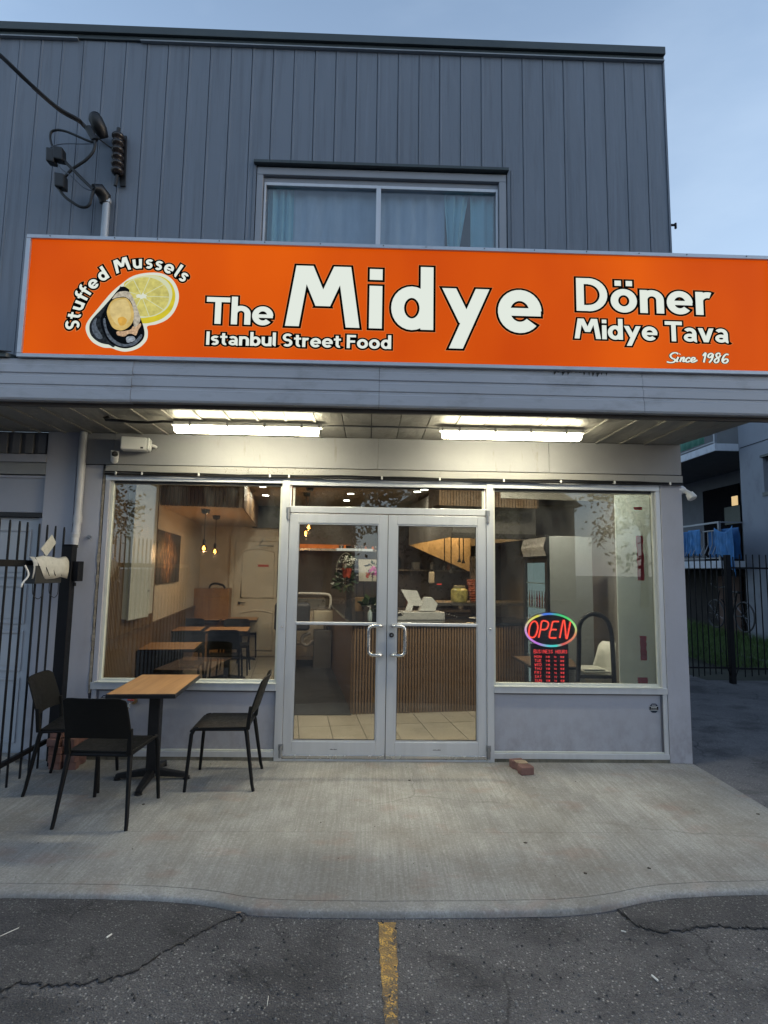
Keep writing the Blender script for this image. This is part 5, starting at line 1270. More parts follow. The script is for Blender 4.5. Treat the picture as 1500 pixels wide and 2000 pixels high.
# back door
bdr = group_part('inner_door', B); bdr['label'] = 'cream panelled door at the back of the seating area'
sd0 = ((aty(459, 1100, 5.1))-OI); 
def s_at(u, t):   # interior s of the point seen at pixel column u on the plane t
    d = ray(u, 1150); o = Vector((CX, CY, CZ)); k_ = ((OI+E2*t)-o).dot(E2)/d.dot(E2); return ((o+d*k_)-OI).dot(E1)
def it(u, v, t):
    d = ray(u, v); o = Vector((CX, CY, CZ)); k_ = ((OI+E2*t)-o).dot(E2)/d.dot(E2); p = o+d*k_; q = p-OI; return q.dot(E1), p.z
dm = mat('cream_door_paint', (.56, .50, .40), .45, 0, .05, 2)
dl, _ = it(459, 1100, TB); dw = .86
ibox(dl-.09, dl-.005, TB-.03, TB-.002, 0, 2.14).build('door_casing', dm, bdr); ibox(dl+dw+.005, dl+dw+.09, TB-.03, TB-.002, 0, 2.14).build('door_casing', dm, bdr); ibox(dl-.09, dl+dw+.09, TB-.031, TB-.002, 2.141, 2.23).build('door_casing', dm, bdr)
ibox(dl, dl+dw, TB-.02, TB-.003, .02, 2.13).build('door_slab', dm, bdr)
def arched(s0, s1, z0, z1, rise, low=False):
    pts = []
    n = 10
    if not low: outline = [(s0, z0), (s1, z0)]+[(s1+(s0-s1)*i/n, z1+rise*math.sin(math.pi*i/n)) for i in range(n+1)]
    else: outline = [(s0+(s1-s0)*i/n, z0-rise*math.sin(math.pi*i/n)) for i in range(n+1)]+[(s1, z1), (s0, z1)]
    P3 = [I(a, TB-.022, b) for a, b in outline]; q = MB(); q.tube(P3, .014, 6, closed=True); q.build('door_moulding', dm, bdr, smooth=True)
arched(dl+.13, dl+dw-.13, 1.08, 1.93, .06); arched(dl+.13, dl+dw-.13, .12, .80, .05)
ibox(dl+.09, dl+.13, TB-.06, TB-.02, .97, 1.01).build('door_handle', alu_dark, bdr); ibox(dl+.10, dl+.22, TB-.07, TB-.06, .985, 1.0).build('door_handle', alu_dark, bdr)
ibox(dl+.42, dl+.62, TB-.028, TB-.0205, 1.66, 1.70).build('door_sign', mat('red_door_sign', (.45, .06, .04), .5), bdr)
MB().tube([I(dl+.5, TB-.05, 2.16), I(dl+.43, TB-.20, 2.05), I(dl+.70, TB-.05, 2.05)], .009, 6).build('door_closer', mat('dull_steel', (.3, .31, .33), .35, .8), bdr)
# screen above the door
s0, z0 = it(493, 1031, TB-.08); tv = thing('wall_screen', 'dark television screen mounted above the cream door', 'television', tuple(I(s0+.3, TB-.06, z0)))
ibox(s0, s0+.72, TB-.09, TB-.04, z0, z0+.42).build('screen_frame', black, tv, bev=.004)
ibox(s0+.012, s0+.708, TB-.092, TB-.0905, z0+.012, z0+.408).build('screen_face', mat('screen_black_gloss', (.01, .011, .013), .35), tv)
# painting
def paint_mat():
    m, n, b = new_mat('abstract_canvas'); t = n.nodes.new('ShaderNodeTexCoord'); sx = n.nodes.new('ShaderNodeSeparateXYZ'); n.links.new(t.outputs['Generated'], sx.inputs[0])
    mp = n.nodes.new('ShaderNodeMapping'); mp.inputs['Scale'].default_value = (20, 34, 5); n.links.new(t.outputs['Generated'], mp.inputs['Vector'])
    f = noise(n, 1, 6, .7, mp.outputs[0], .4)
    cy = mth(n, 'ABSOLUTE', mth(n, 'SUBTRACT', sx.outputs[1], .42)); cz = mth(n, 'ABSOLUTE', mth(n, 'SUBTRACT', sx.outputs[2], .52))
    mk = mapr(n, mth(n, 'ADD', mth(n, 'MULTIPLY', cy, 1.25), mth(n, 'MULTIPLY', cz, .8)), .22, .62, 1, 0)
    k_ = mth(n, 'MULTIPLY', mapr(n, f, .47, .58), mk); c = mix(n, k_, (.035, .03, .028), (.60, .22, .06)); c = mix(n, mth(n, 'MULTIPLY', mapr(n, f, .56, .66), mk), c, (.7, .5, .3))
    n.links.new(c, b.inputs['Base Color']); b.inputs['Roughness'].default_value = .5; return m
pn = thing('wall_painting', 'dark abstract painting with an orange blaze on the left wall', 'painting', tuple(I(.03, 2.5, 1.44)))
ibox(.003, .028, 1.80, 3.25, 1.42, 2.09).build('canvas', paint_mat(), pn)
# white cabinet on the slat wall
wc_ = thing('wall_cabinet', 'tall white two door cabinet on the slatted left wall', 'cabinet', tuple(I(.05, .9, 1.12)))
wcm = mat('cabinet_white', (.60, .59, .53), .35, 0, .04, 3)
ibox(.0285, .075, .46, 1.42, 1.12, 2.74).build('carcass', wcm, wc_)
def idoor(t0, wd_, ang, name, hinge_far=False):
    h = I(.076, t0, 0); d = (E2*math.cos(ang)+E1*math.sin(ang)) if not hinge_far else (-E2*math.cos(ang)+E1*math.sin(ang)); nn = Vector((d.y, -d.x, 0))*(1 if not hinge_far else -1)
    a = h; b = h+d*wd_; th = nn*.018
    q = MB().hexa([a+Vector((0, 0, 1.11)), b+Vector((0, 0, 1.11)), b+th+Vector((0, 0, 1.11)), a+th+Vector((0, 0, 1.11)), a+Vector((0, 0, 2.75)), b+Vector((0, 0, 2.75)), b+th+Vector((0, 0, 2.75)), a+th+Vector((0, 0, 2.75))])
    q.build(name, wcm, wc_); kb = h+d*(wd_-.04)+th
    MB().tube([kb+Vector((0, 0, 1.38)), kb+nn*.02+Vector((0, 0, 1.38))], .010, 8).build('knob', chrome, wc_, smooth=True)
idoor(.46, .47, R(9), 'cabinet_door'); idoor(1.42, .47, R(1), 'cabinet_door', True)
# tray cabinet at back
s0, _ = it(379, 1150, TB-.5); s1, zt = it(448, 1150, TB-.5)
tc = thing('tray_cabinet', 'wooden waste cabinet with a tray loop on top beside the back door', 'cabinet', tuple(I((s0+s1)/2, TB-.3, 0)))
oak2 = wood_mat('oak_cabinet', (.26, .13, .05), (.36, .19, .08), 1, .45, 'z')
ibox(s0, s1, TB-.5, TB-.04, .01, zt).build('carcass', oak2, tc, bev=.006); ibox(s0+.04, s1-.04, TB-.512, TB-.501, .1, zt-.08).build('cabinet_door', oak2, tc)
MB().tube(smoothpath([I(s0+.25, TB-.45, zt), I(s0+.27, TB-.45, zt+.06), I((s0+s1)/2+.05, TB-.45, zt+.09), I(s1-.12, TB-.45, zt+.06), I(s1-.08, TB-.45, zt)]), .018, 8).build('tray_loop', black, tc, smooth=True)
# pendants
bulb_e = emit('filament_glow', (1.0, .50, .13), 26.0, disp=False); amber = glass('amber_glass', (.95, .72, .40), .06)
def pendant(u, v, t, label, zc, two=False, g='bare bulb pendants over the tables'):
    s_, z_ = it(u, v, t); p = I(s_, t, z_); r = thing('pendant_lamp', label, 'lamp', tuple(p), 0, g)
    MB().lathe([(.012, -.065), (.05, -.05), (.058, -.01), (.058, 0)], (0, 0, zc-z_), 16).build('ceiling_cup', black, r, False, smooth=True)
    MB().tube([(0, 0, .10), (0, 0, zc-z_-.06)], .004, 6).build('cord', black, r, False)
    MB().tube([(0, 0, .045), (0, 0, .055), (0, 0, .11), (0, 0, .125)], [.018, .02, .02, .008], 12).build('socket', black, r, False, smooth=True)
    MB().ball((0, 0, 0), .047, 12).build('bulb', amber, r, False, smooth=True)
    q = MB()
    for k_ in range(4):
        a_ = k_*1.57; q.tube([(.006*math.cos(a_), .006*math.sin(a_), .03), (.02*math.cos(a_), .02*math.sin(a_), -.012), (.006*math.cos(a_+.8), .006*math.sin(a_+.8), -.022)], .0022, 5)
    q.build('filament', bulb_e, r, False)
    ld = bpy.data.lights.new('pendant_light', 'POINT'); ld.energy = 4.5; ld.color = (1, .55, .25); ld.shadow_soft_size = .03
    lo = bpy.data.objects.new('pendant_light', ld); C.objects.link(lo); lo.parent = r; lo.location = (0, 0, -.07)
pendant(398, 1071, 2.35, 'left of the two amber bulb pendants hanging over the tables', 2.405)
pendant(419.5, 1077, 3.2, 'right and farther of the two amber bulb pendants over the tables', 2.405)
pendant(603, 1030, 2.6, 'upper of two amber bulbs seen through the left door', CZ_, g='amber bulbs behind the left door')
pendant(597, 1041, 3.2, 'lower of two amber bulbs seen through the left door', CZ_, g='amber bulbs behind the left door')
# recessed ceiling lights; the last three are unseen, added to brighten the counter
pot_e = emit('downlight_glow', (1, .93, .80), 30.0, disp=False)
pots = [(513, 950, 'rear left window, front of the pair'), (519, 967, ''), (677, 977, ''), (685, 964, '')]
lab = ['front one of the two ceiling downlights seen at the top of the left window', 'rear one of the two ceiling downlights seen at the top of the left window', 'rear one of two downlights in the left part of the transom', 'front one of two downlights in the left part of the transom', 'left downlight of the pair in the right part of the transom', 'right downlight of the pair in the right part of the transom', 'downlight just inside the glass over the left end of the counter', 'downlight just inside the glass over the till', 'downlight just inside the glass above the display cooler']
for i, (u, v) in enumerate(((513, 950), (519, 967), (677, 977), (685, 964), (815, 960), (829, 956), (0, 0), (1, 0), (2, 0))):
    p = atz(u, v, CZ_-.006) if i < 6 else Vector(((-.25, .75, 1.95)[i-6], .62, CZ_-.006)); r = thing('downlight', lab[i], 'ceiling light', tuple(p), 0, 'round ceiling downlights')
    MB().tube([(0, 0, .005), (0, 0, -.004)], .062, 20).build('trim_ring', white_pl, r, False)
    MB().tube([(0, 0, -.0045), (0, 0, -.0065)], .050, 20).build('light_disc', pot_e, r, False)
    ld = bpy.data.lights.new('downlight_lamp', 'AREA'); ld.shape = 'DISK'; ld.size = .1; ld.energy = (8 if i < 6 else 24); ld.color = (1, .86, .66)
    lo = bpy.data.objects.new('downlight_lamp', ld); C.objects.link(lo); lo.parent = r; lo.location = (0, 0, -.012)
# interior tables and chairs
TI = []
def itable(s, t, label): 
    o = make_table(tuple(I(s, t)), IA, .60, .60, .735, label, 'tables in the seating area'); o['pos'] = 0; del o['pos']; return o
def icell(u, v): p = atz(u, v, .735)-OI; return p.dot(E1), p.dot(E2)
ta = icell(335, 1261); tb1 = icell(355, 1228); tb2 = icell(446, 1228.5); tc1 = icell(398, 1208); tc2 = icell(470, 1208)
def cptree(src, loc, rz, label): c = copy_tree(src); c.location = loc; c.rotation_euler[2] = rz; c['label'] = label; return c
TA = itable(ta[0], ta[1], 'oak topped table nearest the left shop window inside')
grp2 = 'black chairs in the seating area'
tb = [cptree(TA, I(*tb1), IA, 'oak topped table in the middle row inside, by the left wall'), cptree(TA, I(*tb2), IA, 'oak topped table in the middle row inside, on the aisle side'),
      cptree(TA, I(*tc1), IA, 'oak topped table in the rear row inside, by the left wall'), cptree(TA, I(*tc2), IA, 'oak topped table in the rear row inside, on the aisle side')]
def ich(s, t, rz, label): c = cptree(ch0, I(s, t), IA+rz, label); c['group'] = grp2
PI = math.pi
ich(ta[0]+.02, ta[1]-.52, 0, 'black chair inside in front of the nearest table, its back to the window')
ich(ta[0]+.05, ta[1]+.55, PI, 'black chair inside behind the nearest table, facing the window')
ich(tb2[0]+.02, tb2[1]-.50, 0, 'black chair inside in front of the middle aisle table')
ich(tb1[0], tb1[1]+.52, PI, 'black chair inside behind the middle wall table')
ich(tb2[0]+.05, tb2[1]+.52, PI, 'black chair inside behind the middle aisle table')
ich(tc1[0]+.02, tc1[1]+.50, PI, 'black chair inside behind the rear wall table')
ich(tc2[0]+.05, tc2[1]+.50, PI, 'black chair inside behind the rear aisle table')

# ---- counter
cp = atz(688.6, 1395.5, FZ); cs_, ct_ = (cp-OI).dot(E1), (cp-OI).dot(E2)
CT = thing('service_counter', 'long walnut slatted service counter with black top', 'counter', tuple(Vector((cp.x, cp.y, 0))))
CL = 4.62-cs_
stone = mat('black_countertop', (.012, .012, .013), .18, 0, .3, 40)
ibox(cs_, cs_+CL, ct_+.012, ct_+.75, FZ, .99).build('counter_body', slatd, CT)
ibox(cs_+.001, cs_+.62, ct_+.76, ct_+3.5, FZ, .99).build('counter_body', panelw, CT)
ibox(cs_-.012, cs_-.0005, ct_+.0, ct_+3.5, FZ, .99).build('side_panel', panelw, CT)
ibox(cs_-.03, cs_+CL, ct_-.03, ct_+.77, .992, 1.03).build('countertop', stone, CT, bev=.004)
ibox(cs_-.03, cs_+.64, ct_+.771, ct_+3.52, .992, 1.03).build('countertop', stone, CT, bev=.004)
src = ibox(cs_+.002, cs_+.022, ct_-.010, ct_+.0115, FZ, .991).build('slat', slatw, CT)
nsl = int(CL/.034)
for i in range(1, nsl): o = src.copy(); C.objects.link(o); o.parent = CT; o.location = E1*(.034*i)
src = ibox(cs_-.026, cs_-.0125, ct_+.02, ct_+.044, FZ, .991).build('slat', slatw, CT)
mtp = [atz(u, v, FZ+.001) for u, v in ((550, 1397), (686, 1397), (647, 1290), (552, 1289))]
q = MB().prism([(p.x, p.y, FZ+.0005) for p in mtp], (0, 0, .008)); tag(q.build('floor_mat', mat('charcoal_mat', (.022, .022, .024), .95, 0, .2, 30, bmp=.6, bscale=300)), 'large charcoal floor mat in the aisle left of the counter', 'mat')
# helper: place by pixel at interior depth t
def ip(u, v, t): s_, z_ = it(u, v, t); return I(s_, t, z_)
t1_ = ct_+.30
# till
w2 = mat('till_white', (.42, .42, .41), .35, 0, .03, 3)
a = ip(772, 1214, t1_); b = ip(869, 1214, t1_)
POS = thing('cash_till', 'white point of sale till with tilted tablet and card printer on the counter', 'till', (a.x, a.y, 1.03))
sa, sb = (a-OI).dot(E1), (b-OI).dot(E1)
ibox(sa+.10, sb, t1_, t1_+.30, 1.031, 1.125).build('cash_drawer', w2, POS, bev=.006)
MB().hexa([I(sa-.02, t1_-.02, 1.031), I(sa+.12, t1_-.02, 1.031), I(sa+.12, t1_+.2, 1.031), I(sa-.02, t1_+.2, 1.031), I(sa-.02, t1_-.02, 1.055), I(sa+.12, t1_-.02, 1.09), I(sa+.12, t1_+.2, 1.12), I(sa-.02, t1_+.2, 1.09)]).build('keypad', w2, POS, bev=.004)
MB().hexa([I(sa-.012, t1_-.018, 1.060), I(sa+.09, t1_-.018, 1.086), I(sa+.09, t1_+.12, 1.105), I(sa-.012, t1_+.12, 1.080), I(sa-.012, t1_-.018, 1.062), I(sa+.09, t1_-.018, 1.088), I(sa+.09, t1_+.12, 1.108), I(sa-.012, t1_+.12, 1.084)]).build('keypad_screen', stone, POS)
def quadslab(px, t, dy, name, m, P, th=.014):
    v_ = [ip(u, v, t)+E2*d for (u, v), d in zip(px, dy)]; MB().prism(v_, E2*th).build(name, m, P, bev=.003)
quadslab([(786, 1152), (818, 1154), (829, 1185), (800, 1182)], t1_+.08, [.10, .10, 0, 0], 'tablet', w2, POS)
quadslab([(803, 1169), (814, 1171), (803, 1194), (791, 1192)], t1_+.05, [.06, .06, -.02, -.02], 'tablet_stand', w2, POS, .03)
quadslab([(831, 1167), (844, 1167), (855, 1180), (850, 1194), (820, 1193)], t1_+.06, [0, 0, 0, 0, 0], 'printer', mat('printer_white', (.55, .56, .55), .4), POS, .12)
# beads of light / string on counter
bl = MB(); 
for (u, v) in ((872, 1199), (877, 1200), (882, 1202), (887, 1203), (892, 1205)): p = ip(u, v, ct_+.25); bl.ball(tuple(p), .007, 6)
tag(bl.build('steel_beads', chrome, smooth=True), 'short row of shiny steel knobs on the counter right of the till', 'knobs')
p = ip(930, 1207, ct_+.25); pl_ = thing('white_plate', 'white plate on the counter behind the right door', 'plate', tuple(p)); 
MB().lathe([(.05, 0), (.10, .012), (.135, .022), (.13, .024), (.05, .006), (.001, .006)], tuple(Vector((p.x+.06, p.y+.1, 1.031))), 20).build('plate', w2, pl_, smooth=True)
# pickle jar
p = ip(897, 1170, ct_+.95); jr = thing('pickle_jar', 'big glass jar of yellow pickles behind the counter', 'jar', (p.x, p.y, 1.03))
pz = p.z-.02
MB().tube([(p.x, p.y, pz-.02), (p.x, p.y, pz+.0), (p.x, p.y, pz+.14), (p.x, p.y, pz+.17)], [.10, .115, .115, .08], 16).build('jar', mat('pickle_yellow', (.42, .36, .12), .25, 0, .5, 14), jr, smooth=True)
MB().tube([(p.x, p.y, pz+.171), (p.x, p.y, pz+.20)], .082, 16).build('lid', mat('jar_lid', (.25, .22, .12), .4), jr, smooth=True)
shf = ibox((p-OI).dot(E1)-.5, (p-OI).dot(E1)+1.3, ct_+.80, ct_+1.4, pz-.06, pz-.022).build('back_shelf', mat('kitchen_steel_shelf', (.22, .20, .19), .3, .8), None); tag(shf, 'steel work shelf under the pickle jar behind the counter', 'shelf')
# doner spit
p = ip(929, 1150, ct_+1.05); dn = thing('doner_spit', 'cone of stacked reddish meat on a vertical spit behind the counter', 'meat spit', (p.x, p.y, 1.1)); r_ = random.Random(9)
prof = []; z = p.z-.17
while z < p.z+.14: prof.append((.075+.055*(z-(p.z-.17))/.3+r_.uniform(-.012, .010), z)); z += .012
MB().lathe(prof, (p.x, p.y, 0), 18).build('meat', mat('raw_meat', (.34, .09, .045), .4, 0, .6, 45, bmp=.9, bscale=60), dn)
MB().tube([(p.x, p.y, p.z-.3), (p.x, p.y, p.z+.5)], .009, 8).build('spit', chrome, dn)
ibox((p-OI).dot(E1)-.02, (p-OI).dot(E1)+.24, ct_+1.2, ct_+1.25, .9, 1.85).build('burner', mat('kitchen_steel_dark', (.30, .26, .23), .3, .85), dn)
# hood with hanging rods
hd = thing('extractor_hood', 'large stainless extractor hood glowing warm inside above the kitchen', 'hood', tuple(I(3.6, 3.4, 2.1)))
steel = mat('hood_steel', (.16, .15, .14), .45, .4, .08, 1)
ht0 = 1.42; ht1 = 4.0; hz = 2.07; hs0 = s_at(884, ht0); hs1 = 4.75
ibox(hs0, hs1, ht0, ht0+.02, hz, 2.75).build('hood_panel', steel, hd); ibox(hs0, hs0+.02, ht0+.021, ht1, hz, 2.75).build('hood_panel', steel, hd); ibox(hs1, hs1+.02, ht0, ht1, hz, 2.75).build('hood_panel', steel, hd)
P = [I(hs0, ht1, hz), I(hs1, ht1, 1.62), I(hs1, ht1, 2.75), I(hs0, ht1, 2.75)]; MB().prism(P, E2*.02).build('hood_panel', mat('hood_back_steel', (.50, .38, .24), .35, .6, .2, 1.5, bmp=.5, bscale=5), hd)
ibox(hs0+.021, hs1-.001, ht0+.021, ht1-.001, 2.42, 2.44).build('hood_inner', mat('hood_inner_steel', (.50, .38, .24), .3, .6, .2, 1.2, bmp=.6, bscale=4), hd)
ibox(hs0-.02, hs1, ht0-.02, ht0-.001, hz-.02, hz+.05).build('hood_lip', mat('hood_lip_dark', (.06, .055, .05), .4, .4), hd)
for (s_, t_) in ((hs0+.7, 2.2), (hs0+.6, 3.2), (hs0+1.0, 3.5)):
    ld = bpy.data.lights.new('hood_lamp', 'AREA'); ld.shape = 'DISK'; ld.size = .16; ld.energy = 9; ld.color = (1, .62, .28)
    lo = bpy.data.objects.new('hood_lamp', ld); C.objects.link(lo); q = I(s_, t_, 2.40); lo.location = q-Vector(hd.location); lo.parent = hd
    MB().tube([q+Vector((0, 0, .014)), q+Vector((0, 0, .004))], .07, 14).build('hood_lamp_face', emit('hood_lamp_glow', (1, .60, .25), 9), hd)
for i, (u, v0, v1) in enumerate(((868, 1040, 1105), (881, 1037, 1110), (897, 1034, 1090), (905, 1034, 1092))):
    a = ip(u, v0, 2.3); b = ip(u, v1, 2.3); o = MB().tube([(a.x, a.y, 2.40), (b.x, b.y, b.z)], .008, 6).tube([(b.x, b.y, b.z), (b.x, b.y, b.z-.06)], [.008, .03], 8).build('hanging_ladle', mat('dark_steel', (.05, .045, .04), .3, .6))
    tag(o, ['leftmost dark ladle hanging under the hood', 'second dark ladle from the left under the hood', 'third dark ladle under the hood, longest handle of the right pair', 'rightmost dark ladle hanging under the hood'][i], 'ladle', 'ladles hanging under the hood')
# kitchen back furniture
kb = thing('kitchen_range', 'dark steel kitchen range and shelves against the back wall', 'kitchen range', tuple(I(3.7, 5.0, 0)))
ks = mat('kitchen_steel_dark', (.30, .26, .23), .3, .85)
ibox(2.4, 5.4, TB-.75, TB-.03, .01, .88).build('range_body', mat('range_dark', (.06, .055, .05), .4, .4), kb); ibox(2.38, 5.4, TB-.78, TB-.03, .881, .92).build('worktop', ks, kb)
ibox(2.5, 5.2, TB-.35, TB-.03, 1.62, 1.65).build('shelf', ks, kb); ibox(2.4, 5.2, TB-.02, TB-.004, .93, 2.3).build('splash_back', mat('splash_steel', (.16, .13, .115), .3, .6, .15, 2), kb)
r_ = random.Random(4)
for i in range(16):
    s_ = 2.5+i*.17; h_ = r_.uniform(.1, .28); c = [(.10, .08, .07), (.28, .26, .24), (.05, .05, .05), (.22, .10, .06), (.35, .32, .28)][i % 5]
    zb = 1.651 if i % 2 else .921
    q = I(s_, TB-.2-(0 if i % 2 else .2), 0); m = MB()
    if i % 3: m.lathe([(.05, 0), (.055, .01), (.055, h_*.7), (.03, h_*.9), (.03, h_)], (q.x, q.y, zb), 12)
    else: m.hexa([I(s_-.06, TB-.3, zb), I(s_+.06, TB-.3, zb), I(s_+.06, TB-.12, zb), I(s_-.06, TB-.12, zb), I(s_-.06, TB-.3, zb+h_), I(s_+.06, TB-.3, zb+h_), I(s_+.06, TB-.12, zb+h_), I(s_-.06, TB-.12, zb+h_)])
    tag(m.build('kitchen_pot', mat('pot_%d' % (i % 5), c, .35, .3), smooth=False, bev=.003), 'small kitchen container standing on the '+('high wall shelf' if i % 2 else 'worktop of the range')+' at the back', 'container', 'containers on the back kitchen shelves')
o = ip(843, 1128, 3.9); tag(MB().hexa([o+Vector((-.05, 0, -.10)), o+Vector((.05, 0, -.10)), o+Vector((.05, .05, -.10)), o+Vector((-.05, .05, -.10)), o+Vector((-.05, 0, .10)), o+Vector((.05, 0, .10)), o+Vector((.05, .05, .10)), o+Vector((-.05, .05, .10))]).build('towel_roll', w2, bev=.02), 'white dispenser standing at the back of the kitchen', 'dispenser')
q = ip(858, 1141, 4.0); tag(MB().box((q.x-.04, q.y, q.z-.008), (q.x+.04, q.y+.01, q.z+.008)).build('red_display', emit('red_led', (1, .06, .04), 1.6)), 'small glowing red display in the dark kitchen', 'display')
# shelf with orange light, left part
sh = thing('lit_wall_shelf', 'long steel shelf with an orange heat glow in the back kitchen', 'shelf', tuple(I(2.0, 4.9, 1.8)))
s0, z0 = it(575, 1073, 4.9); s1, _ = it(735, 1073, 4.9)
ibox(s0, s1, 4.7, 5.1, z0-.02, z0+.02).build('shelf_board', ks, sh)
ibox(s0, s0+1.05, 5.11, 5.15, z0+.03, z0+.11).build('heat_lamp', emit('heat_lamp_orange', (1, .24, .05), 1.1, .3, 6), sh); ibox(s0+1.3, s1, 5.11, 5.13, z0+.03, z0+.09).build('heat_lamp', emit('heat_lamp_orange', (1, .24, .05), 1.1, .3, 6), sh)
ibox(s0+.75, s1-.1, 4.66, 4.695, z0-.015, z0+.03).build('lit_strip', emit('strip_white', (1, .93, .8), 1.2), sh)
ibox(s0-.3, s1+.3, TB-.03, TB-.006, 1.1, 2.6).build('kitchen_backing', mat('kitchen_backing', (.07, .055, .045), .4, .3, .15, 1.5, bmp=.2, bscale=3), sh)
for i in range(6):
    s_ = s0+.85+i*.13; q = I(s_, 4.85, z0+.021); m = MB().lathe([(.02, 0), (.045, .03), (.05, .07), (.046, .07), (.02, .01)], (q.x, q.y, q.z), 12)
    tag(m.build('steel_bowl', [chrome, black][i % 2] if i < 3 else ks, smooth=True), 'small bowl on the lit kitchen shelf', 'bowl', 'bowls on the lit kitchen shelf')
# prep table left with white box
s0, z0 = it(565, 1189, 4.3); s1, _ = it(650, 1189, 4.3)
pt2 = thing('prep_table', 'steel prep table with a raised white guard at the far end of the aisle', 'table', tuple(I(s0+.4, 4.4, 0)))
ibox(s0-.1, s1-.01, 4.25, 4.85, z0-.03, z0).build('table_top', ks, pt2); ibox(s0-.1, s1-.03, 4.3, 4.8, .35, .38).build('lower_shelf', ks, pt2)
for ss in (s0+.0, s1-.06): 
    for tt in (4.28, 4.80): q = I(ss, tt, 0); MB().tube([(q.x, q.y, FZ), (q.x, q.y, z0-.03)], .018, 8).build('leg', chrome, pt2)
a = I(s1-.05, 4.25, z0+.25); b = I(s0+.05, 4.25, z0+.25)
MB().tube(smoothpath([I(s1-.06, 4.27, z0), I(s1-.04, 4.27, z0+.13), I(s1-.08, 4.27, z0+.24), I(s1-.3, 4.27, z0+.26), I(s0+.1, 4.27, z0+.26)]), .022, 8).build('guard_rail', w2, pt2, smooth=True)
ibox(s0, s1-.12, 4.4, 4.6, z0, z0+.16).build('sink_insert', mat('sink_grey', (.25, .24, .23), .3, .7), pt2)
s2, zz = it(612, 1212, 4.2); s3, zt = it(650, 1190, 4.2); tag(ibox(s2, s3-.01, 4.0, 4.2, zz, zt-.02).build('cardboard_box', mat('pale_box', (.42, .38, .30), .7)), 'pale box front under the prep table top at the aisle end', 'box')
s2, zz = it(612, 1275, 4.1); s3, zt = it(649, 1230, 4.1); tag(ibox(s2, s3-.02, 3.98, 4.2, FZ, zt).build('ribbed_bin', mat('bin_grey', (.13, .12, .11), .6, 0, .1, 3, bmp=.4, bscale=60)), 'grey ribbed bin on the floor at the end of the aisle', 'bin')
jb = thing('dark_cooler_box', 'dark blue grey appliance with rounded top at the left of the aisle', 'appliance', tuple(ip(590, 1200, 3.8)))
s2, zz = it(566, 1225, 3.9); s3, zt = it(606, 1178, 3.9); ibox(s2-.25, s3, 3.8, 4.15, zz-.05, zt).build('body', mat('appliance_dark', (.045, .05, .065), .5), jb, bev=.05, seg=4)
MB().tube(smoothpath([ip(u, v, 4.0) for u, v in ((606, 1236), (592, 1243), (590, 1255), (600, 1260), (612, 1250))]), .030, 8).build('pipe_trap', mat('trap_pipe', (.30, .27, .25), .5), jb, smooth=True)
# flowers, stand and notice behind left door leaf
def blossoms(cent, rad, n, size, mtl, parent, seed, name='blossom', flat=.6):
    r_ = random.Random(seed); m = MB()
    for _ in range(n):
        d = Vector((r_.gauss(0, 1), r_.gauss(0, 1), r_.gauss(0, 1))).normalized()*rad*r_.uniform(.5, 1); d.z *= flat; c = Vector(cent)+d; nrm = (d+Vector((0, -rad*.8, rad*.3))).normalized()
        a = nrm.cross(Vector((0, 0, 1))).normalized(); b = a.cross(nrm); pts = []
        for k_ in range(10):
            th = k_*.6283; rr = size*(1 if k_ % 2 == 0 else .45); pts.append(c+a*rr*math.cos(th)+b*rr*math.sin(th)+nrm*(size*.25 if k_ % 2 == 0 else 0))
        m.add([tuple(c)]+[tuple(p) for p in pts], [(0, 1+k_, 1+(k_+1) % 10) for k_ in range(10)])
    return m.build(name, mtl, parent)
def leaves(cent, rad, n, size, mtl, parent, seed, name='foliage', flat=.7, up_=.4):
    r_ = random.Random(seed); m = MB()
    for _ in range(n):
        d = Vector((r_.gauss(0, 1), r_.gauss(0, 1), r_.gauss(0, 1))).normalized()*rad*r_.uniform(.2, 1); d.z *= flat; c = Vector(cent)+d
        ax_ = (d.normalized()+Vector((r_.uniform(-.6, .6), r_.uniform(-.6, .6), r_.uniform(-.2, up_)))).normalized(); w_ = ax_.cross(Vector((r_.uniform(-1, 1), r_.uniform(-1, 1), 1))).normalized(); l = size*r_.uniform(.6, 1.2)
        m.add([tuple(c), tuple(c+ax_*l*.5+w_*l*.28), tuple(c+ax_*l), tuple(c+ax_*l*.5-w_*l*.28)], [(0, 1, 2, 3)])
    return m.build(name, mtl, parent)
green = mat('plant_leaf', (.035, .055, .025), .45, 0, .4, 12); 
wflo = mat('white_petal', (.62, .62, .55), .6); pinkp = mat('magenta_petal', (.45, .07, .30), .5); redp = mat('red_petal', (.50, .07, .05), .5)
tt = ct_+.45; zc_ = 1.031
c = ip(681, 1100, tt); fb = thing('white_flower_basket', 'white flowering plant in a red wrapped pot on the counter corner', 'plant', (c.x, c.y, 1.03))
leaves(c, .12, 90, .06, green, fb, 1); blossoms(c+Vector((0, -.02, .03)), .115, 55, .014, wflo, fb, 2)
MB().tube([(c.x-.02, c.y, c.z-.06), (c.x-.02, c.y, c.z-.18)], [.065, .045], 10).build('pot_wrap', mat('red_foil', (.40, .07, .04), .35, .2), fb)
MB().tube(smoothpath([c+Vector((-.15, 0, -.22)), c+Vector((-.14, 0, .0)), c+Vector((-.06, 0, .12)), c+Vector((.02, 0, .10)), c+Vector((.03, 0, .03))]), .003, 5).build('stem', mat('pale_twig', (.35, .33, .26), .6), fb)
leaves(c+Vector((-.04, .02, -.23)), .15, 120, .08, green, fb, 4)
MB().tube([(c.x+.01, c.y, zc_), (c.x+.01, c.y, c.z-.2)], .045, 12).build('vase', glass('vase_glass', (.6, .6, .62), .08), fb, smooth=True)
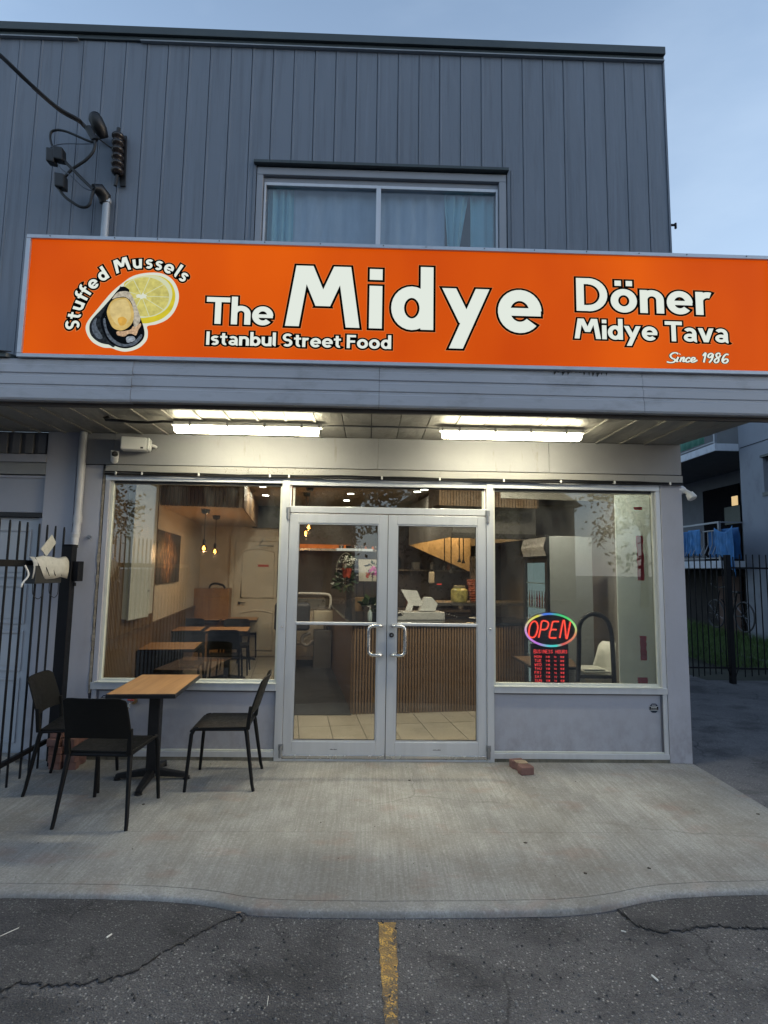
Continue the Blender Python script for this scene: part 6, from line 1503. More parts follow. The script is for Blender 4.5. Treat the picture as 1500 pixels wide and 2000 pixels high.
c = ip(729, 1118, tt-.1); orc = thing('orchid', 'magenta orchid with red buds on the counter', 'plant', (c.x, c.y, 1.03))
blossoms(c, .06, 22, .03, pinkp, orc, 5, flat=1.2); blossoms(c+Vector((-.07, 0, -.03)), .025, 8, .022, redp, orc, 6, flat=1.5); leaves(c+Vector((.0, 0, .07)), .06, 24, .06, green, orc, 7)
MB().tube(smoothpath([c+Vector((0, 0, .02)), c+Vector((-.01, .01, -.12)), Vector((c.x, c.y+.02, zc_+.06))]), .004, 6).build('stem', green, orc)
leaves(Vector((c.x-.03, c.y+.02, zc_+.17)), .09, 26, .14, mat('broad_leaf', (.035, .06, .015), .35), orc, 8, up_=1.0)
MB().tube([(c.x, c.y+.02, zc_), (c.x, c.y+.02, zc_+.09)], [.045, .055], 12).build('pot', mat('dark_pot', (.02, .02, .02), .4), orc)
a = ip(701, 1135, tt+.15); b = ip(741, 1093, tt+.15); nc = thing('menu_board', 'pale blank notice board on a thin black stand on the counter', 'notice board', (a.x, a.y, 1.03))
MB().hexa([a, Vector((b.x, b.y, a.z)), Vector((b.x, b.y+.012, a.z)), a+Vector((0, .012, 0)), Vector((a.x-.012, a.y, b.z)), b, b+Vector((0, .012, 0)), Vector((a.x-.012, a.y+.012, b.z))]).build('board', mat('board_paper', (.50, .46, .38), .7), nc)
for u in (697, 711): q = ip(u, 1150, tt+.2); MB().tube([(q.x, q.y, zc_), (q.x, q.y, a.z+.02)], .006, 6).build('stand_rod', black, nc)
q0 = ip(664, 1128, tt+.2); q1 = ip(712, 1128, tt+.2); MB().bar(q0, q1, .05, .008).build('stand_shelf', black, nc)
MB().bar(q0+Vector((.03, -.02, .03)), q1+Vector((-.0, -.02, .03)), .03, .012).build('white_tray', w2, nc)
q = ip(722.5, 1196, ct_+.18); sn = thing('sanitizer_bottle', 'clear hand sanitizer pump bottle on the counter beside the door stile', 'bottle', (q.x, q.y, zc_))
MB().lathe([(.026, 0), (.028, .01), (.028, .10), (.014, .12), (.012, .13)], (q.x, q.y, zc_), 14).build('bottle', mat('clear_blue_plastic', (.30, .36, .38), .2), sn, smooth=True)
MB().tube([(q.x, q.y, zc_+.131), (q.x, q.y, zc_+.175)], .006, 8).tube([(q.x, q.y, zc_+.172), (q.x-.03, q.y, zc_+.168)], .005, 6).build('pump', w2, sn, smooth=True)
q = ip(703, 1175, ct_+.5); tag(MB().hexa([q+Vector((-.06, 0, -.12)), q+Vector((.05, 0, -.12)), q+Vector((.05, .08, -.12)), q+Vector((-.06, .08, -.12)), q+Vector((-.06, 0, .05)), q+Vector((.05, 0, .05)), q+Vector((.05, .08, .05)), q+Vector((-.06, .08, .05))]).build('gift_bag', mat('kraft_paper', (.16, .09, .035), .7)), 'brown paper bag on the counter behind the stand rods', 'bag')

# ---- display cooler
nc_ = aty(1070, 1200, .92); q = nc_
CO = thing('display_cooler', 'upright glass door drinks cooler with curved header and grey side', 'cooler', (q.x, q.y, 0), IA)
cooler_side = mat('cooler_grey_side', (.34, .36, .37), .4, 0, .04, 2, .05)
H = 2.02
# local: x along side (e1), y along front (e2); cooler front faces -x
MB().box((.03, 0, .08), (.52, .62, H)).build('cabinet', cooler_side, CO, False)
MB().box((.0, .0, .08), (.029, .06, 1.80)).box((.0, .56, .08), (.029, .62, 1.80)).box((.0, .061, 1.74), (.029, .559, 1.80)).box((.0, .061, .08), (.029, .559, .40)).build('door_frame', black, CO, False, bev=.004)
hp = [(-.03+.03*abs(math.sin(math.pi*k_/8-math.pi/2))**1.6*1.0, 1.80+.215*k_/8) for k_ in range(9)]
MB().prism([(a_, 0.02, b_) for a_, b_ in hp]+[(.028, 0.02, 2.015), (.028, 0.02, 1.80)], (0, .58, 0)).build('header_sign', mat('header_pale_plastic', (.40, .37, .34), .3), CO, False)
MB().prism([(a_, 0.0, b_+(.006 if b_ > 1.9 else -.006)) for a_, b_ in [(.029, 1.81)]+hp+[(.029, 2.015)]][::-1], (0, .019, 0)).box((-.06, .0, 1.796), (.028, .62, 1.808)).box((-.02, 0, 2.021), (.03, .62, 2.035)).build('header_trim', black, CO, False)
MB().box((.0295, .062, .402), (.0299, .558, 1.738)).build('interior_back', emit('cooler_glow', (.74, .86, .84), .85), CO, False)
MB().box((.004, .062, .402), (.008, .558, 1.738)).build('cooler_glass', glass('cooler_glass', (.85, .9, .9), .06), CO, False)
for k_ in range(4): MB().box((.0085, .064, .70+.27*k_), (.029, .556, .71+.27*k_)).build('shelf', w2, CO, False)
CO['label'] = 'upright glass door drinks cooler with curved header and grey side'
r_ = random.Random(6); cols = [(.40, .03, .03), (.30, .05, .05), (.5, .5, .48), (.20, .03, .03), (.35, .16, .08)]
bn = 0
for k_ in range(1, 4):
    for j in range(7):
        M_ = Matrix.Translation((q.x, q.y, 0)) @ Matrix.Rotation(IA, 4, 'Z')
        m = MB().lathe([(.0095, 0), (.0098, .01), (.0098, .10), (.004, .15), (.004, .18)], (.019, .10+.065*j, .711+.27*(k_-1)), 8); m.xf(M_)
        tag(m.build('drink_bottle', mat('drink_%d' % ((j+k_) % 5), cols[(j+k_) % 5], .3)), 'small drink bottle on the '+['lowest', 'middle', 'upper'][k_-1]+' lit shelf of the display cooler', 'bottle', 'drinks in the display cooler')
ch_ = MB().box((.15, .1, H+.001), (.45, .4, H+.012)); ch_.xf(Matrix.Translation((q.x, q.y, 0)) @ Matrix.Rotation(IA, 4, 'Z')); tag(ch_.build('paper_sheet', w2), 'white sheet lying on top of the drinks cooler', 'paper')
def frosted():
    m, n, b = new_mat('pale_green_panel'); b.inputs['Base Color'].default_value = (.88, .93, .91, 1); b.inputs['Roughness'].default_value = .5
    t = n.nodes.new('ShaderNodeBsdfTranslucent'); t.inputs[0].default_value = (.92, .97, .96, 1); x = n.nodes.new('ShaderNodeMixShader'); x.inputs[0].default_value = .55
    o = [q for q in n.nodes if q.type == 'OUTPUT_MATERIAL'][0]; n.links.new(b.outputs[0], x.inputs[1]); n.links.new(t.outputs[0], x.inputs[2]); n.links.new(x.outputs[0], o.inputs[0]); return m
# pale column and beams at right
MB().box((2.262, .085, FZ), (2.655, .10, 2.36)).build('white_return_panel', frosted(), B)
MB().prism([(1.40, .9, 2.42), (2.655, .17, 2.30), (2.655, .17, 2.45), (1.40, .9, 2.79)], (0, .03, 0)).build('pale_soffit_box', mat('pale_soffit', (.45, .44, .40), .7), B)
tape = mat('red_tape', (.80, .05, .09), .6, 0, .25, 30)
for (u0, v0, u1, v1, lb_) in ((1238, 990, 1254, 996, 'red tape scrap at the top of the pale panel'), (1243, 1046, 1259, 1134, 'long strip of torn red tape on the pale panel'), (1250, 1242, 1264, 1290, 'shorter strip of torn red tape on the pale panel'), (1246, 1323, 1266, 1335, 'diagonal scrap of red tape at the foot of the pale panel')):
    a = aty(u0, v0, .083); b = aty(u1, v1, .083); r_ = random.Random(v0); n = 9; L1, L2 = [], []
    for k_ in range(n+1):
        z = a.z+(b.z-a.z)*k_/n; L1.append((a.x-.008+r_.uniform(0, .012), .0825, z)); L2.append((b.x+.004-r_.uniform(0, .012), .0825, z))
    tag(MB().prism(L1+L2[::-1], (0, .002, 0)).build('red_tape', tape), lb_, 'tape')
# table, high chair, hand truck in the right window
tp1 = atz(1000, 1279, .735); tp2 = atz(1178, 1306, .735)
MBt = [atz(1001, 1281, .735), atz(1042, 1303, .735), atz(1130, 1303, .735), atz(1112, 1279, .735)]
rt_ = thing('table', 'brown topped table with black edge just inside the right window', 'table', (MBt[1].x+.3, MBt[1].y+.2, 0))
A_ = Vector((1.28, .30, 0)); 
MB().prism([(p.x, p.y, .71) for p in MBt], (0, 0, .022)).build('edge_band', mat('table_black_edge', (.014, .014, .015), .35), rt_, bev=.003)
cM = sum(MBt, Vector())/4; MB().prism([((p.x-cM.x)*.965+cM.x, (p.y-cM.y)*.93+cM.y, .7325) for p in MBt], (0, 0, .003)).build('tabletop', wood_mat('dark_oak_top', (.15, .085, .045), (.2, .12, .065), 1, .3, 'x'), rt_)
MB().box((cM.x-.04, cM.y-.04, FZ), (cM.x+.04, cM.y+.04, .709)).build('column', black, rt_)
MB().box((cM.x-.3, cM.y-.03, FZ), (cM.x+.3, cM.y+.03, .05)).box((cM.x-.03, cM.y-.25, FZ), (cM.x+.03, cM.y-.031, .05)).box((cM.x-.03, cM.y+.031, FZ), (cM.x+.03, cM.y+.25, .05)).build('foot', black, rt_)
hcx = aty(1172, 1290, .62); hc = thing('high_chair', 'white plastic baby high chair inside the right window', 'high chair', (hcx.x, .62, 0))
hcm = mat('high_chair_plastic', (.62, .62, .56), .4)
bx, by = hcx.x, .62
n = 14
prof = [( .05+.17*0, .70)]
def shell_pt(a_, z_, k_): return (bx+.15*math.cos(a_)*k_, by+.13*math.sin(a_)*k_, z_)
# bucket seat: wall that is high at the right/back, low at the tray side
vs = []; n = 24
for j, (k_, zf) in enumerate(((.62, 0), (.95, .3), (1.02, .65), (1.0, 1.0))):
    for i in range(n):
        a_ = 6.2832*i/n; hback = .5+.5*math.cos(a_-.3); q_ = min(1, max(0, (hback-.5)/.35)); top = .66+.29*q_*q_*(3-2*q_)
        vs.append(shell_pt(a_, .52+(top-.52)*zf, k_))
fs = [(j*n+i, j*n+(i+1) % n, (j+1)*n+(i+1) % n, (j+1)*n+i) for j in range(3) for i in range(n)]+[tuple(range(n))[::-1]]
o = MB().add(vs, fs).build('seat_shell', hcm, hc, smooth=True); o.modifiers.new('t', 'SOLIDIFY').thickness = .012
MB().box((bx-.22, by-.17, .675), (bx+.03, by+.17, .70)).build('tray', hcm, hc, bev=.012, seg=3)
MB().box((bx-.235, by-.165, .70), (bx-.02, by-.15, .715)).build('tray_rim', hcm, hc, bev=.004)
for sx2 in (-1, 1):
    for sy2 in (-1, 1): MB().tube([(bx+sx2*.09, by+sy2*.08, .55), (bx+sx2*.22, by+sy2*.2, FZ)], [.02, .013], 10).build('leg', mat('high_chair_leg', (.35, .35, .36), .35, .5), hc, smooth=True)
hA = [aty(u, v, .30) for u, v in ((1127, 1345), (1130, 1300), (1131, 1260), (1131, 1228), (1136, 1212), (1148, 1202), (1160, 1199), (1173, 1202), (1186, 1213), (1193, 1232), (1196, 1260), (1198, 1300), (1200, 1345))]
ht = thing('hand_truck', 'black hooped tube handle of a hand truck inside the right window', 'hand truck', (hA[0].x, .3, 0))
MB().tube([Vector((hA[0].x-.02, .3, FZ))]+smoothpath(hA)+[Vector((hA[-1].x+.01, .3, FZ))], .021, 10).build('hoop', black, ht, smooth=True)
MB().tube([hA[6]+Vector((.0, -.0, .002)), hA[7]], .026, 10).build('grip', mat('rubber_grip', (.02, .02, .02), .7), ht, smooth=True)
MB().box((hA[0].x-.02, .2, FZ), (hA[-1].x+.02, .42, FZ+.012)).build('toe_plate', black, ht)
q = (hA[0]+hA[-1])/2; MB().bar(Vector((hA[1].x, .3, hA[1].z-.1)), Vector((hA[-2].x, .3, hA[1].z-.1)), .02, .03).build('cross_bar', black, ht)

# ---- OPEN sign with business hours
OPY = .035
osx, osz = aty(1075, 1230, .10).x, aty(1075, 1230, .10).z
ON = thing('open_sign', 'lit OPEN sign with rainbow oval and red business hours in the right window', 'sign', (osx, .10, osz))
def op(u, v, y=.098): return aty(u, v, y)
m2 = (op(1175, 1230)-op(1075, 1230)).x/100
dk = mat('sign_backing_black', (.012, .006, .008), .5)
ell_pts = [(osx+52*m2*math.cos(t), .10, osz+33.5*m2*math.sin(t)) for t in [i/40*6.2832 for i in range(40)]]
MB().prism(ell_pts[::-1], (0, .012, 0)).build('oval_backing', dk, ON)
b0 = op(1037, 1262); b1 = op(1112, 1337)
MB().box((b0.x, .101, b1.z), (b1.x, .115, b0.z+.02)).build('hours_board', dk, ON, bev=.004)
def ring_mat():
    m = bpy.data.materials.new('rainbow_neon'); m.use_nodes = True; n = m.node_tree; n.nodes.clear(); o = n.nodes.new('ShaderNodeOutputMaterial'); e = n.nodes.new('ShaderNodeEmission')
    t = n.nodes.new('ShaderNodeTexCoord'); sx = n.nodes.new('ShaderNodeSeparateXYZ'); n.links.new(t.outputs['Object'], sx.inputs[0])
    at = mth(n, 'ARCTAN2', sx.outputs[2], sx.outputs[0]); f = mapr(n, at, -math.pi, math.pi)
    cr = n.nodes.new('ShaderNodeValToRGB'); n.links.new(f, cr.inputs[0]); E = cr.color_ramp; cols = [(0, (.9, .45, .9)), (.12, (.75, .22, .95)), (.22, (.15, .75, .85)), (.30, (.08, .85, .75)), (.36, (.9, .12, .12)), (.47, (1, .35, .18)), (.53, (.55, 1, .35)), (.60, (.12, .9, .22)), (.68, (.10, .65, .35)), (.76, (.10, .28, .95)), (.82, (.1, .25, 1)), (.87, (1, .85, .1)), (.94, (1, .9, .3)), (1, (.95, .55, .9))]
    E.elements[0].position = 0; E.elements[0].color = (*cols[0][1], 1); E.elements[1].position = 1; E.elements[1].color = (*cols[-1][1], 1)
    for p, c in cols[1:-1]: x_ = E.elements.new(p); x_.color = (*c, 1)
    n.links.new(cr.outputs[0], e.inputs[0]); e.inputs[1].default_value = 2.0/2**EV; n.links.new(e.outputs[0], o.inputs[0]); return m
rm = ring_mat()
def arcring(a0, a1, rx, ry, n=40): return [(rx*m2*math.cos(R(a0+(a1-a0)*i/n)), -.012, ry*m2*math.sin(R(a0+(a1-a0)*i/n))) for i in range(n+1)]
MB().tube(arcring(-62, 130, 49, 30.5), .0095, 8).build('rainbow_tube', rm, ON, False, smooth=True)
MB().tube([(x, y, z) for x, y, z in arcring(118, 302, 49, 30.5)], .0095, 8).build('rainbow_tube', rm, ON, False, smooth=True)
red_e = emit('red_neon', (1.0, .075, .04), 3.6); red_d = emit('red_neon_rim', (.75, .015, .015), 1.2)
OPX = {'O': [[(0, .3), (.05, .1), (.25, 0), (.45, .1), (.55, .4), (.55, .7), (.45, .92), (.28, 1), (.1, .9), (0, .6), (0, .3)]], 'P': [[(.0, 0), (.06, .5), (.1, 1), (.42, 1), (.56, .85), (.5, .6), (.35, .5), (.1, .5)]],
       'E': [[(.5, 0), (.1, 0), (.02, .12), (.08, .48), (.45, .5)], [(.08, .5), (.12, .9), (.2, 1), (.55, 1)]], 'N': [[(.0, 0), (.1, 1), (.2, 1), (.42, .05), (.5, .05), (.6, 1)]]}
for ch, u in (('O', 1031), ('P', 1051), ('E', 1071), ('N', 1092)):
    for st_ in OPX[ch]:
        P = smoothpath([Vector((((u-1075)+a_*29*1.0+b_*4)*m2, -.012, (-15+b_*31)*m2)) for a_, b_ in st_], 3)
        MB().tube(P, .0068, 6).build('neon_letter', red_e, ON, False, smooth=True)
        MB().tube([p+Vector((0, .005, 0)) for p in P], .0105, 6).build('neon_rim', red_d, ON, False)
# thin block lettering
TF = {'A': [[(0, 0), (.3, 1), (.6, 0)], [(.12, .38), (.48, .38)]], 'B': [[(0, 0), (0, 1), (.45, 1), (.55, .78), (.42, .53), (0, .53)], [(.42, .53), (.6, .28), (.48, 0), (0, 0)]], 'D': [[(0, 0), (0, 1), (.35, 1), (.6, .7), (.6, .3), (.35, 0), (0, 0)]],
      'E': [[(.55, 0), (0, 0), (0, 1), (.55, 1)], [(0, .52), (.45, .52)]], 'F': [[(0, 0), (0, 1), (.55, 1)], [(0, .52), (.45, .52)]], 'H': [[(0, 0), (0, 1)], [(.6, 0), (.6, 1)], [(0, .52), (.6, .52)]], 'I': [[(.3, 0), (.3, 1)]],
      'M': [[(0, 0), (0, 1), (.3, .4), (.6, 1), (.6, 0)]], 'N': [[(0, 0), (0, 1), (.6, 0), (.6, 1)]], 'O': [[(.3, 0), (.05, .2), (.05, .8), (.3, 1), (.55, .8), (.55, .2), (.3, 0)]], 'R': [[(0, 0), (0, 1), (.45, 1), (.58, .78), (.42, .5), (0, .5)], [(.3, .5), (.6, 0)]],
      'S': [[(.58, .85), (.3, 1), (.05, .8), (.3, .53), (.57, .25), (.3, 0), (.02, .15)]], 'T': [[(0, 1), (.6, 1)], [(.3, 1), (.3, 0)]], 'U': [[(0, 1), (0, .2), (.3, 0), (.6, .2), (.6, 1)]], 'W': [[(0, 1), (.15, 0), (.3, .6), (.45, 0), (.6, 1)]],
      '0': [[(.3, 0), (.05, .2), (.05, .8), (.3, 1), (.55, .8), (.55, .2), (.3, 0)]], '1': [[(.1, .8), (.35, 1), (.35, 0)]], '9': [[(.5, .55), (.15, .5), (.1, .85), (.3, 1), (.52, .85), (.5, .3), (.3, 0), (.1, .05)]], ':': [[(.3, .25), (.3, .33)], [(.3, .67), (.3, .75)]]}
def thin(text, x, z, h, w_, r_, mt, y=-.0055, gap=.35):
    m = MB()
    for ch in text:
        if ch != ' ':
            for st_ in TF[ch]:
                for a_, b_ in zip(st_[:-1], st_[1:]): m.bar(Vector((x+a_[0]*w_, y, z+a_[1]*h)), Vector((x+b_[0]*w_, y, z+b_[1]*h)), .001, r_, upv=(0, -1, 0)) if False else m.tube([(x+a_[0]*w_, y, z+a_[1]*h), (x+b_[0]*w_, y, z+b_[1]*h)], r_, 5)
        x += w_*(.6+gap)
    m.build('hours_text', mt, ON, False)
rt1 = emit('red_led_text', (1.0, .06, .06), 3.0)
def lz(v): return (op(1075, v)-Vector((osx, 0, osz))).z
def lx(u): return (op(u, 1300)-Vector((osx, 0, osz))).x
thin('BUSINESS HOURS', lx(1043), lz(1276), .031, .0245, .0019, rt1, gap=.30)
for i, d in enumerate(('MON', 'TUE', 'WED', 'THU', 'FRI', 'SAT', 'SUN')):
    z = lz(1285.2+i*7.75); thin(d, lx(1044), z, .022, .026, .0016, rt1, gap=.28)
    thin('11:00', lx(1066), z+.002, .017, .0095, .0012, rt1, gap=.16); thin('TO', lx(1082), z+.002, .014, .014, .0012, rt1, gap=.3); thin('10:00', lx(1094), z+.002, .017, .0095, .0012, rt1, gap=.16)
# ------------------------------------------------------------------ right side yard and neighbouring building
stucco = mat('grey_stucco', (.33, .355, .40), .85, 0, .08, 1.2, .3, (.07, .075, .08), .4, 60)
NX = 8.37; GZ = .40
def on_nx(u, v): return atx(u, v, NX)
NB = thing('apartment_building', 'grey stucco apartment building with recessed balconies behind the right fence', 'building', (NX, 6, GZ))
ye = on_nx(1447, 950).y                 # edge of the balcony bay
zt1 = atx(1432, 868, NX-.55).z; zb1 = atx(1440, 1110, NX-.55).z
slab_w = mat('pale_balcony_slab', (.62, .66, .72), .7, 0, .08, 3, .35, (.2, .2, .2))
# wall nearer the camera than the bay, with a window
wy = on_nx(1491, 920).y; wz0, wz1 = on_nx(1491, 962).z, on_nx(1491, 893).z
MB().box((NX, wy+.0, 0), (NX+6, ye, 6.9)).build('wall', stucco, NB)
MB().box((NX, wy-1.3, 0), (NX+6, wy-.001, wz0)).box((NX, wy-1.3, wz1), (NX+6, wy-.001, 6.9)).box((NX+.15, wy-1.3, wz0), (NX+6, wy-.001, wz1)).box((NX, -2, 0), (NX+6, wy-1.301, 6.9)).build('wall', stucco, NB)
wn2 = group_part('window', NB)
MB().box((NX-.02, wy-1.32, wz0-.08), (NX+.1, wy+.04, wz0)).build('sill', trim_dark, wn2); MB().box((NX-.03, wy-1.3, wz1), (NX+.1, wy+.05, wz1+.05)).build('window_hood', trim_dark, wn2)
MB().box((NX+.10, wy-.06, wz0), (NX+.14, wy-.005, wz1)).build('frame', alu, wn2); MB().box((NX+.12, wy-1.3, wz0), (NX+.125, wy-.06, wz1)).build('pane', glass('neighbour_glass', (.3, .32, .35), .1), wn2)
MB().box((NX-.008, -1, zt1+.05), (NX-.001, ye-.05, zt1+.065)).build('crack_joint', mat('joint_dark', (.04, .045, .05), .9), NB)
# bay: recessed back wall
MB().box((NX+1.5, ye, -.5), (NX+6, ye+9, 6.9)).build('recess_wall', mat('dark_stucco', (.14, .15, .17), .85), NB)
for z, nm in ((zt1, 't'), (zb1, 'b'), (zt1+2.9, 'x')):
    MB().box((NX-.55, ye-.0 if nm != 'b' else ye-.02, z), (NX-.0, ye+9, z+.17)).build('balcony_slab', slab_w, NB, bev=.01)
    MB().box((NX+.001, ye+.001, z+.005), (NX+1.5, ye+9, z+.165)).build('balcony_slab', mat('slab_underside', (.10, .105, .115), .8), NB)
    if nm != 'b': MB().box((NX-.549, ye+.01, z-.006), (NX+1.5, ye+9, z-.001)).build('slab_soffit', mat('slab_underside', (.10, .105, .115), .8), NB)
MB().box((NX, ye+9, -.5), (NX+6, ye+9.3, 6.9)).build('wall', stucco, NB)
# balcony door and lit window
d0 = atx(1375, 1000, NX+1.48)
bdk = mat('balcony_door_black', (.006, .006, .008), .8, spec=.05, bmp=0)
MB().box((NX+1.46, d0.y-1.6, zb1+.17), (NX+1.499, d0.y, zb1+2.3)).build('balcony_door', bdk, NB)
l0 = atx(1430, 988, NX+1.45); l1 = atx(1440, 968, NX+1.45)
MB().box((NX+1.44, l1.y, l0.z), (NX+1.46, l0.y, l1.z)).build('lit_window', emit('lit_window_warm', (1, .72, .36), .75), NB)
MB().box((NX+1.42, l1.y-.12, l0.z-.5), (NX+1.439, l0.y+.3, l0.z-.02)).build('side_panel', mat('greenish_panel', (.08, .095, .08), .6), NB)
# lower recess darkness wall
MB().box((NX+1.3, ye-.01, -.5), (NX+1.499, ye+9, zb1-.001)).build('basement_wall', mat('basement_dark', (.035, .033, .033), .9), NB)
MB().box((NX+1.2, ye+2.0, GZ-.3), (NX+1.299, ye+2.9, GZ+1.2)).build('basement_door', mat('rust_door', (.10, .055, .045), .7), NB)
# railings
rl = mat('railing_grey', (.28, .30, .33), .5, .4)
def railing(z, y0, y1, name, nb):
    g_ = group_part(name, NB); x = NX-.50
    MB().box((x-.02, y0, z+1.02), (x+.02, y1, z+1.06)).box((x-.012, y0, z+.85), (x+.012, y1, z+.875)).box((x-.012, y0, z+.22), (x+.012, y1, z+.245)).build('rail', rl, g_)
    for s_ in range(5): yy_ = y0+.02+s_*1.55; MB().box((x-.025, yy_-.025, z+.16), (x+.025, yy_+.025, z+1.06)).build('rail_post', rl, g_)
    if nb:
        for k_ in range(46):
            yy_ = y0+.14+k_*.155
            MB().tube([(x, yy_, z+.85), (x, yy_, z+.55), (x-.05, yy_+.015, z+.42), (x-.09, yy_+.02, z+.32), (x-.04, yy_+.01, z+.25)], .009, 6).build('baluster', rl, g_, smooth=True)
    return g_
railing(zb1, ye+.05, ye+7.2, 'balcony_railing', True); railing(zt1, ye+.05, ye+7.2, 'balcony_railing', False)
MB().box((NX-.5, ye-.0, zb1+1.02), (NX-.0, ye+.03, zb1+1.05)).build('rail_end', rl, NB)
# green corrugated sheets on the upper balcony
gm = mat('green_corrugated', (.16, .42, .33), .5, 0, .1, 3, .3, (.05, .1, .08))
def corr(y0, y1, z0, z1, x, m, label):
    n = int((y1-y0)/.04); pr = [(x+.018*math.sin(i*1.05), y0+(y1-y0)*i/n) for i in range(n+1)]
    vs = [(a_, b_, z0) for a_, b_ in pr]+[(a_, b_, z1) for a_, b_ in pr]; fs = [(i, i+1, n+1+i+1, n+1+i) for i in range(n)]
    o = MB().add(vs, fs).build('corrugated_sheet', m, smooth=True); o.modifiers.new('t', 'SOLIDIFY').thickness = .004; tag(o, label, 'sheet')
corr(ye+.42, ye+7.2, zt1+.27, zt1+1.0, NX-.53, gm, 'green corrugated plastic sheet fixed along the upper balcony railing')
corr(ye+.12, ye+.38, zt1+.40, zt1+1.05, NX-.53, mat('grey_corrugated', (.14, .16, .19), .5), 'grey corrugated sheet at the near end of the upper balcony')
# blue cloths over the lower railing
blue = mat('blue_cloth', (.04, .16, .38), .8, 0, .2, 5, bmp=.3, bscale=40)
blue2 = mat('light_blue_cloth', (.07, .24, .52), .8, 0, .2, 5, bmp=.3, bscale=40)
def cloth(y0, y1, z0, z1, x, m, label, sag=.0, seed=0, drop=0):
    n, k_ = 26, 14; r_ = random.Random(seed); vs = []
    for j in range(k_+1):
        tz = j/k_
        for i in range(n+1):
            ty = i/n; y = y0+(y1-y0)*ty; zt = z1-sag*math.sin(math.pi*ty); zb = z0-drop*(1-ty)**3
            z = zt+(zb-zt)*tz
            vs.append((x-.016*math.sin(ty*(17+5*math.sin(seed+ty*3))+seed+2*tz)*(.4+tz)-.010*math.sin(tz*(9+6*ty)+5*ty+seed)-.006*math.sin(41*ty+seed), y+.008*math.sin(tz*5+seed), z-.03*math.sin(ty*4+seed)*(1-tz if False else 1)*tz))
    fs = [(j*(n+1)+i, j*(n+1)+i+1, (j+1)*(n+1)+i+1, (j+1)*(n+1)+i) for j in range(k_) for i in range(n)]
    o = MB().add(vs, fs).build('blue_cloth', m, smooth=True); o.modifiers.new('t', 'SOLIDIFY').thickness = .004; tag(o, label, 'cloth', None)
zz0, zz1 = zb1+.22, zb1+.90
def yb_(u): return atx(u, 1030, NX-.56).y
cloth(yb_(1432), yb_(1395), zz0+.05, zz1+.02, NX-.56, blue2, 'bright blue cloth sagging over the balcony railing at its near end', .12, 1, .45)
cloth(yb_(1436), yb_(1375), zz0, zz1-.02, NX-.47, blue, 'dark blue cloth hanging behind the railing bars', .0, 2)
cloth(yb_(1366), yb_(1344), zz0+.06, zz1+.02, NX-.56, blue2, 'light blue cloth hanging on the railing beside the shop wall', .0, 3)
cloth(yb_(1345), yb_(1325), zz0+.05, zz1, NX-.54, blue, 'blue cloth hanging farthest along the balcony railing', .0, 4)
# grass strip and paver kerb
gr = MB(); r_ = random.Random(11)
gx0 = 5.75
MB_ = MB().add([(5.0, 3.3, dz(4)+.0), (300, 3.3, dz(4)), (300, 60, GZ), (5.0, 60, dz(4))], [(0, 1, 2, 3)])
tag(MB_.build('yard_soil', mat('yard_soil', (.05, .05, .035), .95, 0, .3, 3, bmp=.6, bscale=30)), 'dark soil yard behind the right fence', None, None, 'structure')
for _ in range(24000):
    x = r_.uniform(5.8, NX-.02); y = r_.uniform(4.2, 12.5); z = dz(4)+(GZ-dz(4))*min(1, max(0, (y-3.5)/8)); h_ = r_.uniform(.05, .13)*(1.9 if x > NX-.5 else 1); a_ = r_.uniform(0, 6.3); w_ = .006
    dx_, dy_ = math.cos(a_), math.sin(a_); gr.add([(x-dy_*w_, y+dx_*w_, z), (x+dy_*w_, y-dx_*w_, z), (x+dx_*h_*.5, y+dy_*h_*.5, z+h_)], [(0, 1, 2)])
tag(gr.build('grass', mat('yard_grass', (.11, .18, .05), .8, 0, .4, 6, bmp=0)), 'green grass strip along the apartment building', None, None, 'stuff')
pv = thing('paver_kerb', None, None, (5.6, 4, .1)); pv['kind'] = 'structure'; pv['label'] = 'row of pale kerb stones edging the grass'
km = mat('kerb_stone', (.13, .13, .13), .85, 0, .15, 6, .3)
k0 = atz(1345, 1262, dz(4)); k1 = atz(1500, 1302, dz(4)); dd = (k1-k0); nst = 22
for i in range(-6, nst+8):
    c = k0+dd*(i/nst); e = k0+dd*((i+.94)/nst); nrm = Vector((-dd.y, dd.x, 0)).normalized()*.14
    MB().prism([c, e, e+nrm, c+nrm], (0, 0, .07+.004*(i % 3))).build('kerb_stone', km, pv, bev=.008)
# iron fence
fp = 3.1; Fz = dz(fp)
fpost = aty(1425, 1200, fp); FN = thing('iron_fence', 'black iron bar fence with a thick post closing the right side drive', 'fence', (fpost.x, fp, Fz))
MB().box((fpost.x-.035, fp-.035, Fz), (fpost.x+.035, fp+.035, 1.93)).build('fence_post', black_metal, FN, bev=.004)
x = fpost.x-.075; i = 0
def fbar(x, kink=False):
    zb = Fz+.11+.02*math.sin(x*9)
    pts = [(x, fp, zb), (x, fp, 1.90), (x, fp, 1.94)] if not kink else [(x+(.06 if kink > 0 else -.06), fp, zb-.04), (x, fp, zb+.12), (x, fp, 1.90)]
    MB().tube(pts, .0085, 7).build('fence_bar', black_metal, FN, smooth=True)
xx = fpost.x-.075
while xx > fpost.x-1.6: fbar(xx, 1 if i == 0 else 0); xx -= .083; i += 1
xx = fpost.x+.09; i = 0
while xx < fpost.x+1.2: fbar(xx, -1 if i == 0 else 0); xx += .099; i += 1
zr1 = aty(1490, 1110, fp).z; zr2 = Fz+.22
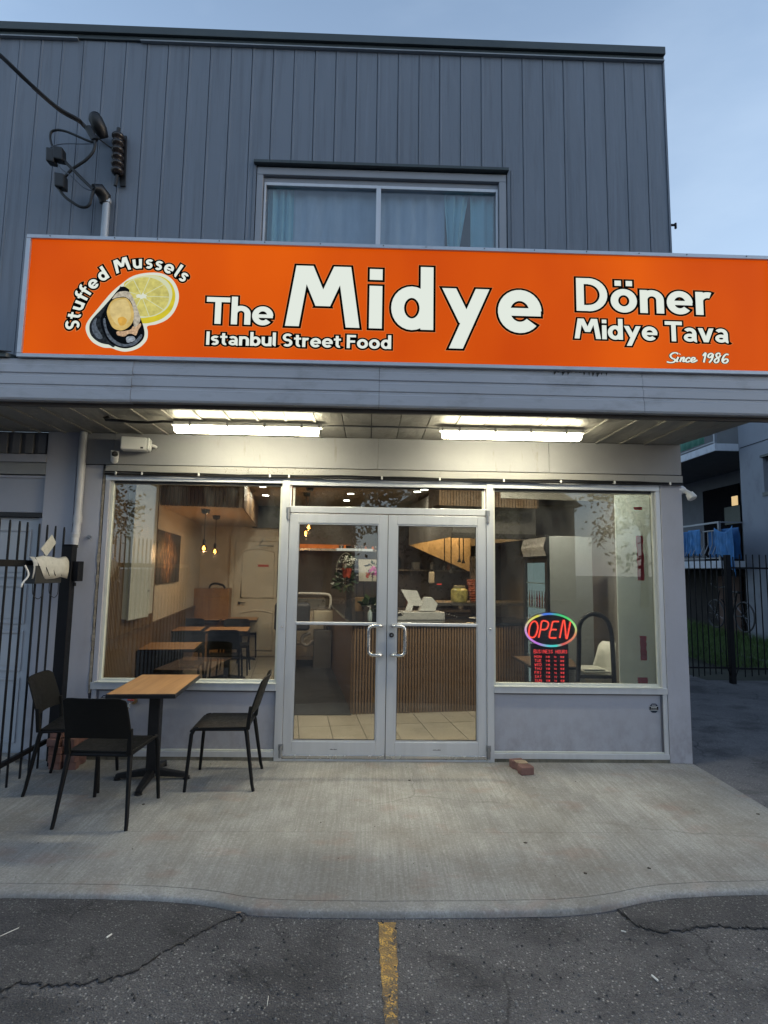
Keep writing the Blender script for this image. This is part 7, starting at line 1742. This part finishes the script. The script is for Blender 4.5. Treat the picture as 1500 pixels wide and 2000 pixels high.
MB().box((fpost.x+.036, fp-.012, zr1-.012), (fpost.x+1.3, fp+.012, zr1+.012)).box((fpost.x-1.7, fp-.012, zr2-.01), (fpost.x-.036, fp+.012, zr2+.012)).box((fpost.x+.036, fp-.012, zr2-.02), (fpost.x+1.3, fp+.012, zr2+.003)).build('fence_rail', black_metal, FN)
# bicycle behind the fence
bb = atx(1420, 1222, NX-.55)
by_ = atx(1425, 1200, NX-.2).y; BK = thing('bicycle', 'dark bicycle with pale handlebars parked against the wall behind the fence', 'bicycle', (NX-.2, by_, GZ))
bzm = mat('bike_black', (.015, .015, .018), .4, .3); tyre = mat('tyre_grey', (.07, .07, .075), .7); bx_ = NX-.2; wz_ = GZ+.33
def wheel(y):
    w_ = MB().tube([(bx_, y+.32*math.cos(a_), wz_+.32*math.sin(a_)) for a_ in [i/24*6.2832 for i in range(24)]], .018, 6, closed=True).build('wheel', tyre, BK, smooth=True)
    q_ = MB()
    for k_ in range(9): a_ = k_*.698; q_.tube([(bx_, y, wz_), (bx_, y+.31*math.cos(a_), wz_+.31*math.sin(a_))], .002, 4)
    q_.build('spokes', chrome, w_)
wheel(by_-.5); wheel(by_+.5)
MB().tube([(bx_, by_-.5, wz_), (bx_, by_-.1, wz_), (bx_, by_+.28, wz_+.35), (bx_, by_-.25, wz_+.38), (bx_, by_-.1, wz_)], .018, 8).tube([(bx_, by_+.5, wz_), (bx_, by_+.32, wz_+.55)], .015, 8).tube([(bx_, by_-.1, wz_), (bx_, by_-.28, wz_+.5)], .015, 8).build('bike_frame', bzm, BK, smooth=True)
MB().tube([(bx_-.25, by_+.22, wz_+.70), (bx_-.1, by_+.32, wz_+.62), (bx_+.1, by_+.32, wz_+.62), (bx_+.2, by_+.22, wz_+.70)], .013, 8).build('handlebar', chrome, BK, smooth=True)
MB().box((bx_-.07, by_-.42, wz_+.5), (bx_+.07, by_-.18, wz_+.55)).build('saddle', bzm, BK, bev=.02)

# ------------------------------------------------------------------ across the street (seen mirrored in the shop glass)
HB = thing('brick_house', 'brick house across the street with lit porch seen only as a reflection', 'house', (-5, -26, 0))
bkm = mat('house_siding', (.12, .105, .12), .8, 0, .1, 1)
MB().box((-12, -33, 0), (-1, -26, 6.2)).build('wall', bkm, HB)
MB().prism([(-12.4, -33.4, 6.2), (-12.4, -25.6, 6.2), (-12.4, -29.5, 8.6)], (11.8, 0, 0)).build('roof', mat('house_roof', (.05, .045, .045), .9), HB)
for x in (-10.5, -7, -3.5):
    for z in (1.2, 3.9): MB().box((x, -26.02, z), (x+1.3, -25.98, z+1.3)).build('window', mat('house_window', (.06, .06, .07), .3), HB)
H2 = thing('pale_house', 'pale gabled house across the street seen only as a reflection', 'house', (7, -27, 0))
MB().box((2, -34, 0), (12, -27, 5.5)).build('wall', mat('pale_siding', (.15, .14, .16), .8, 0, .06, 1), H2)
MB().prism([(1.6, -26.6, 5.5), (12.4, -26.6, 5.5), (7, -26.6, 9)][::-1], (0, -7.8, 0)).build('roof', mat('house_roof', (.05, .045, .045), .9), H2)
for x in (3, 6, 9.5): MB().box((x, -27.02, 1.2), (x+1.2, -26.98, 2.7)).build('window', mat('house_window', (.06, .06, .07), .3), H2)
bark = mat('bark', (.07, .055, .045), .9); tl = mat('street_tree_leaf', (.035, .055, .022), .7, 0, .4, 1)
for i, (x, y, h_, lb_) in enumerate(((-14, -22, 9, 'broad dark street tree at the far left across the street'), (-2.0, -21, 8, 'street tree in front of the brick house'), (2.5, -20, 10, 'tall street tree between the two houses'), (13.5, -22, 9.5, 'dark street tree right of the pale house'), (5.5, -24, 7, 'smaller street tree before the pale house'), (20, -26, 9, 'street tree farthest to the right across the street'), (-22, -25, 10, 'street tree farthest to the left across the street'))):
    t = thing('street_tree', lb_, 'tree', (x, y, 0), 0, 'trees across the street'); MB().tube([(x, y, -.1), (x+.1, y, h_*.3), (x-.1, y+.1, h_*.6)], [.22, .16, .08], 8).tube([(x+.05, y, h_*.35), (x+1.2, y+.4, h_*.6)], [.1, .04], 6).tube([(x, y, h_*.4), (x-1.1, y-.3, h_*.65)], [.09, .04], 6).build('trunk', bark, t, smooth=True)
    r_ = random.Random(i); m = MB()
    for c_ in range(42):
        cc = Vector((x+r_.gauss(0, h_*.17), y+r_.gauss(0, h_*.17), h_*(.62+r_.gauss(0, .14))))
        for _ in range(85):
            d = Vector((r_.gauss(0, 1), r_.gauss(0, 1), r_.gauss(0, .8)))*.42; a_ = Vector((r_.uniform(-1, 1), r_.uniform(-1, 1), r_.uniform(-1, 1))).normalized()*.13; b_ = a_.cross(Vector((r_.uniform(-1, 1), r_.uniform(-1, 1), 1))).normalized()*.08
            p = cc+d; m.add([tuple(p-a_), tuple(p+b_), tuple(p+a_), tuple(p-b_)], [(0, 1, 2, 3)])
    m.build('crown', tl, t)
